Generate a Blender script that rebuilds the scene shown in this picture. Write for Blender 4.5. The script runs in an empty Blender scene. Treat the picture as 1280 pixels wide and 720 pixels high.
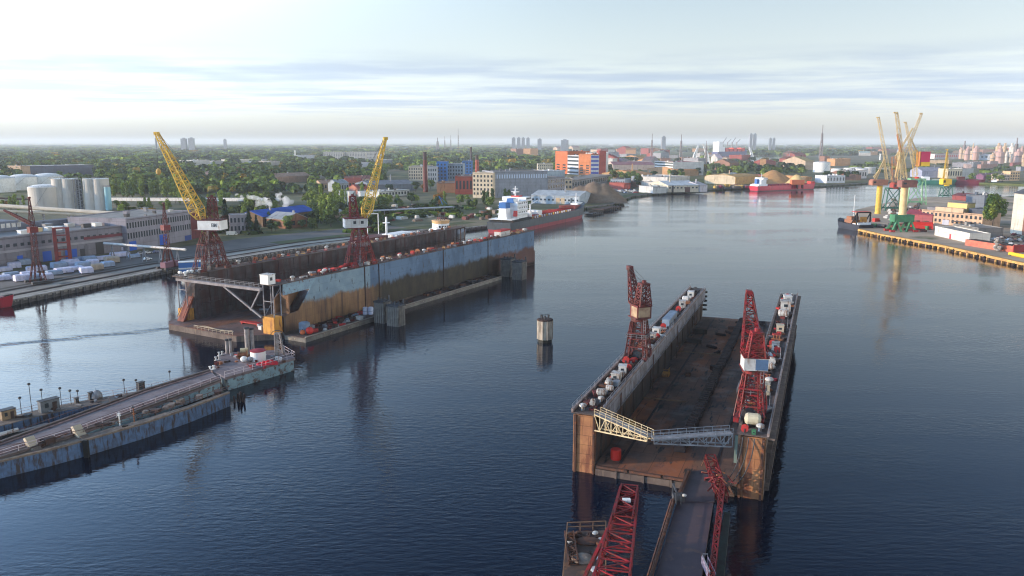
import bpy, math, random
import numpy as np
from mathutils import Vector, Matrix
from mathutils.geometry import tessellate_polygon
R = math.radians; PI = math.pi
rnd = random.Random(7)
for d in (bpy.data.objects, bpy.data.meshes): pass
sc = bpy.context.scene; COL = sc.collection
# ---------------------------------------------------------------- camera (a drone 60 m over the river)
F = 985.0; HC = 60.0; PIT = math.atan(182 / F); cP, sP = math.cos(PIT), math.sin(PIT)
def at(px, py, z=0.0):
    u = (px - 640) / F; v = (360 - py) / F
    t = (z - HC) / (-sP + v * cP)
    return Vector((u * t, (cP + v * sP) * t, z))
def depth(p): return p[1] * cP - (p[2] - HC) * sP
def zat(py, y):                         # height of a point seen in row py at distance y
    v = (360 - py) / F
    return HC + (-sP + v * cP) * y / (cP + v * sP)
cam = bpy.data.cameras.new('camera'); co = bpy.data.objects.new('camera', cam); COL.objects.link(co)
cam.sensor_width = 36; cam.lens = 36 * F / 1280; cam.clip_end = 60000; cam.clip_start = 1
co.location = (0, 0, HC); co.rotation_euler = (R(90) - PIT, 0, 0); sc.camera = co
# ---------------------------------------------------------------- materials
MATS = {}
def nd(nt, t, **k):
    n = nt.nodes.new(t)
    for a, b in k.items(): setattr(n, a, b)
    return n
def newmat(name):
    m = bpy.data.materials.new(name); m.use_nodes = True; nt = m.node_tree
    return m, nt, nt.nodes['Principled BSDF']
def noisefac(nt, vec, scale, th, soft, detail=5, stretch=(1, 1, 1)):
    mp = nd(nt, 'ShaderNodeMapping'); mp.inputs['Scale'].default_value = stretch
    nt.links.new(vec, mp.inputs[0])
    n = nd(nt, 'ShaderNodeTexNoise'); n.inputs['Scale'].default_value = scale; n.inputs['Detail'].default_value = detail
    n.inputs['Roughness'].default_value = .62
    nt.links.new(mp.outputs[0], n.inputs['Vector'])
    r = nd(nt, 'ShaderNodeMapRange'); r.inputs[1].default_value = th - soft; r.inputs[2].default_value = th + soft
    nt.links.new(n.outputs[0], r.inputs[0]); return r.outputs[0], n.outputs[0]
def mixc(nt, fac, a, b, mode='MIX'):
    m = nd(nt, 'ShaderNodeMix', data_type='RGBA', blend_type=mode)
    for i, v in ((0, fac), (6, a), (7, b)):
        if hasattr(v, 'node'): nt.links.new(v, m.inputs[i])
        elif i == 0: m.inputs[0].default_value = v
        else: m.inputs[i].default_value = (*v, 1)
    return m.outputs[2]
def mat(name, c1, c2=None, scale=.5, th=.5, soft=.12, rough=.75, metal=0., c3=None, s3=2., th3=.62, streak=0, rv=0., iv=0., bump=0., spec=.3, world=False, brick=None):
    if name in MATS: return MATS[name]
    m, nt, b = newmat(name)
    if world: vec = nd(nt, 'ShaderNodeNewGeometry').outputs['Position']
    else: vec = nd(nt, 'ShaderNodeTexCoord').outputs['Object']
    col = c1; raw = None
    if c2:
        f, raw = noisefac(nt, vec, scale, th, soft); col = mixc(nt, f, c1, c2)
    if c3:
        f, _ = noisefac(nt, vec, s3, th3, .06, 7, (1, 1, .22) if streak else (1, 1, 1)); col = mixc(nt, f, col, c3)
    if brick:                            # plate or panel seams: (width, height, strength)
        bt = nd(nt, 'ShaderNodeTexBrick'); mp = nd(nt, 'ShaderNodeMapping')
        sx = nd(nt, 'ShaderNodeSeparateXYZ'); nt.links.new(vec, sx.inputs[0])
        ad = nd(nt, 'ShaderNodeMath', operation='ADD'); nt.links.new(sx.outputs[0], ad.inputs[0]); nt.links.new(sx.outputs[1], ad.inputs[1])
        cb = nd(nt, 'ShaderNodeCombineXYZ'); nt.links.new(ad.outputs[0], cb.inputs[0]); nt.links.new(sx.outputs[2], cb.inputs[1])
        nt.links.new(cb.outputs[0], bt.inputs['Vector']); bt.inputs['Scale'].default_value = 1
        bt.inputs['Brick Width'].default_value = brick[0]; bt.inputs['Row Height'].default_value = brick[1]
        bt.inputs['Mortar Size'].default_value = .05; bt.offset = brick[3] if len(brick) > 3 else .5
        s = brick[2]
        bt.inputs['Color1'].default_value = (1, 1, 1, 1); bt.inputs['Color2'].default_value = (1 - s, 1 - s, 1 - s, 1); bt.inputs['Mortar'].default_value = (.5, .5, .5, 1)
        col = mixc(nt, 1., col, bt.outputs[0], 'MULTIPLY')
    if rv:
        oi = nd(nt, 'ShaderNodeObjectInfo'); r = nd(nt, 'ShaderNodeMapRange'); r.inputs[3].default_value = 1 - rv; r.inputs[4].default_value = 1 + rv
        nt.links.new(oi.outputs['Random'], r.inputs[0]); col = mixc(nt, 1., col, r.outputs[0], 'MULTIPLY')
    if iv:
        g = nd(nt, 'ShaderNodeNewGeometry'); r = nd(nt, 'ShaderNodeMapRange'); r.inputs[3].default_value = 1 - iv; r.inputs[4].default_value = 1 + iv
        nt.links.new(g.outputs['Random Per Island'], r.inputs[0]); col = mixc(nt, 1., col, r.outputs[0], 'MULTIPLY')
    if hasattr(col, 'node'): nt.links.new(col, b.inputs['Base Color'])
    else: b.inputs['Base Color'].default_value = (*col, 1)
    b.inputs['Roughness'].default_value = rough; b.inputs['Metallic'].default_value = metal; b.inputs['Specular IOR Level'].default_value = spec
    if bump and raw:
        bp = nd(nt, 'ShaderNodeBump'); bp.inputs['Strength'].default_value = bump; bp.inputs['Distance'].default_value = .15
        nt.links.new(raw, bp.inputs['Height']); nt.links.new(bp.outputs[0], b.inputs['Normal'])
    MATS[name] = m; return m
RUST = mat('rust', (.11, .048, .03), (.045, .028, .025), .35, c3=(.2, .07, .03), s3=.9, rv=.15, bump=.4)
DKRUST = mat('dark_rust', (.055, .03, .026), (.022, .017, .017), .4, c3=(.1, .045, .025), s3=.8, bump=.4)
REDST = mat('red_steel', (.16, .014, .018), (.11, .016, .018), .5, c3=(.07, .03, .024), s3=1.2, rv=.12, rough=.6)
BRED = mat('bright_red_steel', (.25, .012, .02), (.13, .022, .02), .5, c3=(.07, .028, .022), s3=1.1, th3=.56, rough=.55)
DRED = mat('dull_red_steel', (.13, .022, .022), (.07, .024, .022), .6, c3=(.05, .028, .022), s3=1.3, rough=.65)
YEL = mat('yellow_steel', (.62, .40, .055), (.48, .31, .06), .5, c3=(.24, .11, .04), s3=1.4, th3=.66, rough=.55)
YEL2 = mat('pale_yellow_steel', (.60, .46, .24), (.5, .36, .18), .2, rough=.6, rv=.1, c3=(.4, .2, .08), s3=.5, th3=.68)
GRN = mat('green_steel', (.05, .2, .09), (.04, .13, .07), .3, rough=.6, rv=.15)
PGRN = mat('pale_green_steel', (.22, .42, .22), (.16, .32, .18), .3, rough=.6)
WHT = mat('white_paint', (.72, .72, .70), (.6, .6, .58), .4, c3=(.3, .2, .13), s3=1.1, th3=.68, streak=1, rough=.5)
WHT2 = mat('grey_white_paint', (.5, .5, .49), (.38, .38, .37), .6, c3=(.2, .13, .09), s3=1.2, th3=.62, streak=1, rough=.6, rv=.2)
GLASS = mat('dark_glass', (.03, .04, .05), rough=.12, spec=.6)
BLK = mat('black_rubber', (.012, .012, .013), rough=.85)
GRY = mat('grey_steel', (.24, .25, .27), (.16, .165, .18), .6, c3=(.12, .07, .05), s3=1.3, rough=.55, rv=.1)
DGRY = mat('dark_grey_steel', (.06, .062, .07), (.035, .036, .04), .6, rough=.65)
CONC = mat('concrete', (.34, .32, .29), (.24, .225, .205), .35, c3=(.12, .11, .10), s3=.8, th3=.6, streak=1, bump=.3, rv=.06)
DCONC = mat('dark_concrete', (.15, .14, .135), (.09, .085, .085), .3, c3=(.05, .05, .05), s3=.8, streak=1, bump=.3)
# ---------------------------------------------------------------- mesh builder
class MB:
    def __init__(s): s.v = []; s.f = []
    def add(s, vs, fs):
        n = len(s.v); s.v += [tuple(v) for v in vs]; s.f += [tuple(i + n for i in f) for f in fs]; return s
    def bx(s, x0, x1, y0, y1, z0, z1):
        return s.add([(x0,y0,z0),(x1,y0,z0),(x1,y1,z0),(x0,y1,z0),(x0,y0,z1),(x1,y0,z1),(x1,y1,z1),(x0,y1,z1)],
                     [(3,2,1,0),(4,5,6,7),(0,1,5,4),(1,2,6,5),(2,3,7,6),(3,0,4,7)])
    def bar(s, p, q, r=.12, n=4, r2=None):
        p = Vector(p); q = Vector(q); d = q - p
        if d.length < 1e-6: return s
        d.normalize(); a = d.cross(Vector((0, 0, 1)))
        if a.length < 1e-3: a = Vector((1, 0, 0))
        a.normalize(); b = d.cross(a); r2 = r if r2 is None else r2; vs = []
        for c, rr in ((p, r), (q, r2)):
            for k in range(n):
                t = 2 * PI * (k + .5) / n; vs.append(c + (a * math.cos(t) + b * math.sin(t)) * rr * (1.2 if n == 4 else 1))
        fs = [(k, (k + 1) % n, n + (k + 1) % n, n + k) for k in range(n)] + [tuple(range(n - 1, -1, -1)), tuple(range(n, 2 * n))]
        return s.add(vs, fs)
    def path(s, pts, r=.1, n=4):
        for a, b in zip(pts, pts[1:]): s.bar(a, b, r, n)
        return s
    def lathe(s, prof, x=0, y=0, z=0, n=16):        # prof: (r, z) from the bottom up
        vs = []; m = len(prof)
        for r, h in prof:
            for k in range(n): vs.append((x + r * math.cos(2 * PI * k / n), y + r * math.sin(2 * PI * k / n), z + h))
        fs = [(i*n+k, i*n+(k+1)%n, (i+1)*n+(k+1)%n, (i+1)*n+k) for i in range(m-1) for k in range(n)]
        fs += [tuple(range(n - 1, -1, -1)), tuple((m-1)*n + k for k in range(n))]
        return s.add(vs, fs)
    def cyl(s, x, y, z0, z1, r, n=12, r2=None): return s.lathe([(r, z0), (r if r2 is None else r2, z1)], x, y, 0, n)
    def prism(s, poly, z0, z1):
        n = len(poly); vs = [(x, y, z0) for x, y in poly] + [(x, y, z1) for x, y in poly]
        return s.add(vs, [tuple(range(n-1, -1, -1)), tuple(range(n, 2*n))] + [(k, (k+1)%n, n+(k+1)%n, n+k) for k in range(n)])
    def side(s, poly, x0, x1):                       # a (y, z) outline given thickness along x
        n = len(poly); vs = [(x0, y, z) for y, z in poly] + [(x1, y, z) for y, z in poly]
        return s.add(vs, [tuple(range(n)), tuple(range(2*n-1, n-1, -1))] + [((k+1)%n, k, n+k, n+(k+1)%n) for k in range(n)])
    def lattice(s, p, q, w0, w1, h0, h1, n=6, r=.12, up=(0, 0, 1), rb=None, x=False):
        p = Vector(p); q = Vector(q); d = (q - p).normalized(); up = Vector(up); sd = d.cross(up)
        if sd.length < 1e-3: sd = d.cross(Vector((0, 1, 0)))
        sd.normalize(); u = sd.cross(d); rb = rb or r * .65; fr = []
        for i in range(n + 1):
            t = i / n; c = p.lerp(q, t); w = (w0 + (w1 - w0) * t) / 2; h = (h0 + (h1 - h0) * t) / 2
            fr.append([c + sd*w + u*h, c - sd*w + u*h, c - sd*w - u*h, c + sd*w - u*h])
        for k in range(4): s.bar(fr[0][k], fr[n][k], r)
        for i in range(n):
            for k in range(4):
                a, b = (k, (k + 1) % 4) if (i + k) % 2 else ((k + 1) % 4, k)
                s.bar(fr[i][a], fr[i+1][b], rb)
                if x: s.bar(fr[i][b], fr[i+1][a], rb)
                s.bar(fr[i+1][k], fr[i+1][(k+1) % 4], rb)
        return s
    def rail(s, pts, h=1.1, step=2.5, r=.04, mid=True):
        for a, b in zip(pts, pts[1:]):
            a = Vector(a); b = Vector(b); n = max(1, round((b - a).length / step)); u = Vector((0, 0, h))
            s.bar(a + u, b + u, r)
            if mid: s.bar(a + u * .5, b + u * .5, r * .8)
            for i in range(n + 1):
                c = a.lerp(b, i / n); s.bar(c, c + u, r)
        return s
    def ball(s, x, y, z, rx, ry, rz, n=10, m=6, z0=-1.):
        prof = []
        for i in range(m + 1):
            t = -PI/2 + PI * i / m; t = max(t, math.asin(z0)); prof.append((max(.001, math.cos(t)), math.sin(t)))
        k0 = len(s.v); s.lathe(prof, 0, 0, 0, n)
        s.v[k0:] = [(x + a * rx, y + b * ry, z + c * rz) for a, b, c in s.v[k0:]]; return s
    def mesh(s, name, m, smooth=False):
        me = bpy.data.meshes.new(name); me.from_pydata(s.v, [], s.f)
        for mm in (m if isinstance(m, (list, tuple)) else [m]): me.materials.append(mm)
        me.update()
        if smooth: me.shade_smooth() if hasattr(me, 'shade_smooth') else None
        return me
    def build(s, name, m, parent=None, smooth=False):
        o = bpy.data.objects.new(name, s.mesh(name, m, smooth)); COL.objects.link(o); o.parent = parent; return o
def tag(o, label=None, cat=None, group=None, kind=None):
    for k, v in (('label', label), ('category', cat), ('group', group), ('kind', kind)):
        if v: o[k] = v
    return o
def thing(name, label, cat, loc=(0, 0, 0), rz=0., group=None):
    o = bpy.data.objects.new(name, None); COL.objects.link(o); o.location = loc; o.rotation_euler = (0, 0, rz)
    return tag(o, label, cat, group)
def copy_tree(o, parent=None):
    c = o.copy(); COL.objects.link(c); c.parent = parent
    for ch in list(o.children): copy_tree(ch, c)
    return c
def strip(o):                                        # category only on top-level objects
    return o
def struct(name, mb, m): return tag(mb.build(name, m), kind='structure')
def stuff(name, mb, m, label, cat): return tag(mb.build(name, m), label, cat, kind='stuff')
# ---------------------------------------------------------------- sky, sun, air
SUN_AZ = R(-97); SUN_EL = R(10)                      # from the left, a little behind the camera
sv = Vector((math.sin(SUN_AZ) * math.cos(SUN_EL), math.cos(SUN_AZ) * math.cos(SUN_EL), math.sin(SUN_EL)))
sl = bpy.data.lights.new('sun', 'SUN'); sl.energy = 3.6; sl.angle = R(.6); sl.color = (1, .74, .48)
so = bpy.data.objects.new('sun', sl); COL.objects.link(so); so.rotation_euler = sv.to_track_quat('Z', 'Y').to_euler()
w = bpy.data.worlds.new('World'); sc.world = w; w.use_nodes = True; nt = w.node_tree
bg = nt.nodes['Background']; sky = nd(nt, 'ShaderNodeTexSky', sky_type='NISHITA'); sky.sun_disc = False
sky.sun_elevation = SUN_EL; sky.sun_rotation = -SUN_AZ; sky.air_density = 1.0; sky.dust_density = 1.6; sky.ozone_density = 1.7; sky.altitude = 60
bg.inputs[1].default_value = .13
tc = nd(nt, 'ShaderNodeTexCoord'); sx = nd(nt, 'ShaderNodeSeparateXYZ'); nt.links.new(tc.outputs['Generated'], sx.inputs[0])
def mth(op, a, b=None, c=None, nt_=None):
    n = nd(nt_ or nt, 'ShaderNodeMath', operation=op)
    for i, v in enumerate((a, b, c)):
        if v is None: continue
        if hasattr(v, 'node'): (nt_ or nt).links.new(v, n.inputs[i])
        else: n.inputs[i].default_value = v
    return n.outputs[0]
zc = mth('ADD', mth('MAXIMUM', sx.outputs[2], 0.), .012)
cb = nd(nt, 'ShaderNodeCombineXYZ'); nt.links.new(mth('DIVIDE', sx.outputs[0], zc), cb.inputs[0]); nt.links.new(mth('DIVIDE', sx.outputs[1], zc), cb.inputs[1])
def cloud(scale, th, soft, sy, off):
    mp = nd(nt, 'ShaderNodeMapping'); mp.inputs['Scale'].default_value = (1, sy, 1); mp.inputs['Location'].default_value = (off, off * 1.7, 0); mp.inputs['Rotation'].default_value = (0, 0, R(6))
    nt.links.new(cb.outputs[0], mp.inputs[0]); n = nd(nt, 'ShaderNodeTexNoise'); n.inputs['Scale'].default_value = scale; n.inputs['Detail'].default_value = 8; n.inputs['Roughness'].default_value = .55
    nt.links.new(mp.outputs[0], n.inputs['Vector']); r = nd(nt, 'ShaderNodeMapRange', interpolation_type='SMOOTHSTEP'); r.inputs[1].default_value = th - soft; r.inputs[2].default_value = th + soft
    nt.links.new(n.outputs[0], r.inputs[0]); return r.outputs[0]
def band(a, b, c, d):                                 # 1 between b and c of the sine of the elevation, 0 outside a..d
    r1 = nd(nt, 'ShaderNodeMapRange', interpolation_type='SMOOTHSTEP'); r1.inputs[1].default_value = a; r1.inputs[2].default_value = b; nt.links.new(sx.outputs[2], r1.inputs[0])
    r2 = nd(nt, 'ShaderNodeMapRange', interpolation_type='SMOOTHSTEP'); r2.inputs[1].default_value = c; r2.inputs[2].default_value = d; nt.links.new(sx.outputs[2], r2.inputs[0])
    return mth('MULTIPLY', r1.outputs[0], mth('SUBTRACT', 1., r2.outputs[0]))
thin = mth('MULTIPLY', cloud(.16, .48, .25, 1.0, 3.1), .15)
bw = nd(nt, 'ShaderNodeRGBToBW'); nt.links.new(sky.outputs[0], bw.inputs[0])
whi = mixc(nt, 1., bw.outputs[0], (.92, .995, 1.06), 'MULTIPLY')
low = nd(nt, 'ShaderNodeMapRange', interpolation_type='SMOOTHSTEP'); low.inputs[1].default_value = .0; low.inputs[2].default_value = .42; low.inputs[3].default_value = .74; low.inputs[4].default_value = .05; nt.links.new(sx.outputs[2], low.inputs[0])
up_ = nd(nt, 'ShaderNodeMapRange', interpolation_type='SMOOTHSTEP'); up_.inputs[1].default_value = .14; up_.inputs[2].default_value = .45; nt.links.new(sx.outputs[2], up_.inputs[0]); blu = mixc(nt, 1., sky.outputs[0], mixc(nt, up_.outputs[0], (1., 1., 1.02), (.74, .98, 1.22)), 'MULTIPLY')
pale = mixc(nt, low.outputs[0], blu, whi)
# thin high cloud, plus an added glow above the view towards the sun
hgn = nd(nt, 'ShaderNodeMapRange', interpolation_type='SMOOTHSTEP'); hgn.inputs[1].default_value = .22; hgn.inputs[2].default_value = .72; hgn.inputs[3].default_value = 1.6; hgn.inputs[4].default_value = .36; nt.links.new(sx.outputs[2], hgn.inputs[0])
dp = nd(nt, 'ShaderNodeVectorMath', operation='DOT_PRODUCT'); nt.links.new(tc.outputs['Generated'], dp.inputs[0]); dp.inputs[1].default_value = (math.sin(SUN_AZ), math.cos(SUN_AZ), 0)
gl = mth('POWER', mth('MAXIMUM', mth('MULTIPLY', mth('ADD', dp.outputs['Value'], .25), .8), 0.), 1.9)
hi_ = nd(nt, 'ShaderNodeMapRange', interpolation_type='SMOOTHSTEP'); hi_.inputs[1].default_value = .10; hi_.inputs[2].default_value = .27; hi_.inputs[3].default_value = .05; hi_.inputs[4].default_value = 1.; nt.links.new(sx.outputs[2], hi_.inputs[0]); gl = mth('MULTIPLY', gl, hi_.outputs[0])
veil0 = mixc(nt, thin, pale, mixc(nt, 1., whi, (1.08, 1.08, 1.09), 'MULTIPLY'))
hz_ = nd(nt, 'ShaderNodeMapRange', interpolation_type='SMOOTHSTEP'); hz_.inputs[1].default_value = .0; hz_.inputs[2].default_value = .12; hz_.inputs[3].default_value = 1.38; hz_.inputs[4].default_value = 1.; nt.links.new(sx.outputs[2], hz_.inputs[0]); hgo = mth('MULTIPLY', mth('MULTIPLY', hgn.outputs[0], hz_.outputs[0]), mth('ADD', 1., mth('MULTIPLY', mth('MINIMUM', mth('ADD', dp.outputs['Value'], .1), 0.), .42)))
glc = nd(nt, 'ShaderNodeCombineColor')
for k, a_ in enumerate((9., 8.0, 7.3)): nt.links.new(mth('MULTIPLY', hgo, mth('ADD', 1., mth('MULTIPLY', gl, a_))), glc.inputs[k])
veil = mixc(nt, 1., veil0, glc.outputs[0], 'MULTIPLY'); whi = mixc(nt, 1., whi, glc.outputs[0], 'MULTIPLY')
g1 = mth('MULTIPLY', mth('MULTIPLY', cloud(.30, .50, .12, 1.35, 9.3), band(.030, .050, .085, .115)), .8)
g2 = mth('MULTIPLY', mth('MULTIPLY', cloud(.8, .55, .1, 1.3, 21.3), band(.02, .04, .09, .12)), .38)
cshade = mixc(nt, 1., whi, (.60, .69, .83), 'MULTIPLY')
skc = mixc(nt, g2, mixc(nt, g1, veil, cshade), mixc(nt, 1., whi, (.72, .79, .90), 'MULTIPLY'))
nt.links.new(skc, bg.inputs[0])
sc.view_settings.view_transform = 'Standard'; sc.view_settings.look = 'None'; sc.view_settings.exposure = .76; sc.view_settings.gamma = 1
# ---------------------------------------------------------------- water
m, nt, b = newmat('river_water')
b.inputs['Base Color'].default_value = (.0015, .006, .018, 1); b.inputs['IOR'].default_value = 1.33; b.inputs['Roughness'].default_value = .03
ps = nd(nt, 'ShaderNodeNewGeometry').outputs['Position']
def wave(scale, st, rot, det=3):
    mp = nd(nt, 'ShaderNodeMapping'); mp.inputs['Scale'].default_value = st; mp.inputs['Rotation'].default_value = (0, 0, R(rot)); nt.links.new(ps, mp.inputs[0])
    n = nd(nt, 'ShaderNodeTexNoise'); n.inputs['Scale'].default_value = scale; n.inputs['Detail'].default_value = det; n.inputs['Roughness'].default_value = .55
    nt.links.new(mp.outputs[0], n.inputs['Vector']); return n.outputs[0]
w1 = wave(.42, (1, 2.5, 1), 9, 2.5); w2 = wave(1.3, (1, 2.2, 1), -12, 1); w3 = wave(.008, (1, 3, 1), 25, 4)
hgt = mth('ADD', mth('MULTIPLY', w1, .34, nt_=nt), mth('MULTIPLY', w2, .07, nt_=nt), nt_=nt)
amp = nd(nt, 'ShaderNodeMapRange'); amp.inputs[1].default_value = .42; amp.inputs[2].default_value = .58; amp.inputs[3].default_value = .45; amp.inputs[4].default_value = 1.6; nt.links.new(w3, amp.inputs[0])
hgt = mth('MULTIPLY', hgt, amp.outputs[0], nt_=nt)
# a boat's wake line: a narrow train of ripples across the left reach
sxy = nd(nt, 'ShaderNodeSeparateXYZ'); nt.links.new(ps, sxy.inputs[0])
A = at(0, 434); B = at(210, 410); dd = (B - A).normalized()
dist = mth('ADD', mth('MULTIPLY', mth('SUBTRACT', sxy.outputs[0], A.x, nt_=nt), -dd.y, nt_=nt), mth('MULTIPLY', mth('SUBTRACT', sxy.outputs[1], A.y, nt_=nt), dd.x, nt_=nt), nt_=nt)
dist = mth('ADD', dist, mth('MULTIPLY', mth('SUBTRACT', w3, .5, nt_=nt), 30., nt_=nt), nt_=nt)
env = mth('POWER', 2.718, mth('MULTIPLY', mth('MULTIPLY', dist, dist, nt_=nt), -.08, nt_=nt), nt_=nt)
lx = nd(nt, 'ShaderNodeMapRange'); lx.inputs[1].default_value = -88; lx.inputs[2].default_value = -104; nt.links.new(sxy.outputs[0], lx.inputs[0])
wk = mth('MULTIPLY', mth('MULTIPLY', mth('SINE', mth('MULTIPLY', dist, 2.4, nt_=nt), nt_=nt), env, nt_=nt), mth('MULTIPLY', lx.outputs[0], .28, nt_=nt), nt_=nt)
hgt = mth('ADD', hgt, wk, nt_=nt)
bp = nd(nt, 'ShaderNodeBump'); bp.inputs['Strength'].default_value = 1; bp.inputs['Distance'].default_value = .155
nt.links.new(hgt, bp.inputs['Height']); nt.links.new(bp.outputs[0], b.inputs['Normal'])
WATER = m
struct('water', MB().add([(-6000, -600, 0), (6000, -600, 0), (6000, 5000, 0), (-6000, 5000, 0)], [(0, 1, 2, 3)]), WATER)
# ---------------------------------------------------------------- land
m, nt, b = newmat('bank_ground')
ps = nd(nt, 'ShaderNodeNewGeometry').outputs['Position']
f1, _ = noisefac(nt, ps, .006, .5, .05, 6); f2, _ = noisefac(nt, ps, .03, .52, .1, 6); f3, _ = noisefac(nt, ps, .0016, .5, .07, 5)
c = mixc(nt, f1, (.11, .125, .045), (.24, .20, .11)); c = mixc(nt, f2, c, (.06, .08, .03)); c = mixc(nt, mth('MULTIPLY', f3, .6, nt_=nt), c, (.15, .135, .12))
nt.links.new(c, b.inputs['Base Color']); b.inputs['Roughness'].default_value = .95; b.inputs['Specular IOR Level'].default_value = .1
LAND = m
def sheet(name, poly, z, m, down=None, kind='structure'):
    mb = MB(); n = len(poly); tris = tessellate_polygon([[Vector((x, y, 0)) for x, y in poly]])
    vs = [(x, y, z) for x, y in poly]; fs = []
    for t in tris:
        a, b_, c_ = (Vector(vs[i]) for i in t)
        fs.append(tuple(t) if (b_ - a).cross(c_ - a).z > 0 else tuple(reversed(t)))
    if down is not None:
        vs += [(x, y, down) for x, y in poly]; fs += [(k, n + k, n + (k+1) % n, (k+1) % n) for k in range(n)]
    mb.add(vs, fs); return struct(name, mb, m)
QUAY = [(-330, -60), (-190, 280), (-160, 363), (-110, 452), (-48, 522), (0, 578), (40, 655)]
BANK = [(62, 712), (95, 753), (133, 875), (176, 935), (216, 975), (264, 1009), (316, 1043), (414, 1078), (522, 1160), (640, 1232), (723, 1120), (1010, 880), (1500, 500)]
sheet('bank_ground', QUAY + BANK + [(20000, 500), (20000, 22000), (-20000, 22000), (-20000, -60)], 2.0, LAND, -2)
PIER = [(235, 531), (236.5, 502), (246, 445), (249, 378), (256, 250), (262, 60), (900, 60), (900, 420), (700, 760), (574, 886), (500, 838), (453, 858), (400, 815), (300, 690)]
PGR = mat('pier_ground', (.44, .34, .25), (.27, .22, .17), .03, world=True, c3=(.07, .085, .03), s3=.02, th3=.6, rough=.9)
sheet('pier_ground', PIER, 2.0, PGR, -2)
FW = mat('far_water_surface', (.30, .36, .42), rough=.35)
sheet('far_water', [(640, 2640), (610, 2434), (878, 2434), (960, 2700), (1156, 3206), (1100, 3450), (881, 3384)], 2.06, WATER)
sheet('far_channel', [(575, 1740), (860, 1740), (905, 1800), (600, 1830)], 2.06, WATER)
def off(poly, d):                                     # offset a polyline to its left by d
    out = []
    for i, p in enumerate(poly):
        a = Vector(poly[max(0, i-1)]); b_ = Vector(poly[min(len(poly)-1, i+1)]); t = (b_ - a).normalized()
        out.append((p[0] - t.y * d, p[1] + t.x * d))
    return out
def strip(name, line, d0, d1, z, m):
    a = off(line, d0); b_ = off(line, d1); mb = MB(); n = len(a)
    mb.add([(x, y, z) for x, y in a] + [(x, y, z) for x, y in b_], [(i, i+1, n+i+1, n+i) for i in range(n-1)]); return struct(name, mb, m)
APR = mat('apron_concrete', (.27, .245, .215), (.18, .165, .145), .05, world=True, c3=(.09, .085, .08), s3=.12, th3=.6, rough=.9)
ASP = mat('asphalt', (.14, .125, .115), (.095, .088, .083), .05, world=True, c3=(.13, .12, .11), s3=.2, th3=.64, rough=.9)
BAL = mat('rail_ballast', (.07, .06, .052), (.045, .04, .036), .4, world=True, rough=.95)
GRS = mat('verge_grass', (.07, .085, .025), (.04, .055, .018), .08, world=True, rough=.95)
Q1 = QUAY[:4] + [(-48, 522)]
sheet('yard_ground', off(Q1, 0)[1:] + off(Q1, 62)[1:][::-1], 2.004, ASP)
strip('quay_apron', Q1, 0.5, 7, 2.012, APR)
strip('rail_track_bed', Q1, 7, 9.5, 2.016, BAL)
strip('quay_road', Q1, 11, 17, 2.02, APR)
strip('siding_bed', Q1, 18.5, 21.5, 2.016, BAL)
strip('second_siding_bed', Q1, 24, 27, 2.018, BAL)
strip('verge', [(-118, 440), (-60, 507), (-10, 566)], 20, 34, 2.03, GRS)
strip('access_road', [(-152, 372), (-118, 442), (-56, 514)], 9, 16, 2.04, mat('pale_road', (.33, .30, .26), (.26, .235, .2), .05, world=True, rough=.9))
for nm, d in (('steel_rail', 7.6), ('steel_rail', 9.0), ('steel_rail', 19.3), ('steel_rail', 20.8)):
    o = MB().path([(x, y, 2.1) for x, y in off(Q1, d)], .09).build('railway_rail', DKRUST)
    tag(o, {7.6: 'rusty crane rail on the left bank, nearest the quay edge', 9.0: 'rusty crane rail on the left bank, second from the quay edge', 19.3: 'rusty railway rail behind the pale quay road, nearer of the pair', 20.8: 'rusty railway rail behind the pale quay road, farther of the pair'}[d], 'rail')
# quay walls: concrete capping with fender piles
def quay_wall(label, line, z=2.3, step=5., mcap=CONC, mp=DCONC, grp=None):
    t = thing('quay_wall', label, 'quay wall', (line[0][0], line[0][1], 0), 0)
    ox, oy = line[0]; L0 = [(x - ox, y - oy) for x, y in line]; a = off(L0, -.6); b_ = off(L0, 1.4)
    mb = MB()
    for i in range(len(a) - 1): mb.prism([a[i], a[i+1], b_[i+1], b_[i]], z - 1.1, z)
    mb.build('capping_beam', mcap, t)
    mw = MB(); a2 = off(L0, -.15); b2 = off(L0, .5)
    for i in range(len(a) - 1): mw.prism([a2[i], a2[i+1], b2[i+1], b2[i]], -1.5, z - 1.1)
    mw.build('wall_face', mp, t)
    me = None; k = 0
    for i in range(len(a) - 1):
        p = Vector((*a[i], 0)); q = Vector((*a[i+1], 0)); n = int((q - p).length / step)
        for j in range(n):
            if k >= 95: break
            c_ = p.lerp(q, (j + .5) / n)
            if me is None: me = MB().bx(-.45, .45, -.45, .45, -1, z - 1.0).bx(-.6, .6, -.6, .6, z - 1.0, z - .5).mesh('fender_pile', mp)
            o = bpy.data.objects.new('fender_pile', me); COL.objects.link(o); o.parent = t; o.location = c_; o.rotation_euler.z = math.atan2((q-p).y, (q-p).x); k += 1
    return t
quay_wall('long grey concrete quay wall along the left bank with dark fender piles', QUAY[1:4] + [(-48, 522)], 2.3, 3.4)
quay_wall('grey quay wall beneath the moored tanker', [(-48, 522), (0, 578), (40, 655), (62, 712)], 2.3, 6)
quay_wall('low dark river wall along the curved far bank', BANK[:10], 2.4, 14, DCONC, mat('weedy_wall', (.05, .07, .035), (.03, .04, .03), .1))
EMB = GRS
strip('embankment', [(98, 765), (135, 880), (178, 941), (216, 980), (264, 1013), (316, 1048)], 0, 10, 2.5, GRS)
TIMB = mat('yellow_timber', (.50, .29, .09), (.36, .2, .07), .3, c3=(.1, .06, .035), s3=.4, rough=.8, rv=.2)
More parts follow.
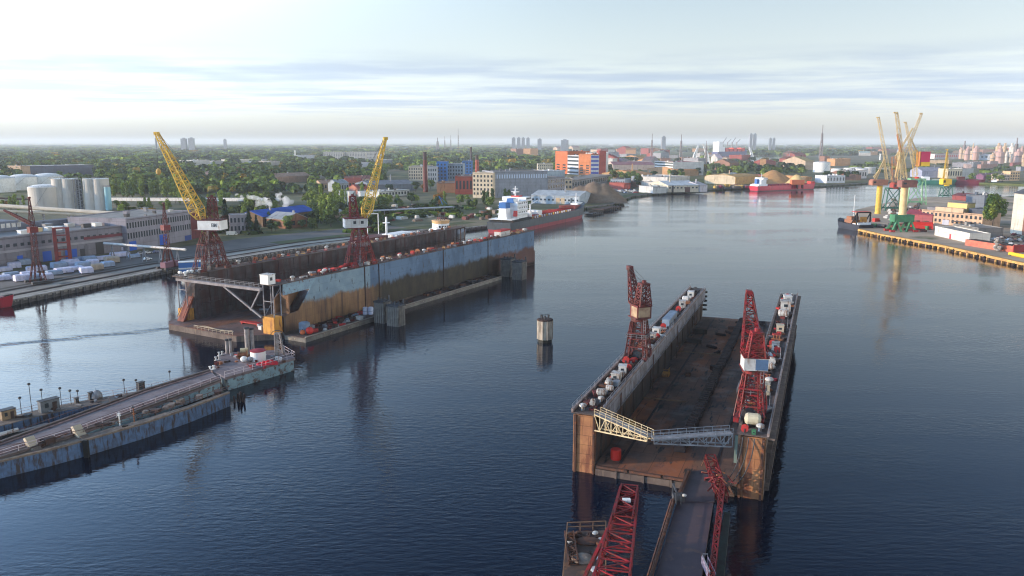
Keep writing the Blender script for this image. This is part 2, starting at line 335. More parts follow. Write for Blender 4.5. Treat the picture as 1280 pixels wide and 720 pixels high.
# timber-fendered pier edge on the right
t = thing('timber_quay_edge', 'yellow brown timber and tyre fendering along the right pier edge', 'quay wall')
PE = [(229.9, 540), (235, 531), (236.5, 502), (246, 445), (249, 378), (256, 250)]
PE = PE[1:]
a = off(PE, .9); mb = MB()
for i in range(len(PE) - 1):
    b_ = off(PE, -1.3); mb.prism([b_[i], b_[i+1], a[i+1], a[i]], 1.3, 2.5)
mb.build('capping_beam', TIMB, t); k = 0
mb = MB(); b2 = off(PE, -.6); a2 = off(PE, .2)
for i in range(len(PE) - 1): mb.prism([b2[i], b2[i+1], a2[i+1], a2[i]], -1.5, 1.3)
mb.build('wall_face', DKRUST, t)
pm = MB().bx(-.45, .45, -.5, .5, -1.5, 1.29).mesh('timber_pile', TIMB); em = MB().lathe([(.35, -.25), (.7, -.27), (.8, 0), (.7, .27), (.35, .25)], n=12).mesh('tyre_fender', BLK)
for i in range(len(PE) - 1):
    p = Vector((*off(PE, -1.5)[i], 0)); q = Vector((*off(PE, -1.5)[i+1], 0)); n = int((q - p).length / 5.2)
    for j in range(n):
        k += 1
        if k > 70: break
        o = bpy.data.objects.new('timber_pile', pm); COL.objects.link(o); o.parent = t; o.location = p.lerp(q, (j + rnd.uniform(.2, .8)) / n); o.scale = (rnd.uniform(.5, 1.3), rnd.uniform(.7, 1.2), 1); o.rotation_euler.z = math.atan2((q-p).y, (q-p).x)
        if rnd.random() < .35: continue
        o = bpy.data.objects.new('tyre_fender', em); COL.objects.link(o); o.parent = t; o.location = p.lerp(q, j / n) + Vector((rnd.uniform(-.2, .2), rnd.uniform(-1, 1), rnd.uniform(.6, 1.2))); o.rotation_euler = (R(90), 0, math.atan2((q-p).y, (q-p).x))
BLUM_ = mat('cab_blue_paint', (.09, .16, .28), (.07, .12, .2), .8, rough=.5)
# ================================================================ floating docks
DIRB = math.atan2(.368, .93); DIRA = math.atan2(.479, .878)
OB = Vector((11.4, 137.8, 0)); OA = Vector((-110.8, 258.0, 0))          # front corner of each dock's left wing
WB, LB, HB = 33.5, 135.0, 11.3
WA, LA, HA = 44.0, 174.5, 17.0
def loc2w(o, a, x, y, z=0): return Vector((o.x + x * math.cos(a) + y * math.sin(a), o.y - x * math.sin(a) + y * math.cos(a), z))
INNER = mat('dock_inner_plating', (.085, .065, .055), (.045, .036, .032), .25, c3=(.1, .05, .03), s3=.5, th3=.56, streak=1, brick=(6, 3.2, .25), bump=.3)
INNERA = mat('dock_inner_plating_grey', (.10, .085, .09), (.05, .04, .042), .22, c3=(.07, .035, .035), s3=.45, th3=.53, streak=1, brick=(5.5, 4.2, .3, 0), bump=.3)
PALEB = mat('peeling_pale_paint', (.20, .205, .235), (.11, .09, .085), .55, th=.54, c3=(.33, .33, .36), s3=1.2, th3=.6, streak=1, brick=(3, 2.6, .12))
OCHRE = mat('sunlit_ochre_rust', (.40, .19, .085), (.27, .12, .06), .3, c3=(.16, .06, .035), s3=.6, th3=.56, streak=1, brick=(3.2, 1.8, .12))  # rust, with the sunlight on the dock fronts painted into the orange
ORNG = mat('orange_paint', (.55, .27, .05), (.42, .18, .04), .35, c3=(.18, .07, .035), s3=.7, th3=.6, streak=1)
OUTB = mat('dock_outer_plating', (.13, .10, .085), (.075, .055, .05), .3, c3=(.2, .15, .11), s3=.6, streak=1, brick=(7, 2.5, .15))
DECK = mat('dock_deck', (.115, .085, .075), (.07, .052, .048), .3, c3=(.17, .14, .13), s3=.8, rough=.85)
FLOOR = mat('dock_floor', (.075, .046, .036), (.034, .025, .023), .12, c3=(.15, .055, .025), s3=.14, th3=.58, brick=(9, 9, .2), rough=.85, bump=.3)
# the floor is horizontal: give it its own seams in plan
def floor_mat(name, c1, c2, c3):
    m, nt, b = newmat(name); v = nd(nt, 'ShaderNodeTexCoord').outputs['Object']
    f, raw = noisefac(nt, v, .11, .5, .1, 7); c = mixc(nt, f, c1, c2); f, _ = noisefac(nt, v, .09, .56, .07, 6, (1, .35, 1)); c = mixc(nt, f, c, c3)
    f, _ = noisefac(nt, v, .9, .62, .05, 5, (1, .2, 1)); c = mixc(nt, f, c, (.02, .018, .018))
    bt = nd(nt, 'ShaderNodeTexBrick'); nt.links.new(v, bt.inputs['Vector']); bt.inputs['Scale'].default_value = 1; bt.inputs['Brick Width'].default_value = 5.5; bt.inputs['Row Height'].default_value = 9
    bt.inputs['Mortar Size'].default_value = .07; bt.inputs['Color1'].default_value = (1, 1, 1, 1); bt.inputs['Color2'].default_value = (.75, .75, .75, 1); bt.inputs['Mortar'].default_value = (.45, .45, .45, 1)
    c = mixc(nt, 1., c, bt.outputs[0], 'MULTIPLY'); nt.links.new(c, b.inputs['Base Color'])
    f, _ = noisefac(nt, v, .2, .56, .05, 4); r = nd(nt, 'ShaderNodeMapRange'); r.inputs[3].default_value = .9; r.inputs[4].default_value = .6; nt.links.new(f, r.inputs[0]); nt.links.new(r.outputs[0], b.inputs['Roughness'])
    bp = nd(nt, 'ShaderNodeBump'); bp.inputs['Distance'].default_value = .1; bp.inputs['Strength'].default_value = .5; nt.links.new(raw, bp.inputs['Height']); nt.links.new(bp.outputs[0], b.inputs['Normal'])
    return m
FLB = floor_mat('rusty_sunpatch_floor', (.20, .10, .062), (.085, .05, .04), (.32, .10, .035))  # last colour paints sun patches into the rusty floor
FLA = floor_mat('purple_brown_dock_floor', (.15, .085, .08), (.08, .05, .05), (.17, .06, .03))
# ---- right dock (nearer)
dB = thing('floating_dock', 'smaller rusty floating dry dock lying empty nearest the camera, two red cranes on its walls', 'floating dock', OB, -DIRB)
mb = MB(); mb.bx(0, WB, 0.3, LB, -1.5, 1.7); mb.bx(4.3, WB - 4.5, -.4, 0.3, -1.2, 1.2)
for x in (8, 13, 18, 23): mb.bx(x, x + .35, -.7, .3, -1, 1.4)
mb.build('pontoon', OUTB, dB)
MB().bx(4.25, WB - 4.25, .1, LB - .1, 1.7, 1.82).build('floor', FLB, dB)
mb = MB()
for i in range(4): mb.bx(4.5 + i * 6.1, 10.2 + i * 6.1, -.55, .1, 1.45, 1.86)
mb.build('front_sill', RUST, dB)
for s in (0, 1):
    X = (lambda x: x) if not s else (lambda x: WB - x)
    def bb(mb, x0, x1, *a): mb.bx(min(X(x0), X(x1)), max(X(x0), X(x1)), *a)
    mb = MB(); bb(mb, .05, 4.0, .4, LB - .4, 1.3, HB - 2.9)
    for i in range(15): bb(mb, 4.0, 4.22, 4 + i * 9, 4.35 + i * 9, 1.8, HB - 3.1)
    o = mb.build('wing_wall', INNER, dB)
    o['label'] = 'right wing wall of the dock' if s else 'left wing wall of the dock'
    mb = MB(); bb(mb, 4.001, 4.7, 3.5, LB - .5, HB - 3.0, HB - .02); bb(mb, 4.0, 4.95, 3.5, LB - .5, HB - 3.25, HB - 3.0)
    mb.build('upper_wall_band', PALEB if not s else OUTB, dB)
    mb = MB(); bb(mb, -.12, 0.05, .2, LB - .2, -1.4, HB - 2.9); bb(mb, -.12, .05, .2, LB - .2, HB - 2.9, HB - .05)
    if s:
        bb(mb, -1.0, -.12, 2, LB - 1, HB - 3.4, HB - 2.9); bb(mb, -.9, -.12, 2, LB - 1, 1.0, 1.6)
        for i in range(22): bb(mb, -.45, -.12, 4 + i * 6, 4.4 + i * 6, 1.6, HB - 3.4)
    mb.build('outer_plating', OUTB, dB)
    mb = MB(); bb(mb, -.15, 4.05, .02, .42, -1.5, HB - .3)
    mb.build('end_plate', OCHRE, dB)
    mb = MB(); bb(mb, .1, .5, -.35, .02, -1, HB - .3); bb(mb, 3.6, 3.95, -.3, .02, -1, HB - .3)
    mb.build('rubbing_strip', RUST, dB)
    mb = MB(); bb(mb, -.5, 4.75, -.2, LB + .2, HB - .02, HB + .14); mb.build('top_deck', DECK, dB)
    mb = MB(); bb(mb, -.6, -.2, 0, LB, HB + .14, HB + .75); mb.build('coaming', mat('weathered_rail_beam', (.27, .22, .21), (.15, .11, .10), .5), dB)
    if s:
        mb = MB(); bb(mb, 4.2, 4.7, 4, LB - 2, HB + .14, HB + .5); mb.build('inner_coaming', OUTB, dB)
    else:
        mb = MB(); bb(mb, 4.3, 4.75, 4, LB - 2, HB + .14, HB + .6); mb.build('inner_coaming', mat('weathered_rail_beam', (0, 0, 0)), dB)
    mb = MB(); xx = X(-.4); xi = X(4.7); mb.rail([(xx, 0, HB + .7), (xx, LB, HB + .7)], .9, 3, .035); mb.rail([(xi, 5, HB + .5), (xi, LB, HB + .5)], 1., 3, .035)
    mb.build('guard_rail', GRY, dB)
    for yy in (1.0, 3.4):
        r0 = X(1.2) if yy < 2 else X(3.2)
        o = MB().bx(r0 - .07, r0 + .07, 3, LB - 4, HB + .14, HB + .32).build('crane_rail', DKRUST, dB)
# broad outer belt that widens the right wall top as seen from above
MB().bx(WB + .5, WB + 1.5, .5, LB, HB - .6, HB - .2).build('outer_walkway', mat('worn_plank', (.21, .16, .13), (.12, .09, .08), .5, c3=(.3, .25, .2), s3=.9), dB)
kb = MB().bx(-1.1, 1.1, -.35, .35, 0, .9).bx(-.9, .9, -.3, .3, .9, 1.2).mesh('keel_block', mat('keel_timber', (.085, .05, .04), (.045, .03, .028), .7, rv=.3))
for i in range(76):
    o = bpy.data.objects.new('keel_block', kb); COL.objects.link(o); o.parent = dB; o.location = (WB * .52 + rnd.uniform(-.12, .12), 12 + i * 1.6, 1.82); o.rotation_euler.z = rnd.uniform(-.03, .03)
MB().bx(8, 8.5, 2, LB - 4, 1.82, 1.95).bx(WB - 9, WB - 8.5, 2, LB - 4, 1.82, 1.95).build('floor_rail', DKRUST, dB)
for y_, x_ in ((22, 6), (61, 6)):
    mb = MB().bx(x_ - 1.3, x_ + .4, y_ - 1.2, y_ + 1.2, 1.82, 2.6); mb.rail([(x_ - 1, y_ - 1, 2.6), (x_ + .3, y_ - 1, 2.6), (x_ + .3, y_ + 1, 2.6)], 1.2, 1); mb.build('winch_platform', ORNG, dB)
mb = MB(); mb.bar((4.5, 40, 2.4), (14, 41, 2.3), .16); mb.bar((4.5, 84, 2.4), (16, 85, 2.3), .16); mb.build('bilge_arm', mat('pale_rusty_beam', (.24, .13, .07), (.14, .08, .05), .5), dB)
mb = MB(); mb.bx(4.7, 9, LB - 26, LB - 24.8, 1.82, 3.3); mb.bx(4.7, 9.2, LB - 38, LB - 36.6, 1.82, 3.0); mb.build('bilge_block', INNER, dB)
o = MB().lathe([(.9, 0), (1.0, .1), (1.0, 1.9), (.9, 2.0)], 7.0, 4.0, 1.82, 16).build('oil_drum', mat('red_plastic', (.55, .03, .02), rough=.45)); o.matrix_world = Matrix.LocRotScale(OB, Matrix.Rotation(-DIRB, 3, 'Z'), None)
tag(o, 'red cylindrical tank standing on the smaller dock floor behind its front sill', 'tank')
mb = MB()                                              # far-end curved fenders on the left wing
for i in range(5): mb.lathe([(.4, -.3), (.75, -.25), (.75, .25), (.4, .3)], 4.6, LB - .1, HB - 1 - i * 1.5, 10)
mb.build('end_fender', BLK, dB)
# ---- swing gangways between the wing tops of the right dock
CRM = mat('cream_paint', (.50, .42, .26), (.36, .29, .18), .6, c3=(.2, .12, .07), s3=1.3, rough=.6)
def gangway(label, p, q, d0, d1, m, width=1.6, n=9, top=.95):
    p = Vector(p); q = Vector(q); L_ = (q - p).length; t = thing('gangway', label, 'gangway', p, math.atan2((q-p).y, (q-p).x))
    dz = q.z - p.z; W = width / 2; P = lambda x, y, z: (x, y, z + dz * x / L_)
    mb = MB(); mb.add([P(0, -W, 0), P(L_, -W, 0), P(L_, W, 0), P(0, W, 0), P(0, -W, .12), P(L_, -W, .12), P(L_, W, .12), P(0, W, .12)], [(3,2,1,0),(4,5,6,7),(0,1,5,4),(1,2,6,5),(2,3,7,6),(3,0,4,7)]); mb.build('walkway', GRY, t)
    for s in (-W, W):
        mb = MB(); mb.bar(P(0, s, 0), P(L_, s, 0), .13); mb.bar(P(0, s, -d0), P(L_, s, -d1), .13)
        for i in range(n + 1):
            x0 = L_ * i / n; x1 = L_ * (i + 1) / n; e = d0 + (d1 - d0) * i / n; e1 = d0 + (d1 - d0) * (i + 1) / n
            mb.bar(P(x0, s, 0), P(x0, s, -e), .07)
            if i < n: mb.bar(P(x0, s, -e if i % 2 else 0), P(x1, s, 0 if i % 2 else -e1), .07)
        mb.build('side_truss', m, t)
        MB().rail([P(0, s, .12), P(L_, s, .12)], top, 1.5, .045).build('handrail', m if m is CRM else GRY, t)
    return t
g1_ = gangway('cream lattice gangway half swung out from the left wing of the smaller dock', at(747, 517, HB + .2), at(813, 546, HB - .3), 3.0, .6, CRM)
g2_ = gangway('grey railed gangway half reaching from the right wing of the smaller dock', at(914, 541, HB + .2), at(816, 548, HB - .2), 2.2, .6, GRY)
# ---- left dock (farther, larger)
dA = thing('floating_dock', 'larger floating dry dock with a blue and rust outer side, yellow cranes on its walls', 'floating dock', OA, -DIRA)
MB().prism([(-1.5, -4), (3, -7.5), (WA - 9, -8.5), (WA - 3, -3), (WA, -1), (WA, LA), (0, LA), (-1.2, 4)], -1.5, 1.7).build('pontoon', OUTB, dA)
MB().prism([(-1.4, -3.9), (3, -7.3), (WA - 9, -8.3), (WA - 3.1, -2.9), (WA - .1, -.9), (WA - .1, 1), (WA - 5, 1), (WA - 5, LA - .1), (5, LA - .1), (5, 2), (0, 2)], 1.7, 1.84).build('floor', FLA, dA)
# blue and rust outer side (paint and stains, in the dock's own coordinates: y runs along the dock)
m, nt, b = newmat('blue_rust_plating'); v = nd(nt, 'ShaderNodeTexCoord').outputs['Object']; s3 = nd(nt, 'ShaderNodeSeparateXYZ'); nt.links.new(v, s3.inputs[0])
def mm(op, a, b_=None): return mth(op, a, b_, nt_=nt)
_, na = noisefac(nt, v, .10, .5, .1, 6); _, nb = noisefac(nt, v, .5, .5, .1, 6, (1, 1, .3))
seg = nd(nt, 'ShaderNodeMapRange'); seg.inputs[1].default_value = 44.8; seg.inputs[2].default_value = 45.6; nt.links.new(s3.outputs[1], seg.inputs[0])
pale = mixc(nt, noisefac(nt, v, .3, .5, .1, 6)[0], (.15, .23, .30), (.20, .29, .35)); deep = mixc(nt, noisefac(nt, v, .12, .5, .06, 5, (1, 1, .5))[0], (.07, .125, .21), (.105, .175, .275))
blue = mixc(nt, seg.outputs[0], pale, deep)
blue = mixc(nt, noisefac(nt, v, .7, .63, .04, 6, (1, 1, .4))[0], blue, (.06, .07, .09))
rust = mixc(nt, noisefac(nt, v, .25, .5, .12, 6, (1, 1, .3))[0], (.25, .145, .07), (.14, .075, .045)); rust = mixc(nt, noisefac(nt, v, .8, .56, .05, 6, (1, 1, .07))[0], rust, (.09, .055, .04))
seg2 = nd(nt, 'ShaderNodeMapRange'); seg2.inputs[1].default_value = 43; seg2.inputs[2].default_value = 52; nt.links.new(s3.outputs[1], seg2.inputs[0])
weed = mixc(nt, noisefac(nt, v, .3, .5, .1, 6, (1, 1, .4))[0], (.022, .018, .016), (.042, .036, .022))
seg3 = nd(nt, 'ShaderNodeMapRange'); seg3.inputs[1].default_value = 128; seg3.inputs[2].default_value = 140; nt.links.new(s3.outputs[1], seg3.inputs[0])
low = mixc(nt, seg2.outputs[0], rust, weed); low = mixc(nt, mm('MULTIPLY', seg3.outputs[0], .7), low, (.12, .05, .045))
zz = mm('ADD', s3.outputs[2], mm('ADD', mm('MULTIPLY', mm('SUBTRACT', na, .5), 6.), mm('MULTIPLY', mm('SUBTRACT', nb, .5), 3.)))
fz = nd(nt, 'ShaderNodeMapRange', interpolation_type='SMOOTHSTEP'); fz.inputs[1].default_value = 8.6; fz.inputs[2].default_value = 10.6; nt.links.new(zz, fz.inputs[0])
bt = nd(nt, 'ShaderNodeTexBrick'); cbn = nd(nt, 'ShaderNodeCombineXYZ'); nt.links.new(s3.outputs[1], cbn.inputs[0]); nt.links.new(s3.outputs[2], cbn.inputs[1]); nt.links.new(cbn.outputs[0], bt.inputs['Vector'])
bt.inputs['Scale'].default_value = 1; bt.inputs['Brick Width'].default_value = 8; bt.inputs['Row Height'].default_value = 2.4; bt.inputs['Mortar Size'].default_value = .04
bt.inputs['Color1'].default_value = (1, 1, 1, 1); bt.inputs['Color2'].default_value = (.9, .9, .9, 1); bt.inputs['Mortar'].default_value = (.72, .72, .72, 1)
nt.links.new(mixc(nt, 1., mixc(nt, fz.outputs[0], low, blue), bt.outputs[0], 'MULTIPLY'), b.inputs['Base Color']); b.inputs['Roughness'].default_value = .6; b.inputs['Specular IOR Level'].default_value = .3
BLUER = m
MB().side([(2.5, -1.4), (2.5, 6.8), (9, 7.5), (17, HA - 1.0), (19, HA - .05), (LA - 1, HA - .05), (LA - 1, 7), (LA, 7), (LA, -1.4)], WA - .3, WA).build('outer_side_plating', BLUER, dA)
MB().side([(2.6, 1.7), (2.6, 6.7), (9, 7.4), (19, HA - .1), (LA - 9, HA - .1), (LA - 6, 7), (LA, 6.9), (LA, 1.7)], WA - 5, WA - .3).build('right_wing_wall', INNERA, dA)
MB().side([(3, HA - 3.6), (17.6, HA - 3.2), (19, HA - .05), (3, HA - .05)], WA - .35, WA - .02).build('fascia_beam', mat('pale_blue_paint', (.22, .33, .40), (.17, .25, .32), .5, c3=(.13, .07, .05), s3=1.), dA)
MB().side([(2, 1.7), (2, HA - 4), (4, HA - .06), (LA - 12, HA - .06), (LA - 12, 8), (LA - 6, 1.7)], .3, 5).build('left_wing_wall', INNERA, dA)
mb = MB()
for y in range(8, 165, 8): mb.bx(5, 5.25, y, y + .4, 1.8, HA - .4)
for z in (6.5, 11.6): mb.bx(5, 5.5, 4, LA - 13, z, z + .3)
mb.build('wall_stiffener', INNERA, dA)
MB().bx(-.2, 5.4, 1.5, LA - 2, HA - .05, HA + .15).build('left_top_deck', DECK, dA)
MB().bx(WA - 5.4, WA + .25, -1, LA, HA - .04, HA + .15).build('right_top_deck', DECK, dA)
mb = MB()                                              # open framed far end of the left wing
for y in (LA - 11, LA - 7, LA - 3):
    for x in (.6, 4.8): mb.bar((x, y, 1.8), (x, y, HA), .22)
for z in (6, 11, HA - .3): mb.bar((4.8, LA - 12, z), (4.8, LA - 3, z), .2); mb.bar((.6, LA - 12, z), (.6, LA - 3, z), .2)
mb.bar((4.8, LA - 12, 6), (4.8, LA - 7, 11), .15); mb.bar((4.8, LA - 7, 6), (4.8, LA - 3, 11), .15)
mb.build('end_frame', DKRUST, dA)
mb = MB()
for y in (LA - 6, LA - 2):
    for x in (WA - 4.6, WA - .5): mb.bar((x, y, 6.9), (x, y, HA), .25)
mb.bar((WA - .5, LA - 6, 7), (WA - .5, LA - 2, HA), .15); mb.build('end_post', GRY, dA)
BP = mat('pale_steel_frame', (.21, .21, .23), (.14, .13, .14), .6, c3=(.14, .08, .06), s3=1.1)
for x, l in ((WA - 4.5, 'orange box tank at the front of the right wing'), (-.4, 'orange box tank at the front of the left wing')):
    o = MB().bx(x, x + 4.7, -1.8 if x > 5 else -.8, 1.6, 1.84, 7.2 if x > 5 else 5.6).build('end_tank', ORNG, dA); o['label'] = l
    mb = MB(); b0 = x + .3; b1 = x + 4.4; y0 = -1.2 if x > 5 else -.4; z0 = 7.2 if x > 5 else 5.6
    for xx in (b0, b1):
        for yy in (y0, y0 + 3): mb.bar((xx, yy, z0), (xx, yy, HA), .15)
    mb.bar((b0, y0, z0), (b1, y0 + 3, HA - 1), .12); mb.bar((b1, y0, HA - .5), (b0, y0 + 3, z0 + 2), .12); mb.bar((b0, y0, 12), (b1, y0, 12), .15)
    mb.build('end_frame_post', BP, dA)
MB().side([(3.5, 7), (3.5, HA - 5), (6, HA - 3.6), (17, HA - 3.4), (9.2, 7.6)], WA - 4.9, WA - 4.4).bx(WA - 4.4, WA - .6, 5.5, 6, 7, HA - 3.6).build('recess_panel', mat('recess_rust', (.2, .11, .06), (.12, .065, .04), .4), dA)
mb = MB(); mb.side([(-3, 1.9), (1.5, 9.5), (2.2, 9.5), (-2, 1.9)], 1.5, 4.5); mb.bar((1.6, -3, 3), (1.6, 1.8, 10.6), .1); mb.bar((4.4, -3, 3), (4.4, 1.8, 10.6), .1); mb.build('stairway', mat('red_brown_paint', (.22, .06, .035), (.12, .04, .03), .6), dA)
mb = MB()
mb.rail([(WA + .1, 2, HA + .15), (WA + .1, LA, HA + .15)], 1.1, 3, .04); mb.rail([(WA - 5.2, 20, HA + .15), (WA - 5.2, LA - 2, HA + .15)], 1.1, 3, .04)
mb.rail([(5.3, 4, HA + .15), (5.3, LA - 3, HA + .15)], 1.1, 3, .04); mb.rail([(-.1, 4, HA + .15), (-.1, LA - 3, HA + .15)], 1.1, 3, .04); mb.build('guard_rail', mat('rusty_rail', (.16, .09, .08), (.1, .06, .055), .8), dA)
mb = MB(); mb.rail([(15, -7.4, 1.84), (24, -8, 1.84), (33, -8.1, 1.84)], 1.0, 1.8, .05); mb.path([(14, -6, 2.2), (20, -7, 3.0), (27, -6.4, 2.1), (32, -7.2, 2.9)], .08); mb.path([(13, -5, 2), (24, -6, 2.3), (30, -5, 2)], .07); mb.build('apron_rail', mat('tan_paint', (.4, .33, .24)), dA)
for y in (42, 50, 92, 128): MB().bx(WA, WA + .25, y, y + .3, 1, HA + .1).build('rubbing_post', DKRUST, dA)
# long swing gangway across the left dock's mouth with its diagonal prop
p = loc2w(OA, DIRA, 1.5, -1.5, HA - 1.3); q = loc2w(OA, DIRA, WA - 4, -2, HA - 1.6)
t = thing('gangway', 'long plain grey gangway beam across the mouth of the larger dock with diagonal prop', 'gangway', p, math.atan2((q-p).y, (q-p).x)); L_ = (q - p).xy.length
MB().bx(0, L_, -.8, .8, -.4, .4).build('walkway_beam', mat('lilac_grey_paint', (.25, .23, .24), (.17, .155, .16), .5, c3=(.16, .12, .11), s3=.9), t)
MB().rail([(0, -.85, .55), (L_, -.85, .55)], 1.1, 2.2, .04).rail([(0, .85, .55), (L_, .85, .55)], 1.1, 2.2, .04).build('handrail', GRY, t)
MB().bar((L_ * .57, 0, -.5), (L_ - .6, 0, -8.8), .33).bar((L_ * .86, 0, -7.0), (L_ - .9, 0, -.6), .25).build('diagonal_prop', BP, t)
# ================================================================ concrete dolphins
def dolphin(label, px, py, r, h, n=8, m=CONC, cat='mooring dolphin'):
    p = at(px, py); t = thing('mooring_dolphin', label, cat, p)
    mb = MB(); mb.lathe([(r * .97, .9), (r, 1.0), (r, h - .5)], n=n)
    for k in range(n):
        a = 2 * PI * k / n; mb.bar((r * math.cos(a), r * math.sin(a), .9), (r * math.cos(a), r * math.sin(a), h - .4), .14)
    mb.build('shaft', m, t); MB().lathe([(r * .95, -2), (r * .97, .95)], n=n).build('waterline_band', mat('wet_weed', (.02, .02, .015), rough=.4), t)
    MB().lathe([(r + .12, h - .5), (r + .12, h - .15), (r * .9, h)], n=n).build('cap', DKRUST, t)
    mb = MB()
    for k in range(3):
        a = k * 2.1 + .4; mb.cyl(r * .5 * math.cos(a), r * .5 * math.sin(a), h, h + .9, .28, 8); mb.cyl(r * .5 * math.cos(a), r * .5 * math.sin(a), h + .9, h + 1.1, .4, 8)
    mb.path([(-r * .6, 0, h), (-r * .6, 0, h + 1.2), (r * .5, .3, h + 1.2), (r * .5, .3, h)], .08); mb.build('bollard', DGRY, t); return t
dolphin('lone round concrete dolphin with rusty cap in open water between the docks', 681, 427, 2.35, 7.2, 10, mat('fluted_concrete', (.40, .35, .28), (.3, .26, .21), .5, c3=(.15, .12, .1), s3=.9, streak=1))
def pile_block(label, px, py, w, d, h):
    p = at(px, py); t = thing('mooring_dolphin', label, 'mooring dolphin', p, -DIRA)
    mb = MB().bx(-w/2, w/2, 0, d, -2, h); k = 0
    for i in range(int(w / .9) + 1): mb.bx(-w/2 + i * .9, -w/2 + i * .9 + .35, -.22, 0, -1, h - .2)
    for i in range(int(d / .9)): mb.bx(w/2, w/2 + .22, i * .9 + .2, i * .9 + .55, -1, h - .2)
    mb.build('sheet_pile_box', mat('sheet_piling', (.20, .19, .175), (.12, .115, .11), .5, c3=(.05, .045, .04), s3=.7, streak=1), t)
    MB().bx(-w/2 - .2, w/2 + .3, -.3, d + .1, h, h + .5).build('cap', DGRY, t)
    mb = MB()
    for i in range(3): mb.cyl(-w/3 + i * w/3, d * .4, h + .5, h + 1.5, .3, 8)
    mb.bx(w/2 - .5, w/2, d - .6, d - .2, h + .5, h + 2.2); mb.build('bollard', mat('sooty_steel', (.1, .09, .09), (.05, .05, .05), .6), t)
pile_block('sheet pile dolphin half hidden against the big dock, left of the near pair', 474, 404, 3.8, 4, 7.0)
pile_block('sheet pile dolphin standing clear in front of the big dock, right of the near pair', 491, 408, 4.4, 4, 6.6)
pile_block('sheet pile dolphin at the far end of the big dock, left of that pair', 632, 346, 5, 5, 7.8)
pile_block('sheet pile dolphin at the far end of the big dock, right of that pair', 646, 350, 4.6, 5, 7.8)
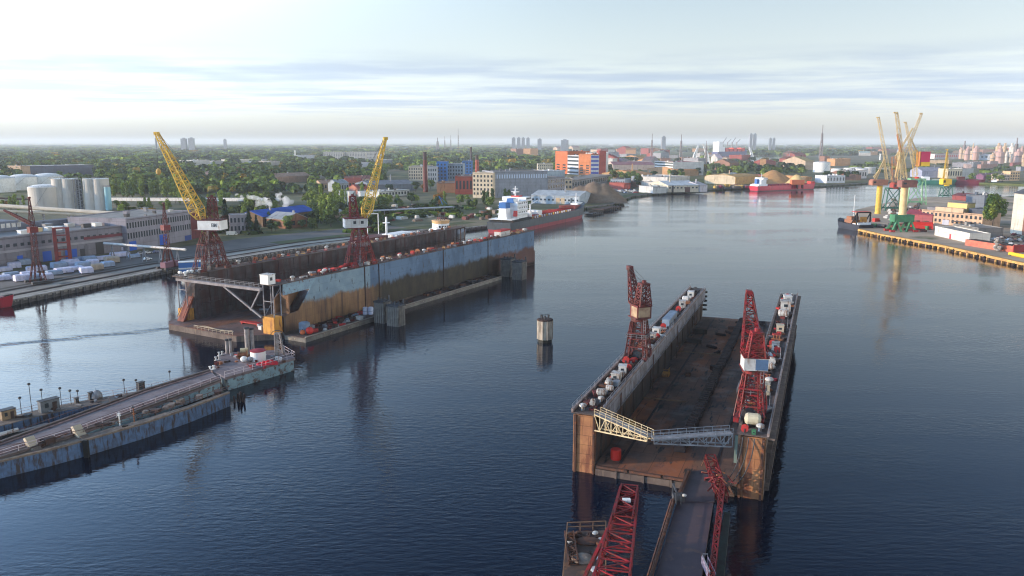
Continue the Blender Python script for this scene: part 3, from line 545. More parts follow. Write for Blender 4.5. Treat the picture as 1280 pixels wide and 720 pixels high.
# ================================================================ cranes on the docks
def yellow_crane(label, loc, rz, jaz, reach, rise, legm, jm, housem, hl=13.0, hw=7.6, hd=5., hh=3.4, jw=3.4, af=7.5, marks=False, loops=True, foot=5.2, hook=True, nj=16, twh=None, backw=False, jd=2.6):
    t = thing('dockside_crane', label, 'crane', loc, rz)
    for sx in (-1, 1):
        for sy in (-1, 1):
            mb = MB(); mb.lattice((sx * 2.1, sy * foot, .8), (sx * 1.3, sy * 1.5, hl - .8), 1.0, .6, 1.0, .6, 5, .09, (0, 1, 0)); mb.bx(sx*2.1 - .45, sx*2.1 + .45, sy*foot - 1.2, sy*foot + 1.2, .05, .9); mb.build('leg', legm, t)
    mb = MB(); mb.lattice((0, 0, 1.5), (0, 0, hl - .6), 3.4, 2.8, 3.4, 2.8, 4, .12, (0, 1, 0), x=True)
    for z, k in ((hl * .33, .78), (hl * .66, .55)):
        f = 1.6 + foot * k * .8
        mb.path([(-1.9, -f, z), (1.9, -f, z), (1.9, f, z), (-1.9, f, z), (-1.9, -f, z)], .16)
    mb.bx(-2.2, 2.2, -2.2, 2.2, hl * .5, hl * .5 + .2); mb.build('portal_tower', legm, t)
    if loops:
        mb = MB()
        for sx in (-1, 1): mb.path([(sx * (1.6 + 3.6 * math.sin(a)), .5, hl * (.95 - .85 * (i / 9))) for i, a in enumerate([PI * .5 * (k / 9) ** .7 for k in range(10)])], .1)
        for sx in (-1, 1): mb.path([(sx * .6, sx * (1.6 + 4.4 * math.sin(a)), hl * (.95 - .85 * (i / 9))) for i, a in enumerate([PI * .5 * (k / 9) ** .7 for k in range(10)])], .1)
        mb.build('cable_loop', legm, t)
    mb = MB(); mb.bar((1.5, -2.2, .5), (1.5, -2.0, hl), .05).bar((2.0, -2.2, .5), (2.0, -2.0, hl), .05)
    for k in range(int(hl / .7)): mb.bar((1.5, -2.2, .7 + k * .7), (2.0, -2.2, .7 + k * .7), .04)
    mb.rail([(-2.4, -2.4, hl * .5 + .2), (2.4, -2.4, hl * .5 + .2), (2.4, 2.4, hl * .5 + .2), (-2.4, 2.4, hl * .5 + .2), (-2.4, -2.4, hl * .5 + .2)], 1.0, 1.2, .04); mb.build('ladder', GRY, t)
    MB().path([(-.8, .6, 1), (-.9, .3, hl * .4), (-.6, .8, hl)], .1, 6).path([(.7, -.6, 1), (.4, -.9, hl * .5), (.6, -.5, hl)], .08, 6).bx(-1, .8, -1, .6, .1, 1.8).build('cable', DGRY, t)
    rot = bpy.data.objects.new('slewing_platform', MB().cyl(0, 0, hl - .7, hl, 1.9, 20).bx(-hw/2 - .1, hw/2 + .1, -hd/2 - .1, hd/2 + .1, hl, hl + .25).mesh('slewing_platform', legm)); COL.objects.link(rot); rot.parent = t; rot.rotation_euler.z = jaz - rz
    # the platform's local +x is the way the jib points
    back = -hw * .18
    MB().bx(-hw/2 + back, hw/2 + back, -hd/2, hd/2, hl + .25, hl + hh).build('machinery_house', housem, rot)
    MB().bx(-hw/2 + back - .15, hw/2 + back + .15, -hd/2 - .15, hd/2 + .15, hl + hh, hl + hh + .25).rail([(-hw/2+back, -hd/2, hl+hh+.25), (hw/2+back, -hd/2, hl+hh+.25), (hw/2+back, hd/2, hl+hh+.25), (-hw/2+back, hd/2, hl+hh+.25), (-hw/2+back, -hd/2, hl+hh+.25)], 1, 1.5, .05).build('house_roof', legm, rot)
    for k in (-1, 1): MB().bx(hw * .1 + back + k * 1.3 - .5, hw * .1 + back + k * 1.3 + .5, -hd/2 - .04, -hd/2, hl + 1.6, hl + 2.6).build('window', GLASS, rot)
    MB().bx(hw/2 + back, hw/2 + back + .04, -1.2, -.1, hl + 1.4, hl + 2.7).build('cab_window', GLASS, rot)
    if marks:                                          # two dark painted glyphs on the long side
        for s in (-1, 1):
            mb = MB(); y = s * (hd/2 + .03)
            for x0, segs in ((-2.7, 'N'), (-1.7, 'B')):
                x0 += back
                mb.bx(x0, x0 + .2, min(y, y + .02), max(y, y + .02), hl + 1.3, hl + 2.5); mb.bx(x0 + .6, x0 + .8, min(y, y + .02), max(y, y + .02), hl + 1.3, hl + 2.5)
                if segs == 'N': mb.bar((x0 + .1, y, hl + 2.4), (x0 + .7, y, hl + 1.4), .09)
                else:
                    for z in (1.3, 1.82, 2.34): mb.bx(x0 + .2, x0 + .6, min(y, y + .02), max(y, y + .02), hl + z, hl + z + .16)
            mb.build('marking', DGRY, rot)
    ax = -1.6
    mb = MB(); mb.lattice((ax, 0, hl + hh + .2), (ax - .3, 0, hl + hh + af), 2.9, 1.8, 2.9, 1.8, 4, .15, (1, 0, 0), x=True); mb.bx(ax - 1.4, ax + .9, -1., 1., hl + hh + af, hl + hh + af + .3); mb.cyl(ax - .3, 0, hl + hh + af + .3, hl + hh + af + .9, .5, 10); mb.build('a_frame', legm, rot)
    P0 = Vector((2.0, 0, hl + hh - .4)); P1 = Vector((reach, 0, hl + hh + rise)); mid = P0.lerp(P1, .12)
    dj = (P1 - P0).normalized(); upv = Vector((-dj.z, 0, dj.x))
    mb = MB(); mb.lattice(P0, mid, jw * .75, jw, .6, jd, 2, .17, upv, x=False); mb.lattice(mid, P1, jw, jw * .32, jd, .8, nj, .16, upv, rb=.11)
    mb.build('jib', jm, rot)
    MB().lathe([(.55, -.25), (.6, 0), (.55, .25)], P1.x, 0, P1.z, 12).bx(P1.x - .7, P1.x + .9, -.5, .5, P1.z - .5, P1.z + .5).build('jib_head', jm, rot)
    mb = MB(); top = Vector((ax - .3, 0, hl + hh + af + .5))
    for s in (-.5, .5): mb.bar(top + Vector((0, s, 0)), P0.lerp(P1, .72) + Vector((0, s, .3)), .04); mb.bar(top + Vector((0, s, 0)), P1 + Vector((0, s, .3)), .035)
    mb.build('stay_rope', DGRY, rot)
    if hook:
        hz = 11.5; MB().bar(P1 + Vector((.5, 0, -.4)), P1 + Vector((.5, 0, -hz)), .04).build('hoist_rope', DGRY, rot)
        MB().lathe([(.15, -1.3), (.75, -.8), (.85, 0), (.5, .7), (.1, 1)], P1.x + .5, 0, P1.z - hz - 1, 12).build('hook_block', mat('tan_hook', (.5, .33, .12)), rot)
    return t
LW = (2.6); y1 = 11.5; y2 = 43
pa = loc2w(OA, DIRA, LW, y1, HA + .15); pb = loc2w(OA, DIRA, WA - 2.4, y2, HA + .15)
rz = math.pi - DIRA * 0
yellow_crane('yellow jib crane on dark red portal, left wing of the larger dock, jib leaning left', pa, -DIRA, R(173), 16.0, 28.8, DRED, YEL, WHT, hl=13.6, hw=8.2, marks=True, jw=4.6, jd=3.4)
yellow_crane('yellow jib crane on dark red portal, blue side of the larger dock, jib leaning right', pb, -DIRA, R(22), 10.2, 27.4, REDST, YEL, WHT2, hl=13.4, hw=7.6, jw=4.4, jd=3.2, hook=False)
pc = loc2w(OB, DIRB, 2.6, 41, HB + .15); pd = loc2w(OB, DIRB, WB - 3.3, 9.5, HB + .15)
rc_ = yellow_crane('dull red crane with tan cab on the left wall of the smaller dock', pc, -DIRB, R(108), 5.2, 7.6, DRED, DRED, DRED, hl=9.4, hw=3.8, hd=3.4, hh=3.0, jw=2.2, jd=2.0, af=5.0, loops=False, foot=1.9, hook=False, nj=6)
bc = yellow_crane('bright red crane with white and blue cab on the right wall of the smaller dock', pd, -DIRB, R(83), 8., 9.6, BRED, BRED, WHT2, hl=9.0, hw=4.0, hd=4.1, hh=2.5, jw=3.3, jd=2.2, af=4.4, loops=False, foot=3.2, hook=False, nj=8)


for ch in bc.children:
    if ch.name.startswith('slewing'): MB().bx(-2.2, 1.0, -2.13, -2.06, 9.4, 11.3).build('blue_side_panel', BLUM_, ch); MB().bx(-2.8, -2.74, -2., .1, 9.4, 11.3).build('blue_rear_panel', BLUM_, ch)

for ch in rc_.children:
    if ch.name.startswith('slewing'): MB().bx(-2.7, -2.62, -1.3, 1.5, 10., 12.2).bx(-2.3, .4, 1.72, 1.8, 9.9, 12.2).build('tan_panel', mat('tan_cab', (.36, .26, .16), (.22, .13, .09), .7), ch)
for y, x in ((14, 5.2), (45, 5.3), (78, 5.2), (108, 5.2)):
    MB().bx(x - .1, x + .5, y, y + 2.4, HB - 6.5, HB - 6.2).rail([(x + .5, y, HB - 6.2), (x + .5, y + 2.4, HB - 6.2)], 1., .8, .04).bar((x, y + .3, 1.9), (x, y + .3, HB), .06).bar((x, y + .8, 1.9), (x, y + .8, HB), .06).build('wall_ladder', RUST, dB)
# ================================================================ deck machinery on the docks
def proto_vent(m=WHT2):
    t = thing('ventilator', '', ''); MB().lathe([(.45, 0), (.4, .2), (.4, 1.1)], n=12).build('stem', m, t)
    MB().lathe([(.85, 1.0), (.95, 1.15), (.9, 1.5), (.5, 1.75), (.05, 1.82)], n=14).build('cowl', m, t); return t
def proto_tank(m=WHT2):
    t = thing('deck_tank', '', ''); mb = MB()
    mb.lathe([(.05, -1.3), (.7, -1.15), (.95, -.8), (.95, .8), (.7, 1.15), (.05, 1.3)], n=14)
    mb.v = [(z, y, x + 1.25) for x, y, z in mb.v]; mb.build('shell', m, t)
    MB().bx(-.8, -.5, -.8, .8, 0, .6).bx(.5, .8, -.8, .8, 0, .6).build('saddle', DGRY, t); return t
def proto_box(m=WHT2):
    t = thing('deck_house', '', ''); MB().bx(-1., 1., -1.3, 1.3, 0, 2.1).build('wall', m, t); MB().bx(-1.1, 1.1, -1.4, 1.4, 2.1, 2.25).build('roof', m, t)
    MB().bx(-1.04, -1., -.4, .4, .2, 1.8).build('door', DGRY, t); MB().bx(-.4, .4, -1.34, -1.3, 1., 1.6).build('window', GLASS, t); return t
def proto_winch(m=GRY):
    t = thing('mooring_winch', '', ''); MB().bx(-.9, .9, -1.2, 1.2, 0, .3).build('bed', DKRUST, t); mb = MB()
    mb.lathe([(.75, -.8), (.75, -.7), (.4, -.68), (.4, .68), (.75, .7), (.75, .8)], n=14); mb.v = [(x, z, y + .95) for x, y, z in mb.v]; mb.build('drum', m, t)
    MB().bx(-.5, .5, .85, 1.3, .3, 1.5).build('gearbox', m, t); return t
def proto_boll(m=DKRUST):
    t = thing('bollard', '', ''); MB().bx(-.9, .9, -.35, .35, 0, .12).build('base', m, t)
    for s in (-.5, .5): MB().lathe([(.25, .12), (.22, .8), (.36, .85), (.34, 1.05), (.1, 1.1)], s, 0, 0, 12).build('post', m, t)
    return t
def proto_reel(m=DRED):
    t = thing('cable_reel', '', ''); mb = MB(); mb.lathe([(.95, -.55), (.95, -.45), (.45, -.44), (.45, .44), (.95, .45), (.95, .55)], n=16); mb.v = [(x, z, y + .97) for x, y, z in mb.v]; mb.build('spool', m, t)
    MB().bx(-.15, .15, -.7, -.6, 0, 1.1).bx(-.15, .15, .6, .7, 0, 1.1).build('stand', DGRY, t); return t
def proto_post(m=GRY):
    t = thing('lamp_post', '', ''); MB().cyl(0, 0, 0, 4.2, .07, 8).path([(0, 0, 4.2), (.6, 0, 4.4)], .05).build('pole', m, t); MB().bx(.4, .95, -.15, .15, 4.3, 4.45).build('lamp', WHT2, t); return t
def proto_junk(m=DRED):
    t = thing('valve_chest', '', ''); mb = MB()
    for i in range(3): mb.cyl(-.7 + i * .7, 0, .35, 1.1, .09, 6); mb.lathe([(.28, 1.08), (.28, 1.16)], -.7 + i * .7, 0, 0, 10)
    mb.build('handwheel', m, t); MB().bx(-1.1, 1.1, -.3, .3, 0, .4).path([(-1.3, 0, .25), (1.3, 0, .25)], .12, 8).build('manifold', m, t); return t
PRO = {}; SC = .74
def put(kind, label, pos, rz, group, m=None, cat=None, s=1.):
    fn, c0 = {'vent': (proto_vent, 'ventilator'), 'tank': (proto_tank, 'tank'), 'box': (proto_box, 'deckhouse'), 'winch': (proto_winch, 'winch'), 'boll': (proto_boll, 'bollard'), 'reel': (proto_reel, 'cable reel'), 'post': (proto_post, 'lamp post'), 'junk': (proto_junk, 'valve chest')}[kind]
    key = (kind, m.name if m else '')
    if key not in PRO: o = PRO[key] = fn(m) if m else fn()
    else: o = copy_tree(PRO[key])
    o.location = pos; o.rotation_euler.z = rz; s *= SC * (.78 if kind == 'tank' else 1.); m = m; o.scale = (s, s, s); tag(o, label, cat or c0, group); return o
REDM = mat('red_machine_paint', (.42, .03, .03), (.25, .03, .03), .9, c3=(.1, .04, .03), s3=2.)
ORGM = mat('rust_orange_machine', (.32, .13, .06), (.2, .08, .05), .9, rv=.2); BLUM = mat('blue_grey_paint', (.20, .27, .36), (.14, .19, .26), .8, rv=.1)
def row(o, a, w0, w1, y0, y1, n, z, kinds, where, seed):
    r = random.Random(seed)
    names = {'vent': 'mushroom ventilator', 'tank': 'cylindrical tank', 'box': 'small deckhouse', 'winch': 'mooring winch', 'boll': 'twin bollard', 'reel': 'cable reel', 'post': 'thin lamp post', 'junk': 'valve chest with handwheels'}
    for i in range(n):
        k, m, cn = kinds[r.randrange(len(kinds))] if i >= len(kinds) else kinds[i]
        y = y0 + (y1 - y0) * (i + r.uniform(.2, .8)) / n; x = r.uniform(w0, w1)
        put(k, f'{cn} {names[k]} on {where}', loc2w(o, a, x, y, z), -a + r.choice([0, 0, PI/2, .2, -.15]), f'{cn} {names[k]}s on {where}', m, s=r.uniform(.85, 1.15))
zB = HB + .15; zA = HA + .16
WORN = mat('worn_white_paint', (.42, .42, .40), (.30, .29, .28), .9, c3=(.16, .09, .06), s3=1.6, th3=.56, streak=1, rough=.6, rv=.2)
# right dock, left wall: white machinery in two runs, red pieces between
for i, (k, m, y, x, lab, s) in enumerate([
    ('vent', WORN, 1.5, 1.2, 'white mushroom ventilator at the very corner of the smaller dock, by the cream gangway', 1), ('junk', DRED, 2.2, 3, 'red valve chest beside the cream gangway root on the smaller dock', 1),
    ('winch', WORN, 4.5, 2.2, 'grey mooring winch near the front corner of the smaller dock left wall', 1), ('boll', None, 6.2, 1, 'rusty twin bollard near the front corner of the smaller dock left wall', 1),
    ('vent', WORN, 7.2, 3.1, 'white ventilator behind the front winch on the smaller dock left wall', .9), ('tank', WORN, 10.3, 2.3, 'largest white tank on the smaller dock left wall, before the red crane', 1.35),
    ('tank', WORN, 14.0, 3, 'bright white tank just behind the largest one on the smaller dock', 1.1), ('vent', WORN, 16.5, 2.2, 'white ventilator midway to the dull red crane', 1.25), ('winch', WHT2, 18.5, 1.6, 'pale winch midway to the dull red crane', 1.1),
    ('box', WORN, 21.5, 2.4, 'white deckhouse with dark door before the dull red crane', 1.15), ('vent', WORN, 24.2, 3, 'white ventilator behind the deckhouse before the dull red crane', 1.1), ('box', WHT2, 27.5, 2.3, 'grey white deckhouse nearest the foot of the dull red crane', 1.1),
    ('reel', REDM, 29.7, 3., 'bright red cable reel in front of the dull red crane foot', 1.), ('reel', REDM, 35, 1.2, 'red cable reel beneath the dull red crane portal', 1.1), ('junk', DRED, 46, 3, 'red valve chest just behind the dull red crane', 1.2),
    ('junk', DRED, 50, 1.6, 'red valve chest farther behind the dull red crane', 1.2), ('box', WORN, 58, 2.4, 'white deckhouse first beyond the dull red crane', 1.15), ('reel', REDM, 60.5, 3.2, 'red cable reel between the two white deckhouses beyond the crane', .9),
    ('box', WHT2, 64, 2.2, 'grey white deckhouse second beyond the dull red crane', 1.2), ('junk', ORGM, 67, 3.2, 'orange brown valve chest beyond the white deckhouses', 1.2), ('reel', REDM, 71, 2.6, 'red cable reel before the long blue grey locker', 1.1),
    ('tank', BLUM, 88, 2.4, 'blue grey tank at the end of the long locker', 1.3), ('reel', REDM, 95, 2.4, 'red cable reel near the far end of the left wall', 1.1), ('box', WORN, 101, 2.5, 'white deckhouse near the far end of the left wall', 1.3),
    ('tank', WHT2, 109, 2.3, 'pale tank near the far end of the left wall', 1.6), ('box', WHT2, 117, 2.5, 'grey white deckhouse toward the far end of the left wall', 1.3), ('winch', DGRY, 128, 2.3, 'dark winch at the far end of the left wall', 1.2)]):
    put(k, lab, loc2w(OB, DIRB, x, y, zB), -DIRB + (i % 3) * .08, None, m, s=s)
t = thing('equipment_locker', 'long blue grey locker on the left wall of the smaller dock beyond the crane', 'locker', loc2w(OB, DIRB, 2.6, 74, zB), -DIRB)
MB().bx(-.9, 1, 0, 12, 0, 1.9).build('body', BLUM, t); MB().bx(-1, 1.1, -.1, 12.1, 1.9, 2.05).build('lid', BLUM, t)
for i in range(4): MB().bx(1., 1.04, .6 + i * 3, 2.6 + i * 3, .3, 1.6).build('door', GRY, t)
# right dock, right wall
xr = WB - 2.3
for i, (k, m, y, x, lab, s) in enumerate([
    ('reel', REDM, 1.0, -1.2, 'red cable reel at the gangway root on the right wall', .9), ('tank', mat('cream_tank', (.5, .46, .33), (.4, .35, .25), .8), 4.2, -.2, 'large cream tank in front of the bright red crane', 1.9), ('vent', WORN, 2.4, 1.2, 'white ventilator at the front corner of the right wall', 1.),
    ('winch', DGRY, 7.2, .8, 'dark winch wedged under the bright red crane', 1.4), ('box', GRN, .6, .3, 'small green locker at the gangway root on the right wall', .45),
    ('box', mat('pale_tan_paint', (.42, .36, .27), rough=.6), 24, .2, 'pale tan deckhouse directly behind the bright red crane', 1.3), ('reel', REDM, 28, -.8, 'red reel behind the bright red crane', 1.1), ('vent', WHT2, 30.5, .8, 'grey white ventilator behind the bright red crane', 1.2), ('junk', ORGM, 34, 0, 'orange brown valve chest behind the bright red crane', 1.3),
    ('tank', WORN, 41, 0, 'white tank on the right wall, middle of the dock', 1.6), ('winch', WHT2, 46, .4, 'pale winch on the right wall beside the white tank', 1.3), ('reel', BLUM, 51, -.6, 'blue grey reel on the right wall', 1.1), ('box', WORN, 60, .3, 'white deckhouse with red reels around it on the right wall', 1.1),
    ('reel', REDM, 63, -.6, 'red reel beside the white deckhouse on the right wall', 1.1), ('reel', REDM, 57, .9, 'second red reel beside the white deckhouse on the right wall', 1.1), ('junk', ORGM, 70, 0, 'rust orange valve chest past the white deckhouse, right wall', 1.4), ('box', mat('pale_tan_paint', (0, 0, 0)), 79, .3, 'pale tan deckhouse two thirds along the right wall', 1.2),
    ('junk', DKRUST, 87, 0, 'dark rusty valve chest on the right wall, nearer', 1.5), ('tank', WORN, 97, .2, 'long white tank near the far end of the right wall', 2.), ('box', WORN, 108, .2, 'broad white deckhouse near the far end of the right wall', 1.8), ('box', WHT2, 119, .3, 'grey white deckhouse at the far end of the right wall', 1.5), ('reel', REDM, 126, 0, 'red reel at the far tip of the right wall', 1.2), ('junk', DKRUST, 114, -.9, 'dark rusty valve chest near the far deckhouses', 1.5)]):
    put(k, lab, loc2w(OB, DIRB, xr + x, y, zB), -DIRB + (i % 3) * .1, None, m, s=s)
for y in (15, 50, 84, 118): put('post', 'thin lamp post on the right wall of the smaller dock', loc2w(OB, DIRB, WB - .4, y, zB), -DIRB + PI, 'lamp posts on the right wall of the smaller dock')
# left dock walls
row(OA, DIRA, WA - 4, WA - 1.2, 48, LA - 4, 60, zA, [('junk', ORGM, 'rust orange'), ('reel', REDM, 'red'), ('junk', DRED, 'dull red'), ('vent', WHT2, 'pale'), ('reel', ORGM, 'orange brown'), ('boll', DKRUST, 'dark rusty'), ('junk', mat('ochre_machine', (.4, .25, .1)), 'ochre')], 'the blue-sided wall of the larger dock', 3)
row(OA, DIRA, WA - 4, WA - 1.2, 6, 30, 14, zA, [('junk', DKRUST, 'dark'), ('vent', WHT2, 'pale'), ('boll', RUST, 'rusty')], 'the near end of the blue-sided wall', 5)
row(OA, DIRA, WA - 4, WA - 1.2, 22, 46, 20, zA, [('junk', REDM, 'bright red'), ('reel', REDM, 'bright red')], 'the blue-sided wall around the crane foot', 8)
row(OA, DIRA, .9, 4.2, 22, LA - 14, 60, zA, [('junk', DRED, 'dull red'), ('vent', WHT2, 'pale'), ('boll', DKRUST, 'dark rusty'), ('junk', REDM, 'bright red'), ('reel', ORGM, 'orange brown'), ('junk', mat('ochre_machine', (0, 0, 0)), 'ochre')], 'the shore-side wall of the larger dock', 4)
row(OA, DIRA, 0, 4.8, -1, 6, 7, zA - .3, [('vent', WHT, 'white'), ('tank', WHT, 'white'), ('winch', GRY, 'grey')], 'the front corner of the shore-side wall', 6)
MB().bx(0, 5, -2.5, 3, HA - .5, HA - .1).build('corner_platform', DECK, dA)
p = loc2w(OA, DIRA, WA - 3.6, .3, zA); t = thing('control_cabin', 'white box control cabin on the front end of the blue-sided dock wall', 'cabin', p, -DIRA)
MB().bx(-1.7, 1.7, -1.5, 1.5, 0, 2.9).build('wall', WHT, t); MB().bx(-1.85, 1.85, -1.65, 1.65, 2.9, 3.1).build('roof', WHT2, t); MB().bx(1.7, 1.74, -.7, .3, 1.2, 2.2).build('window', GLASS, t); MB().cyl(.4, 0, 3.1, 5.2, .06, 6).build('aerial', DGRY, t)
t = thing('work_shelter', 'small red roofed shelter with pale side near the far end of the blue wall', 'shelter', loc2w(OA, DIRA, WA - 3, 142, zA), -DIRA)
MB().bx(-1.6, 1.8, 0, 9, 0, 2.2).build('wall', WHT2, t); MB().side([(-.3, 2.2), (9.3, 2.2), (9, 2.9), (0, 2.9)], -1.8, 2).build('roof', REDM, t)
# zigzag red truss fence and a brown lean-to on shore side of the left wing
t = thing('truss_guard', 'dark zigzag truss guard along the shore-side wall top', 'guard rail', loc2w(OA, DIRA, 0.2, 20, zA), -DIRA)
mb = MB(); mb.bar((0, 0, 2), (0, 34, 2), .12)
for i in range(17): mb.bar((0, i * 2, 0), (0, i * 2 + 1, 2), .12); mb.bar((0, i * 2 + 1, 2), (0, i * 2 + 2, 0), .12)
mb.build('truss', DGRY, t)
# ================================================================ work rafts beside the larger dock
def raft(label, x0, y0, w, l, z, m=DECK):
    t = thing('work_raft', label, 'raft', loc2w(OA, DIRA, x0, y0, 0), -DIRA)
    MB().bx(0, w, 0, l, -.8, z - .2).build('hull', mat('raft_hull', (.2, .19, .17), (.11, .10, .09), .4, c3=(.3, .26, .2), s3=.8), t); MB().bx(-.1, w + .1, -.1, l + .1, z - .2, z).build('deck', m, t)
    MB().bx(w - .3, w + .15, 0, l, z, z + .3).build('edge_beam', mat('pale_edge', (.27, .25, .22), (.18, .165, .15), .7), t); return t
raft('long low work raft with drums alongside the rusty front of the big dock', WA + 1.6, 1, 8.5, 43, 1.5)
raft('narrow work raft lying between the two dolphin pairs', WA + 1.6, 54, 5.6, 74, 1.3)
RW = lambda x, y, z=1.5: loc2w(OA, DIRA, WA + 1.6 + x, 1 + y, z)
t = thing('deck_tank', 'upright pale blue tank on the front of the long work raft', 'tank', RW(3.0, 5.5), 0); MB().lathe([(1.7, 0), (1.7, 3.0), (1.2, 3.3)], n=18).build('shell', BLUM, t); MB().lathe([(1.75, 1.0), (1.75, 1.15)], n=18).build('hoop', DGRY, t)
t = thing('buoy', 'bright red ball buoy at the front edge of the long work raft', 'buoy', RW(6.3, 4.2), 0); MB().ball(0, 0, 1.15, 1.2, 1.2, 1.15, 16, 10).build('body', mat('red_plastic', (.6, .02, .02)), t); MB().cyl(0, 0, 2.2, 2.5, .2, 8).build('eye', DGRY, t)
t = thing('buoy', 'dull orange small buoy beside the bright red one', 'buoy', RW(4.9, 2.6), 0); MB().ball(0, 0, .8, .85, .85, .8, 14, 8).build('body', mat('faded_orange', (.45, .12, .05)), t); MB().cyl(0, 0, 1.5, 1.8, .15, 8).build('eye', DGRY, t)
for x, y, lab in ((2.9, 35.4, 'pale blue drum near the dolphins on the work raft, left of the pair'), (4.5, 36.4, 'pale blue drum near the dolphins on the work raft, right of the pair')):
    t = thing('drum', lab, 'drum', RW(x, y)); MB().lathe([(.85, 0), (.85, 2.4), (.7, 2.5)], n=14).build('shell', mat('lilac_white', (.5, .55, .7), rough=.5), t); MB().lathe([(.9, 1.1), (.9, 1.25)], n=14).build('hoop', BLUM, t)
r = random.Random(11)
def litter(base, x0, x1, y0, y1, n, z, where, seed, mats=None, sc_=1.):
    r = random.Random(seed); mats = mats or [('dark rusty', DKRUST), ('dull red', DRED), ('pale', WHT2), ('grey', GRY), ('red', REDM), ('blue grey', BLUM)]
    for i in range(n):
        cn, m = mats[r.randrange(len(mats))]; k = r.choice(['crate', 'crate', 'bundle', 'coil'])
        p = base(r.uniform(x0, x1), r.uniform(y0, y1), z)
        if k == 'crate':
            a, b_, c_ = r.uniform(.5, 1.2), r.uniform(.5, 1.3), r.uniform(.5, 1.3); mb = MB().bx(-a, a, -b_, b_, 0, c_).bx(-a-.06, a+.06, -b_-.06, b_+.06, c_ * .8, c_ * .9); nm = 'crate'
        elif k == 'bundle':
            mb = MB(); nm = 'pipe_bundle'
            for j in range(5): mb.bar((-.5 + (j % 3) * .4, -1.5, .2 + .35 * (j // 3)), (-.5 + (j % 3) * .4, 1.6, .2 + .35 * (j // 3)), .17, 6)
        else:
            mb = MB(); nm = 'rope_coil'
            for j in range(3): mb.lathe([(.5, j * .2), (.85 - j * .1, j * .2 + .1), (.5, j * .2 + .2)], n=12)
        o = mb.build(nm, m); o.location = p; o.scale = (sc_, sc_, sc_); o.rotation_euler.z = r.uniform(0, 3); kn = nm.replace('_', ' ')
        tag(o, f'{cn} {kn} among the gear on {where}', kn, f'{cn} {kn}s on {where}')
litter(RW, .6, 7.2, 7, 42, 46, 1.5, 'the long work raft', 21)
litter(lambda x, y, z: loc2w(OA, DIRA, WA + 1.6 + x, 54 + y, z), .5, 4.6, 2, 72, 44, 1.3, 'the narrow work raft', 22, [('dark rusty', DKRUST), ('grey', DGRY), ('rusty', RUST)])
litter(lambda x, y, z: loc2w(OA, DIRA, x, y, z), 8, WA - 8, 12, 120, 50, 1.85, 'the floor of the larger dock', 23, [('dark rusty', DKRUST), ('grey', GRY), ('rusty', RUST)])
litter(lambda x, y, z: loc2w(OB, DIRB, x, y, z), 6, WB - 6, 50, 130, 14, 1.85, 'the floor of the smaller dock', 24, [('dark rusty', DKRUST), ('rusty', RUST)])
t = thing('blocking_trestle', 'red low trestle on the larger dock floor near its front', 'trestle', loc2w(OA, DIRA, 27, 5, 1.85), -DIRA); MB().bx(-4, 4, -1, 1, .5, .9).build('top', REDM, t)
for x in (-3.4, 3.4): MB().bx(x - .2, x + .2, -.9, .9, 0, .5).build('leg', REDM, t)
# ================================================================ floating bridge and barges, left foreground
def quadline(a, b): return a, b
LIL = mat('lilac_brown_deck', (.20, .16, .165), (.13, .10, .105), .25, c3=(.08, .05, .047), s3=.6, rough=.7, world=True)
def ribbon(mb, L1, L2, z0, z1):
    n = len(L1); vs = [(p[0], p[1], z1) for p in L1] + [(p[0], p[1], z1) for p in L2] + [(p[0], p[1], z0) for p in L1] + [(p[0], p[1], z0) for p in L2]; fs = []
    for i in range(n - 1): fs += [(i, i+1, n+i+1, n+i), (2*n+i, 3*n+i, 3*n+i+1, 2*n+i+1), (2*n+i, 2*n+i+1, i+1, i), (n+i, n+i+1, 3*n+i+1, 3*n+i)]
    fs += [(0, n, 3*n, 2*n), (n-1, 3*n-1, 4*n-1, 2*n-1)]
    return mb.add(vs, fs)
zD = 3.4
far = [at(-150, 592, zD), at(0, 553, zD), at(90, 521, zD), at(180, 488, zD), at(262, 463, zD)]
near = [at(-150, 620, zD), at(0, 573, zD), at(90, 545, zD), at(180, 511, zD), at(276, 475.5, zD)]
br = thing('floating_bridge', 'long lilac brown floating bridge deck running across the left of the water', 'bridge')
ribbon(MB(), far, near, zD - .5, zD).build('deck', LIL, br)
LB_ = mat('light_blue_hull', (.22, .33, .37), (.15, .23, .27), .4, c3=(.09, .06, .05), s3=.9, world=True, th3=.56)
def shift(L, dx, dy, z): return [Vector((p[0] + dx, p[1] + dy, z)) for p in L]
ribbon(MB(), shift(near[1:], -1.4, 2.2, 0), shift(near[1:], .12, -.2, 0), zD - 2.6, zD - .5).build('side_girder', LB_, br)
mb = MB(); ribbon(mb, shift(far, -.1, .2, 0), shift(far, .3, -.5, 0), zD, zD + .35); ribbon(mb, shift(near, -.3, .5, 0), shift(near, .1, -.2, 0), zD, zD + .35); mb.build('kerb_beam', mat('dark_kerb', (.1, .075, .07), (.06, .045, .04), .5), br)
mb = MB(); mb.path([(p[0]+.9, p[1]-1.4, zD + .15) for p in far], .13, 6); mb.path([(p[0] - 1., p[1] + 1.6, zD + .2) for p in near], .16, 6); mb.path([(p[0] - 1.5, p[1] + 2.4, zD + .2) for p in near], .12, 6); mb.build('pipe', mat('pink_grey_pipe', (.34, .25, .25), (.2, .13, .13), .6), br)
mb = MB(); mb.rail([(p[0], p[1], zD + .3) for p in near[1:]], 1.15, 3.2, .05); mb.build('near_railing', mat('pinkish_white_rail', (.5, .42, .42)), br)
mb = MB(); mb.rail([(p[0] - 1.2, p[1] + 1.9, zD) for p in near[:4]], .9, 5, .04, False); mb.rail([(p[0], p[1], zD + .3) for p in far[:4]], .9, 5, .04, False); mb.build('railing', mat('rusty_rail', (0, 0, 0)), br)
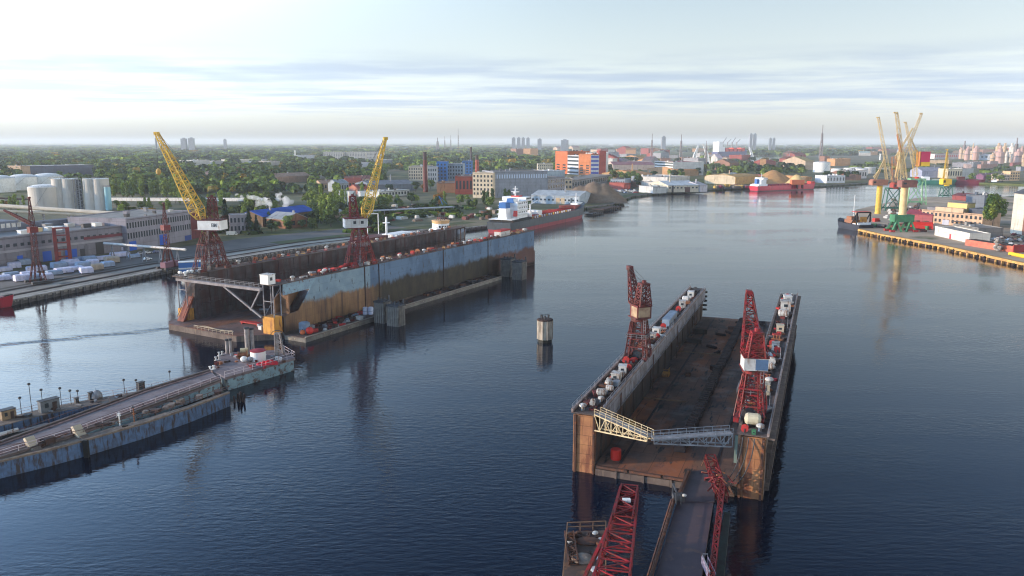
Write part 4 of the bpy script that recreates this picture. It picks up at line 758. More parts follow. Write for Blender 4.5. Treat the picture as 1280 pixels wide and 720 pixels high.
tyre = MB().lathe([(.28, -.16), (.6, -.18), (.68, 0), (.6, .18), (.28, .16)], n=16).mesh('tyre_fender', BLK)
for px, py in ((152, 518), (187, 502), (209, 488), (235, 482), (116, 534)):
    o = bpy.data.objects.new('tyre_fender', tyre); COL.objects.link(o); o.parent = br; o.location = at(px, py, 2.6) + Vector((.45, -.6, -.1)); o.rotation_euler = (R(90), 0, math.atan2(20, 12) * .9)
# end platform
pf = thing('landing_platform', 'lilac brown landing platform with railings at the bridge end by the big dock', 'platform')
pl = [at(264, 462, zD), at(277, 441, zD), at(352, 437, zD), at(369, 447, zD), at(281, 472, zD)]
MB().prism([(p.x, p.y) for p in pl][::-1], zD - .7, zD).build('deck', LIL, pf)
hl_ = [at(276, 466, 2.7), at(284, 445, 2.7), at(350, 440, 2.7), at(367, 451, 2.7), at(284, 475, 2.7)]
MB().prism([(p.x, p.y) for p in hl_][::-1], -.8, 2.75).build('hull', LB_, pf)
MB().rail([pl[4], pl[3], pl[2]], 1.5, 2.6, .06).build('railing', mat('pinkish_white_rail', (0, 0, 0)), pf)
def column_post(label, px, py, r_, h, m, n=14, zz=zD):
    t = thing('mooring_post', label, 'mooring post', at(px, py, zz)); MB().lathe([(r_ * 1.15, 0), (r_, .4), (r_, h - .5)], n=n).build('shaft', m, t); MB().lathe([(r_ * 1.2, h - .5), (r_ * 1.25, h - .1), (r_ * .8, h)], n=n).build('cap', DGRY, t)
PST = mat('grey_tan_post', (.32, .29, .28), (.22, .19, .18), .7, c3=(.12, .07, .06), s3=1.1, streak=1)
column_post('tall grey mooring post behind the round tank, left of the tall pair', 309.5, 438, .62, 6.6, PST); column_post('tall grey mooring post behind the round tank, right of the tall pair', 316, 437, .5, 6.2, PST)
column_post('shorter mooring post at the platform back, left of the short pair', 284, 441.5, .4, 4.0, PST); column_post('shorter mooring post at the platform back, right of the short pair', 288.5, 441.5, .4, 4.1, PST)
t = thing('fairlead_tower', 'grey lattice fairlead tower with hooped top at the right of the platform', 'tower', at(350, 444, zD)); mb = MB(); mb.lattice((0, 0, 0), (-.4, 0, 6.2), 2.2, 1.3, 1.6, 1., 5, .13, (0, 1, 0)); mb.bx(-1., -.3, -.4, .4, 0, 6); mb.build('frame', PST, t)
MB().path([(-.4 + 1.9 * math.cos(a), 0, 5.2 + 1.7 * math.sin(a)) for a in [PI * k / 12 for k in range(-3, 14)]], .1).build('hoop', DGRY, t)
t = thing('round_tank', 'round white tank with dark red lid on the landing platform', 'tank', at(323, 450, zD)); MB().lathe([(1.95, 0), (1.95, 2.5)], n=24).build('shell', WHT, t); MB().lathe([(2.05, 2.5), (2.05, 2.7), (.2, 2.95)], n=24).build('lid', mat('dark_red_lid', (.26, .025, .04)), t)
t = thing('windlass', 'rust orange windlass with cream housing left of the round tank', 'windlass', at(305, 447, zD), .3); MB().bx(-1.6, 1.6, -1, 1.2, 0, .5).build('bed', ORGM, t); MB().bx(-.9, 1.1, 0, 1.5, .5, 2.3).build('housing', CRM, t)
mb = MB(); mb.lathe([(.9, -1.2), (.9, -1.), (.5, -.98), (.5, .98), (.9, 1.), (.9, 1.2)], n=14); mb.v = [(z - .3, y - .7, x + 1.1) for x, y, z in mb.v]; mb.build('drum', ORGM, t)
t = thing('capstan', 'white capstan with rounded drum in front of the windlass', 'capstan', at(308, 452.5, zD)); MB().ball(-.6, 0, .8, .95, .8, .8, 14, 8).build('drum', WHT, t); MB().ball(.9, .2, .7, .8, .8, .7, 14, 8).build('brake_drum', GRY, t)
t = thing('tarpaulin_heap', 'crumpled bright red tarpaulin heap beside the round tank', 'tarpaulin', at(334, 455, zD), .25); r = random.Random(5); mb = MB()
N = 12; mb.add([((i / N - .5) * 5.6, (j / 6 - .5) * 2.6, max(0, (1 - (2 * i / N - 1) ** 4) * (1 - (2 * j / 6 - 1) ** 4)) * r.uniform(.35, 1.15)) for j in range(7) for i in range(N + 1)], [(j*(N+1)+i, j*(N+1)+i+1, (j+1)*(N+1)+i+1, (j+1)*(N+1)+i) for j in range(6) for i in range(N)]); mb.build('sheet', mat('red_tarp', (.5, .015, .03), rough=.5), t)
for px, py, lab in ((265, 462, 'small white bollard at the left corner of the platform'), (272, 450, 'pale round bollard on the platform left edge'), (276, 444, 'pale brown bollard at the platform back left')):
    put('boll', lab, at(px, py, zD), .9, None, WHT if px == 265 else WHT2, s=1.3)
put('reel', 'pinkish red reel on the platform left edge', at(271, 457, zD), .9, None, DRED, s=.8)
for i, (px, py) in enumerate(((340, 448), (346, 449), (351, 450))):
    put('box', ['grey box left of the fairlead tower', 'white box beneath the fairlead tower', 'white box right of the fairlead tower'][i], at(px, py, zD), .2, None, (GRY, WHT, WHT)[i], s=.42)
# near blue barge (long, tapering away), and dark wall under the platform
BLB = mat('peeling_blue_paint', (.085, .155, .28), (.06, .095, .165), .8, th=.52, soft=.12, c3=(.045, .035, .035), s3=1.5, th3=.55, streak=1, brick=(4, 5, .1, 0), rough=.6, bump=.3)
BDK = mat('brown_barge_deck', (.19, .15, .125), (.11, .085, .07), .5, c3=(.3, .25, .2), s3=.9, world=True)
zN = 3.2
nt_ = [at(-160, 619, zN), at(0, 577, zN), at(60, 563, zN), at(107, 550.5, zN), at(178, 530, zN), at(235, 511, zN), at(287, 491, zN)]
ft_ = [Vector((p.x - 2.9 + .35 * i, p.y + 4.2 - .5 * i, zN)) for i, p in enumerate(nt_)]
bg_ = thing('barge', 'long peeling blue barge lying in front of the floating bridge', 'barge')
o = ribbon(MB(), ft_, nt_, -.9, zN - .15).build('hull', BLB, bg_); ribbon(MB(), shift(ft_, 0, 0, 0), shift(nt_, .1, -.15, 0), zN - .15, zN + .03).build('deck', BDK, bg_)
mb = MB(); ribbon(mb, shift(nt_, -.2, .3, 0), shift(nt_, .16, -.24, 0), zN + .03, zN + .28); mb.build('gunwale', mat('tan_timber', (.24, .18, .13), (.13, .09, .07), .9, world=True), bg_)
MB().bx(-.45, .45, -.4, .3, -1, zN + .3).build('hull_fender', BLK, bg_).location = at(109, 571, 0) + Vector((0.1, -.2, 0))
MB().bx(-.45, .45, -.4, .3, -1, zN + .3).build('hull_fender', BLK, bg_).location = at(157, 552, 0) + Vector((0.2, 0, 0))
for px, py, lab in ((42, 560, 'tan wedge-shaped fairlead on the blue barge, nearer of two'), (101, 545, 'tan wedge-shaped fairlead on the blue barge, farther of two')):
    t = thing('fairlead', lab, 'fairlead', at(px, py, zN), .95); MB().side([(-1.2, 0), (1., 0), (2.1, 1.6), (1.3, 2.), (-.3, .6)], -.8, .8).build('cheek', mat('pale_tan_paint', (0, 0, 0)), t); MB().side([(-2.2, 0), (-1.2, 0), (-1.2, .5)], -.7, .7).build('toe', BDK, t)
ang = math.atan2(24, 16)
for i, (px, py) in enumerate(((58, 552), (63, 550.5), (68, 549), (73, 547.5), (78, 546))):
    put('boll', 'dark twin bollard between the two tan fairleads on the blue barge', at(px, py, zN), ang, 'dark bollards on the blue barge', DGRY, s=.7)
t = thing('signal_post', 'thin white post standing on the barge beside the bridge', 'post', at(150, 532, zN)); MB().cyl(0, 0, 0, 2.4, .13, 8).bx(-.35, .35, -.08, .08, 2.1, 2.3).build('pole', WHT, t); MB().bx(-.2, .2, -.2, .2, 2.4, 2.7).build('lamp', WHT, t)
t = thing('signal_post', 'rusty post on the barge under the bridge girder', 'post', at(168, 527, zN)); MB().cyl(0, 0, 0, 3.0, .12, 8).bx(-.4, .4, -.08, .08, 1.6, 1.75).build('pole', ORGM, t); MB().bx(-.2, .2, -.2, .2, 3, 3.3).build('lamp', DGRY, t)
litter(lambda x, y, z: Vector(nt_[1]).lerp(nt_[6], y) + Vector((-1.5 + x, 2.0, z - zN)), -.5, .5, .05, .95, 18, zN, 'the blue barge deck', 31, [('tan', BDK), ('dark rusty', DKRUST), ('rusty', RUST)])
t = thing('tree_stump_pile', 'dark broken timber piles rising from the water beside the platform', 'piles', at(299, 503, 0)); mb = MB()
for i in range(5): mb.bar((i * .5 - 1, (i % 2) * .6, -1), (i * .55 - 1.2 + (i % 3) * .3, (i % 2) * .5, 1.6 + (i * 7 % 3) * .5), .24, 6)
mb.build('pile', DKRUST, t)
# blue pontoon behind the bridge with lamp posts, sheds, dish
zP = 2.3
fp = [at(-150, 561, zP), at(0, 524, zP), at(60, 509, zP), at(125, 497, zP), at(190, 486, zP), at(262, 469, zP)]
np_ = [Vector((p.x + 2.6, p.y - 4.0, zP)) for p in fp[:5]] + [Vector((fp[5].x + .8, fp[5].y - 1.4, zP))]
pn = thing('pontoon', 'narrow blue pontoon with thin posts lying behind the floating bridge', 'pontoon')
ribbon(MB(), fp, np_, -.9, zP - .1).build('hull', BLB, pn); ribbon(MB(), shift(fp, -.05, .1, 0), np_, zP - .1, zP).build('deck', BDK, pn)
MB().rail([(p.x, p.y, zP) for p in fp[1:]], 1.2, 2.8, .045).build('railing', mat('pinkish_white_rail', (0, 0, 0)), pn)
for i, (px, py, h) in enumerate(((27, 518, 3.6), (40, 515, 6.2), (54, 512, 4.4), (77, 507, 3.9), (89, 505, 3.), (98, 502, 2.4), (156, 492, 3.2), (213, 480, 3.), (171, 489, 2.6))):
    t = thing('pontoon_post', f'thin dark {["stubby", "tallest", "lamp topped", "lamp topped second", "slim", "short", "far", "farthest", "little"][i]} post on the narrow blue pontoon', 'post', at(px, py, zP)); MB().cyl(0, 0, 0, h, .07, 8).build('pole', DGRY, t); MB().lathe([(.1, h - .15), (.33, h), (.3, h + .3), (.1, h + .4)], n=8).build('lamp', DGRY, t)
def shed(label, px, py, w, d, h, m, rz=ang, flat=True):
    t = thing('deck_shed', label, 'shed', at(px, py, zP), rz); MB().bx(-w/2, w/2, 0, d, 0, h).build('wall', m, t); MB().bx(-w/2 - .12, w/2 + .12, -.12, d + .12, h, h + .15).build('roof', DGRY, t); MB().bx(-w * .3, -w * .1, -.04, 0, h * .4, h * .8).build('window', GLASS, t); MB().bx(w * .1, w * .35, -.04, 0, .05, h * .8).build('door', DKRUST, t)
shed('long dark grey shed on the narrow blue pontoon', 64, 514, 3.9, 1.5, 2.5, mat('grey_blue_shed', (.13, .15, .17), (.08, .09, .1), .8))
shed('brown shed at the left end of the narrow blue pontoon', 12, 524, 2.8, 1.6, 2., mat('brown_shed', (.24, .17, .1), (.14, .1, .07), .8))
t = thing('dome_housing', 'small grey domed housing on the narrow blue pontoon', 'dome', at(121, 498, zP)); MB().ball(0, 0, .4, 1.25, 1.25, 1.6, 14, 8, -.1).build('shell', GRY, t); MB().cyl(0, 0, 1.9, 2.5, .05, 6).build('finial', DGRY, t)
shed('small black box beside the domed housing', 115, 499.5, .9, .7, 1.6, DGRY); shed('black cabinet on the far part of the narrow blue pontoon', 178, 488.5, 1.5, .9, 2.0, DGRY)
shed('small dark cabinet midway along the narrow blue pontoon', 97, 503.5, .7, .6, 1.0, DGRY)
t = thing('pipe_section', 'white pipe section lying at the left end between pontoon and bridge', 'pipe', at(8, 544, 2.6), ang); mb = MB()
mb.bar((-2, 0, .5), (2.2, 0, .5), .42, 10)
mb.build('shell', WHT2, t); MB().bx(-2.5, 8, -.6, .6, -.3, 0.08).build('bed', DGRY, t)
# ================================================================ ramp to the smaller dock
zR = 3.0
rp = thing('access_ramp', 'wide purple brown access ramp leading onto the front of the smaller dock', 'ramp')
RPM = mat('purple_brown_plate', (.085, .058, .066), (.06, .042, .05), .2, c3=(.12, .07, .06), s3=.5, world=True, rough=.55)
rl = [at(800, 772, zR), at(819, 720, zR), at(847, 624, 2.6)]; rr = [at(870, 772, zR), at(877, 720, zR), at(892, 624, 2.6)]
mb = MB(); mb.add([*rl, *rr, *[p - Vector((0, 0, .8)) for p in rl], *[p - Vector((0, 0, .8)) for p in rr]], [(0, 1, 4, 3)[::-1], (1, 2, 5, 4)[::-1], (0, 6, 7, 1)[::-1], (1, 7, 8, 2)[::-1], (3, 4, 10, 9)[::-1], (4, 5, 11, 10)[::-1], (2, 8, 11, 5)[::-1]]); mb.build('deck', RPM, rp)
fl = [at(846, 627, 2.75), at(893, 627, 2.75), at(894, 586, 2.1), at(862, 589, 2.1)]
MB().add([*fl, *[p - Vector((0, 0, .25)) for p in fl]], [(0, 1, 2, 3), (0, 4, 5, 1), (1, 5, 6, 2), (2, 6, 7, 3), (3, 7, 4, 0)]).build('hinged_flap', mat('flap_plate', (.09, .065, .07), (.06, .045, .05), .3, world=True), rp)
MB().path([fl[0] + Vector((-.1, 0, .3)), fl[3] + Vector((-.1, 0, .3))], .22).build('flap_kerb', RUST, rp)
mb = MB(); e = [p + Vector((-.45, 0, 0)) for p in rl]; mb.path([p + Vector((0, 0, .35)) for p in e], .28, 6); mb.path([p + Vector((-.5, 0, -.1)) for p in e], .22, 6); mb.rail(e, 1.0, 2.2, .05, False); mb.build('left_kerb_pipe', RUST, rp)
mb = MB(); a0 = at(884, 772, zR); a1 = at(887, 720, zR); a2 = at(903, 612, zR)
mb.lattice(a0 + Vector((0, 0, .85)), a2 + Vector((0, 0, .85)), .7, .7, 1.5, 1.5, 24, .09, (0, 0, 1), rb=.08); mb.build('right_side_truss', BRED, rp)
MB().bar(a0 + Vector((-.3, 0, .1)), a2 + Vector((-.3, 0, .1)), .25).build('right_kerb_beam', DRED, rp)
ribbon(MB(), [at(889, 772, 1.5), at(892, 720, 1.5), at(905, 640, 1.5)], [at(905, 772, 1.5), at(905, 720, 1.5), at(913, 640, 1.5)], -1, 1.5).build('float', mat('dark_green_float', (.03, .045, .04), (.02, .02, .02), .5), rp)
t = thing('grille_cover', 'pale lilac mesh cover at the near end of the ramp truss', 'cover', at(884, 706, 4.2), 0); MB().bx(-.42, -.36, -3, 1.5, -.7, .5).bx(.36, .42, -3, 1.5, -.7, .5).build('panel', mat('lilac_mesh', (.24, .20, .26), (.12, .09, .12), 3., soft=.04), t); MB().rail([(-.4, -3, .5), (-.4, 1.5, .5), (.4, 1.5, .5)], .3, .8, .03).build('frame', GRY, t)
t = thing('pipe_tangle', 'tangle of rusty red pipes and struts where the ramp meets the dock', 'pipework', at(895, 612, 2.2)); r = random.Random(9); mb = MB(); mb2 = MB()
for i in range(34):
    x, y, z = r.uniform(-1.5, 1.2), r.uniform(-4, 5), r.uniform(.3, 3.8); (mb if i % 3 else mb2).bar((x, y, z), (x + r.uniform(-1.2, 1.2), y + r.uniform(-1.8, 1.8), max(.1, z + r.uniform(-1.6, 1.2))), r.uniform(.07, .16), 6)
mb.lattice((0.2, -4, 0), (-.3, 4, 4.2), 1.6, 1.6, 1.4, 1.4, 6, .1); mb.build('red_strut', REDST, t); mb2.build('rusty_strut', ORGM, t)
t = thing('hoist_frame', 'small dark frame with white sack at the left hinge of the ramp', 'frame', at(846, 622, 3.0)); MB().path([(-.6, -2.4, 0), (-.6, -2.4, 2), (-.6, .5, 2.2), (-.6, .5, 0)], .14).path([(.2, -2.4, 0), (.2, -2.4, 1.7), (-.6, -2.4, 2)], .12).bx(-.8, 1, -1.4, 0, 0, .9).build('frame', DGRY, t); MB().ball(.9, -1.3, 1.0, .4, .3, .25, 10, 6).build('sack', WHT2, t)
t = thing('hose_bundle', 'looping dark hoses hanging down the orange end of the right wing', 'hoses', loc2w(OB, DIRB, WB - 2.4, -.4, 0), -DIRB); mb = MB()
for j in range(3): mb.path([(-1.2 + j * .7 - 2.6 * (i / 11) ** 2 + .25 * j, -.3 - 1.3 * math.sin(PI * i / 11), HB - .2 - 8.8 * (i / 11)) for i in range(12)], .1, 6)
mb.build('hose', DGRY, t)
MB().bx(WB - 4.9, WB - 4.4, -.6, -.1, HB - 5, HB - .2).build('green_downpipe', mat('grey_green_pipe', (.13, .17, .15)), dB)
# ================================================================ crane jib and dark float in the near foreground
fc = thing('lattice_crane', 'bright red lattice crane jib rising toward the camera beside the brown float', 'crane', (0, 0, 0))
j0 = at(768, 740, 20.5); j1 = at(789, 622, 20.0)
ja = Vector((8.0, 62.5, 18.2)); jb = Vector((13.9, 87.5, 19.2))
mb = MB(); mb.lattice(ja, jb, 3.7, 2.1, 2.4, 1.3, 14, .11, (0, 0, 1), rb=.07); mb.build('jib', BRED, fc)
dj = (jb - ja).normalized()
MB().lattice(jb - dj * 7.5 + Vector((0, 0, .9)), jb + dj * .2 + Vector((0, 0, .7)), 2.0, 1.9, .35, .3, 4, .1, (0, 0, 1)).build('head_frame', REDST, fc)
sd = dj.cross(Vector((0, 0, 1))).normalized(); mb = MB(); q0 = jb - dj * 9.5; q1 = jb
mb.add([q0 + sd*.9 + Vector((0, 0, .6)), q1 + sd*.85 + Vector((0, 0, .6)), q1 - sd*.85 + Vector((0, 0, .6)), q0 - sd*.9 + Vector((0, 0, .6))], [(0, 1, 2, 3)]); mb.v += [(a, b_, c - .12) for a, b_, c in mb.v[:4]]; mb.f += [(7, 6, 5, 4), (0, 4, 5, 1), (1, 5, 6, 2), (2, 6, 7, 3), (3, 7, 4, 0)]; mb.build('head_walkway', DRED, fc)
mb = MB(); k1 = jb - dj * 9 - sd * 1.5
mb.bar((3.0, 66, 12.5), k1, .2); mb.bar((4.6, 66, 12.5), k1 - dj * 4.5 , .16); mb.bar((4.0, 69.5, 14), (6.9, 72.0, 17), .12); mb.build('diagonal_stay', BRED, fc)
MB().bx(-.45, .45, -.3, .3, 0, .3).build('work_light', WHT, fc).location = jb - dj * 3.8 + Vector((0, 0, .75))
MB().bx(1, 9, 56, 62.8, -1, 15.5).build('crane_base', DRED, fc)
pfm = thing('crane_float', 'rusty brown float with platform and railings below the red jib', 'float')
a_, b_, c_, d_ = at(700, 770, 6), at(709, 664, 6), at(757, 662, 6), at(757, 770, 6)
MB().prism([(p.x, p.y) for p in (a_, d_, c_, b_)], -1, 3.6).build('hull', DKRUST, pfm)
mb = MB(); mb.prism([(p.x, p.y) for p in (a_, d_, c_, b_)], 5.6, 5.9)
mb.build('deck', mat('brown_patchy_deck', (.11, .07, .055), (.06, .045, .04), .5, c3=(.25, .12, .06), s3=.5, world=True), pfm)
mb = MB()
for p, q in ((a_, b_), (b_, c_), (c_, d_)): 
    for i in range(6):
        c0 = p.lerp(q, i / 5); mb.bar((c0.x, c0.y, 3.5), (c0.x, c0.y, 5.7), .14)
mb.build('support_post', RUST, pfm)
MB().rail([a_, b_, c_, d_], 1.3, 1.8, .07).build('railing', mat('pale_rusty_beam', (0, 0, 0)), pfm)
MB().lattice(b_ + Vector((.2, -1, .3)), b_ + Vector((.2, -9, .3)), 1.2, 1.2, .5, .5, 6, .1).build('side_frame', RUST, pfm)
for px, py, rr_, nm, m_ in ((735, 678, (1.9, 1.1, .35), 'orange brown rust-coloured sack heap on the float platform', RUST), (728, 700, (1.5, 1.4, .45), 'dark brown heap on the float platform', BDK)):
    o = MB().ball(0, 0, .2, *rr_, 12, 6).build('debris_heap', m_); o.location = at(px, py, 5.9); tag(o, nm, 'heap')
t = thing('winch', 'small winch with pale drum on the float platform near its far edge', 'winch', at(744, 671, 5.9), .2); MB().bx(-.8, .8, -.6, .6, 0, .3).build('bed', DKRUST, t); MB().ball(0, 0, .6, .45, .3, .3, 12, 8).build('drum', WHT2, t)

small = [('dark rusty', DKRUST), ('dull red', DRED), ('pale', WHT2), ('grey', GRY), ('red', REDM), ('rust orange', ORGM), ('rusty', RUST)]
litter(lambda x, y, z: loc2w(OB, DIRB, x, y, z), .8, 3.9, 2, 132, 60, zB, 'the left wall top of the smaller dock', 61, small, .8)
litter(lambda x, y, z: loc2w(OB, DIRB, x, y, z), WB - 3.9, WB - .8, 2, 132, 60, zB, 'the right wall top of the smaller dock', 62, small, .8)
litter(lambda x, y, z: loc2w(OA, DIRA, x, y, z), WA - 4.6, WA - .6, 3, 172, 70, zA, 'the blue-sided wall top of the larger dock', 63, small, .8)
litter(lambda x, y, z: loc2w(OA, DIRA, x, y, z), WA - 12, WA - 6, 0, 16, 7, 1.85, 'the front apron of the larger dock', 64, small)
for o_, a_, X_, n_, Z_ in ((OB, DIRB, 3.9, 132, zB), (OB, DIRB, WB - 3.8, 132, zB), (OA, DIRA, WA - 4.4, 170, zA)):
    t = MB().path([(X_ + .15 * math.sin(i * 1.7), 3 + i * n_ / 14, .18) for i in range(14)], .09, 6).path([(X_ - .5 + .2 * math.sin(i * 1.1), 5 + i * n_ / 15, .15) for i in range(14)], .07, 6).build('service_pipe', RUST, dA if o_ is OA else dB); t.location = (0, 0, Z_)

litter(lambda x, y, z: at(x, y, z), 272, 356, 443, 463, 16, zD, 'the landing platform', 71, small, .55)
litter(lambda x, y, z: Vector(fp[1]).lerp(fp[5], y) + Vector((1.2 + x, -1.6, 0)), -.5, .5, .02, .9, 20, zP, 'the narrow blue pontoon', 73, [('dark rusty', DKRUST), ('grey', GRY), ('rusty', RUST), ('dark', DGRY)], .55)
MB().rail([(p.x + .1, p.y - .1, zN + .25) for p in ft_[1:]], 1.0, 3.2, .045).build('railing', mat('rusty_rail', (0, 0, 0)), bg_)
litter(lambda x, y, z: at(x, y, z), 712, 754, 666, 715, 12, 5.9, 'the crane float', 75, [('dark rusty', DKRUST), ('rusty', RUST), ('pale', WHT2)], .6)
# ================================================================ ships
def hull_mesh(mb, L, B, D, bow=.22, rake=4., sheer=1.5, z0=-1., stern=.85, nst=18, draft=0.):
    st = []
    for i in range(nst + 1):
        t = i / nst; x = t * L
        wl = stern + (1 - stern) * min(1, t / .15) if t < .15 else 1.
        if t > 1 - bow: wl = max(.02, (1 - ((t - 1 + bow) / bow) ** 1.9))
        top = stern + .08 + (1 - stern) * min(1, t / .1) if t < .1 else 1.
        top = min(1., top)
        if t > 1 - bow: top = max(.12, (1 - ((t - 1 + bow) / bow) ** 3.2))
        zt = D + sheer * max(0, (t - .72) / .28) ** 1.6
        if t > 1 - bow * .55: zt += sheer * .6
        xb = x; xt = x + rake * max(0, (t - .75) / .25) ** 2 - 1.2 * max(0, 1 - t / .08)
        st.append([(xb, -wl * B/2 * .96, z0), (xb * .5 + xt * .5, -(wl*.45+top*.55) * B/2, (D) * .4), (xt, -top * B/2, zt), (xt, top * B/2, zt), (xb * .5 + xt * .5, (wl*.45+top*.55) * B/2, D * .4), (xb, wl * B/2 * .96, z0)])
    vs = [v for s in st for v in s]; fs = []
    for i in range(nst):
        for k in range(5): fs.append((i*6+k, (i+1)*6+k, (i+1)*6+k+1, i*6+k+1))
    fs += [(5, 4, 3, 2, 1, 0), tuple(nst*6 + k for k in range(6))]
    return mb.add(vs, fs), st
def hull_mat(name, up, low, zl, sc_=.2):
    m, nt, b = newmat(name); v = nd(nt, 'ShaderNodeTexCoord').outputs['Object']; s3 = nd(nt, 'ShaderNodeSeparateXYZ'); nt.links.new(v, s3.inputs[0])
    r = nd(nt, 'ShaderNodeMapRange'); r.inputs[1].default_value = zl - .05; r.inputs[2].default_value = zl + .05; nt.links.new(s3.outputs[2], r.inputs[0])
    f, _ = noisefac(nt, v, sc_ * 2, .6, .08, 6, (1, 1, .3)); u2 = mixc(nt, f, up, tuple(c * .6 for c in up)); l2 = mixc(nt, f, low, tuple(c * .55 for c in low))
    nt.links.new(mixc(nt, r.outputs[0], l2, u2), b.inputs['Base Color']); b.inputs['Roughness'].default_value = .5; return m
# ---- tanker
ps_ = at(640, 293.2, 0); pe_ = at(739, 270.6, 0); dv = (pe_ - ps_); TL = dv.length; ta = math.atan2(dv.y, dv.x)
BT = 19.; nrm = Vector((-dv.y, dv.x, 0)).normalized()
tk = thing('tanker_ship', 'dark slate and red tanker with white superstructure moored at the quay beyond the docks', 'tanker', ps_ + nrm * BT / 2, ta)
DT = 7.6
mb, st = hull_mesh(MB(), TL, BT, DT, sheer=2.6, rake=5); mb.build('hull', hull_mat('tanker_hull', (.045, .06, .075), (.27, .035, .05), 2.6), tk)
mdk = mat('red_ship_deck', (.22, .045, .04), (.15, .04, .035), .3)
mb = MB(); mb.bx(TL * .2, TL * .8, -BT/2 + .6, BT/2 - .6, DT + .02, DT + .12); mb.build('main_deck', mdk, tk)
mb = MB()
for s in (-1, 1):
    mb.rail([(1, s * (BT/2 - .6), DT), (TL * .76, s * (BT/2 - .5), DT)], 1.1, 3, .05)
mb.build('deck_rail', mat('red_brown_paint', (0, 0, 0)), tk)
S = TL / 130
WS = mat('ship_white', (.78, .79, .8), (.68, .69, .7), .4, c3=(.45, .3, .2), s3=1, th3=.7, streak=1, rough=.45)
BLS = mat('ship_blue', (.03, .13, .36), rough=.45); RDS = mat('ship_red', (.5, .03, .02), rough=.5)
MB().bx(3, 31, -BT/2 + .4, BT/2 - .4, DT, DT + 1.6).build('poop_deck', mat('black_hull_paint', (.02, .022, .025)), tk)
acc = MB().bx(13, 29, -7, 7, DT + 1.6, DT + 13).bx(12, 30.5, -8.2, 8.2, DT + 4.2, DT + 4.45).bx(12, 30.5, -7.8, 7.8, DT + 7.2, DT + 7.4).bx(12.5, 30.5, -7.6, 7.6, DT + 10.2, DT + 10.4).build('accommodation', WS, tk)
for z in (5.2, 8.2, 11.2):
    for i in range(5): MB().bx(15 + i * 2.8, 16.2 + i * 2.8, -7.05, -7, DT + z, DT + z + 1).build('window', GLASS, tk)
    for i in range(4): MB().bx(29, 29.05, -5 + i * 2.8, -3.9 + i * 2.8, DT + z, DT + z + 1).build('window', GLASS, tk)
MB().bx(22, 30.5, -BT/2 + .3, BT/2 - .3, DT + 13, DT + 15.6).build('bridge', WS, tk)
MB().bx(30.5, 30.56, -8.6, 8.6, DT + 14.1, DT + 15.2).build('bridge_window', GLASS, tk)
MB().bx(22.2, 30.2, -BT/2 + .28, -BT/2 + .3, DT + 14.1, DT + 15.2).build('bridge_window', GLASS, tk)
MB().bx(23, 29, -3, 3, DT + 15.6, DT + 16.3).build('wheelhouse_top', RDS, tk)
MB().bar((24, 0, DT + 15.6), (24, 0, DT + 23), .55, 8, .3).bar((24, -3, DT + 19), (24, 3, DT + 19), .2).bar((24, -2, DT + 21), (24, 2, DT + 21), .15).bx(22, 24, -.8, .8, DT + 18, DT + 18.6).build('mast', WS, tk)
fu = MB().side([(-3.2, DT + 1.6), (3.2, DT + 1.6), (2.4, DT + 11), (-2.4, DT + 11)], 4.5, 10.5).build('funnel', WS, tk)
MB().side([(-2.75, DT + 9), (2.75, DT + 9), (2.4, DT + 12.8), (-2.4, DT + 12.8)], 4.3, 10.7).build('funnel_band', BLS, fu)
fu2 = MB().bx(12.5, 19, -4.5, 1, DT + 13, DT + 15).build('deck_house', WS, tk); MB().side([(-4.6, DT + 12.2), (1, DT + 12.2), (.4, DT + 15.2), (-4, DT + 15.2)], 12.2, 17).build('blue_casing', BLS, tk)
o = MB().side([(0, 0), (1.6, 0), (.6, 3.8), (-.2, 3)], -1.3, 1.3).build('lifeboat', RDS, tk); o.location = (10.5, -BT/2 + 2.5, DT + 3.5); o.rotation_euler = (0, 0, R(90))
MB().bx(1, 12, -BT/2 + .8, BT/2 - .8, DT + 1.6, DT + 1.9).rail([(0, -BT/2+1, DT+1.9), (12, -BT/2+.8, DT+1.9)], 1.1, 1.5, .06).build('stern_deck', WS, tk)
for i, (x0, x1, y0, y1, z1) in enumerate(((36, 40, -5, -1, 3), (44, 47, -2, 5, 4), (50, 57, -5, 3, 4.2), (60, 62, -3, 3, 3.4))):
    MB().bx(x0, x1, y0, y1, DT + .8, DT + z1).bx(x0 + .3, x0 + .7, y0, y1, DT, DT + .8).bx(x1 - .7, x1 - .3, y0, y1, DT, DT + .8).build('deck_tank', WS, tk)
mb = MB()
for k in range(7): mb.bar((33, -4 + k * 1.4, DT + 1), (TL * .82, -4 + k * 1.4, DT + 1), .18, 6)
for k in range(9): mb.bar((36 + k * 7, -6, DT + 1.5), (36 + k * 7, 6, DT + 1.5), .2, 6)
mb.build('cargo_pipe', REDM, tk)
mb = MB(); mb.bar((48, 0, DT), (48, 0, DT + 9), .5, 10); mb.bar((48, 0, DT + 8.6), (60, 0, DT + 11), .35, 6); mb.build('hose_crane', WS, tk)
MB().side([(-7, DT), (7, DT), (7, DT + 3), (-7, DT + 3)], TL * .8, TL * .8 + .5).bx(TL*.8, TL*.93, -6, 6, DT+.1, DT + 2.7).build('forecastle', mdk, tk)
MB().bar((TL * .93, 0, DT + 2), (TL * .93, 0, DT + 12), .5, 8, .3).bar((TL*.93, -1.6, DT + 8), (TL*.93, 1.6, DT + 8), .15).bx(TL*.9, TL*.98, -3, 3, DT + 2.6, DT + 4).build('foremast', WS, tk)
for i in range(18):
    MB().bx(34 + i * 4.0, 35 + i * 4.0, -BT/2 + .8, -BT/2 + 1.4, DT, DT + 1.5).build('vent_post', WS if i % 3 else YEL, tk)
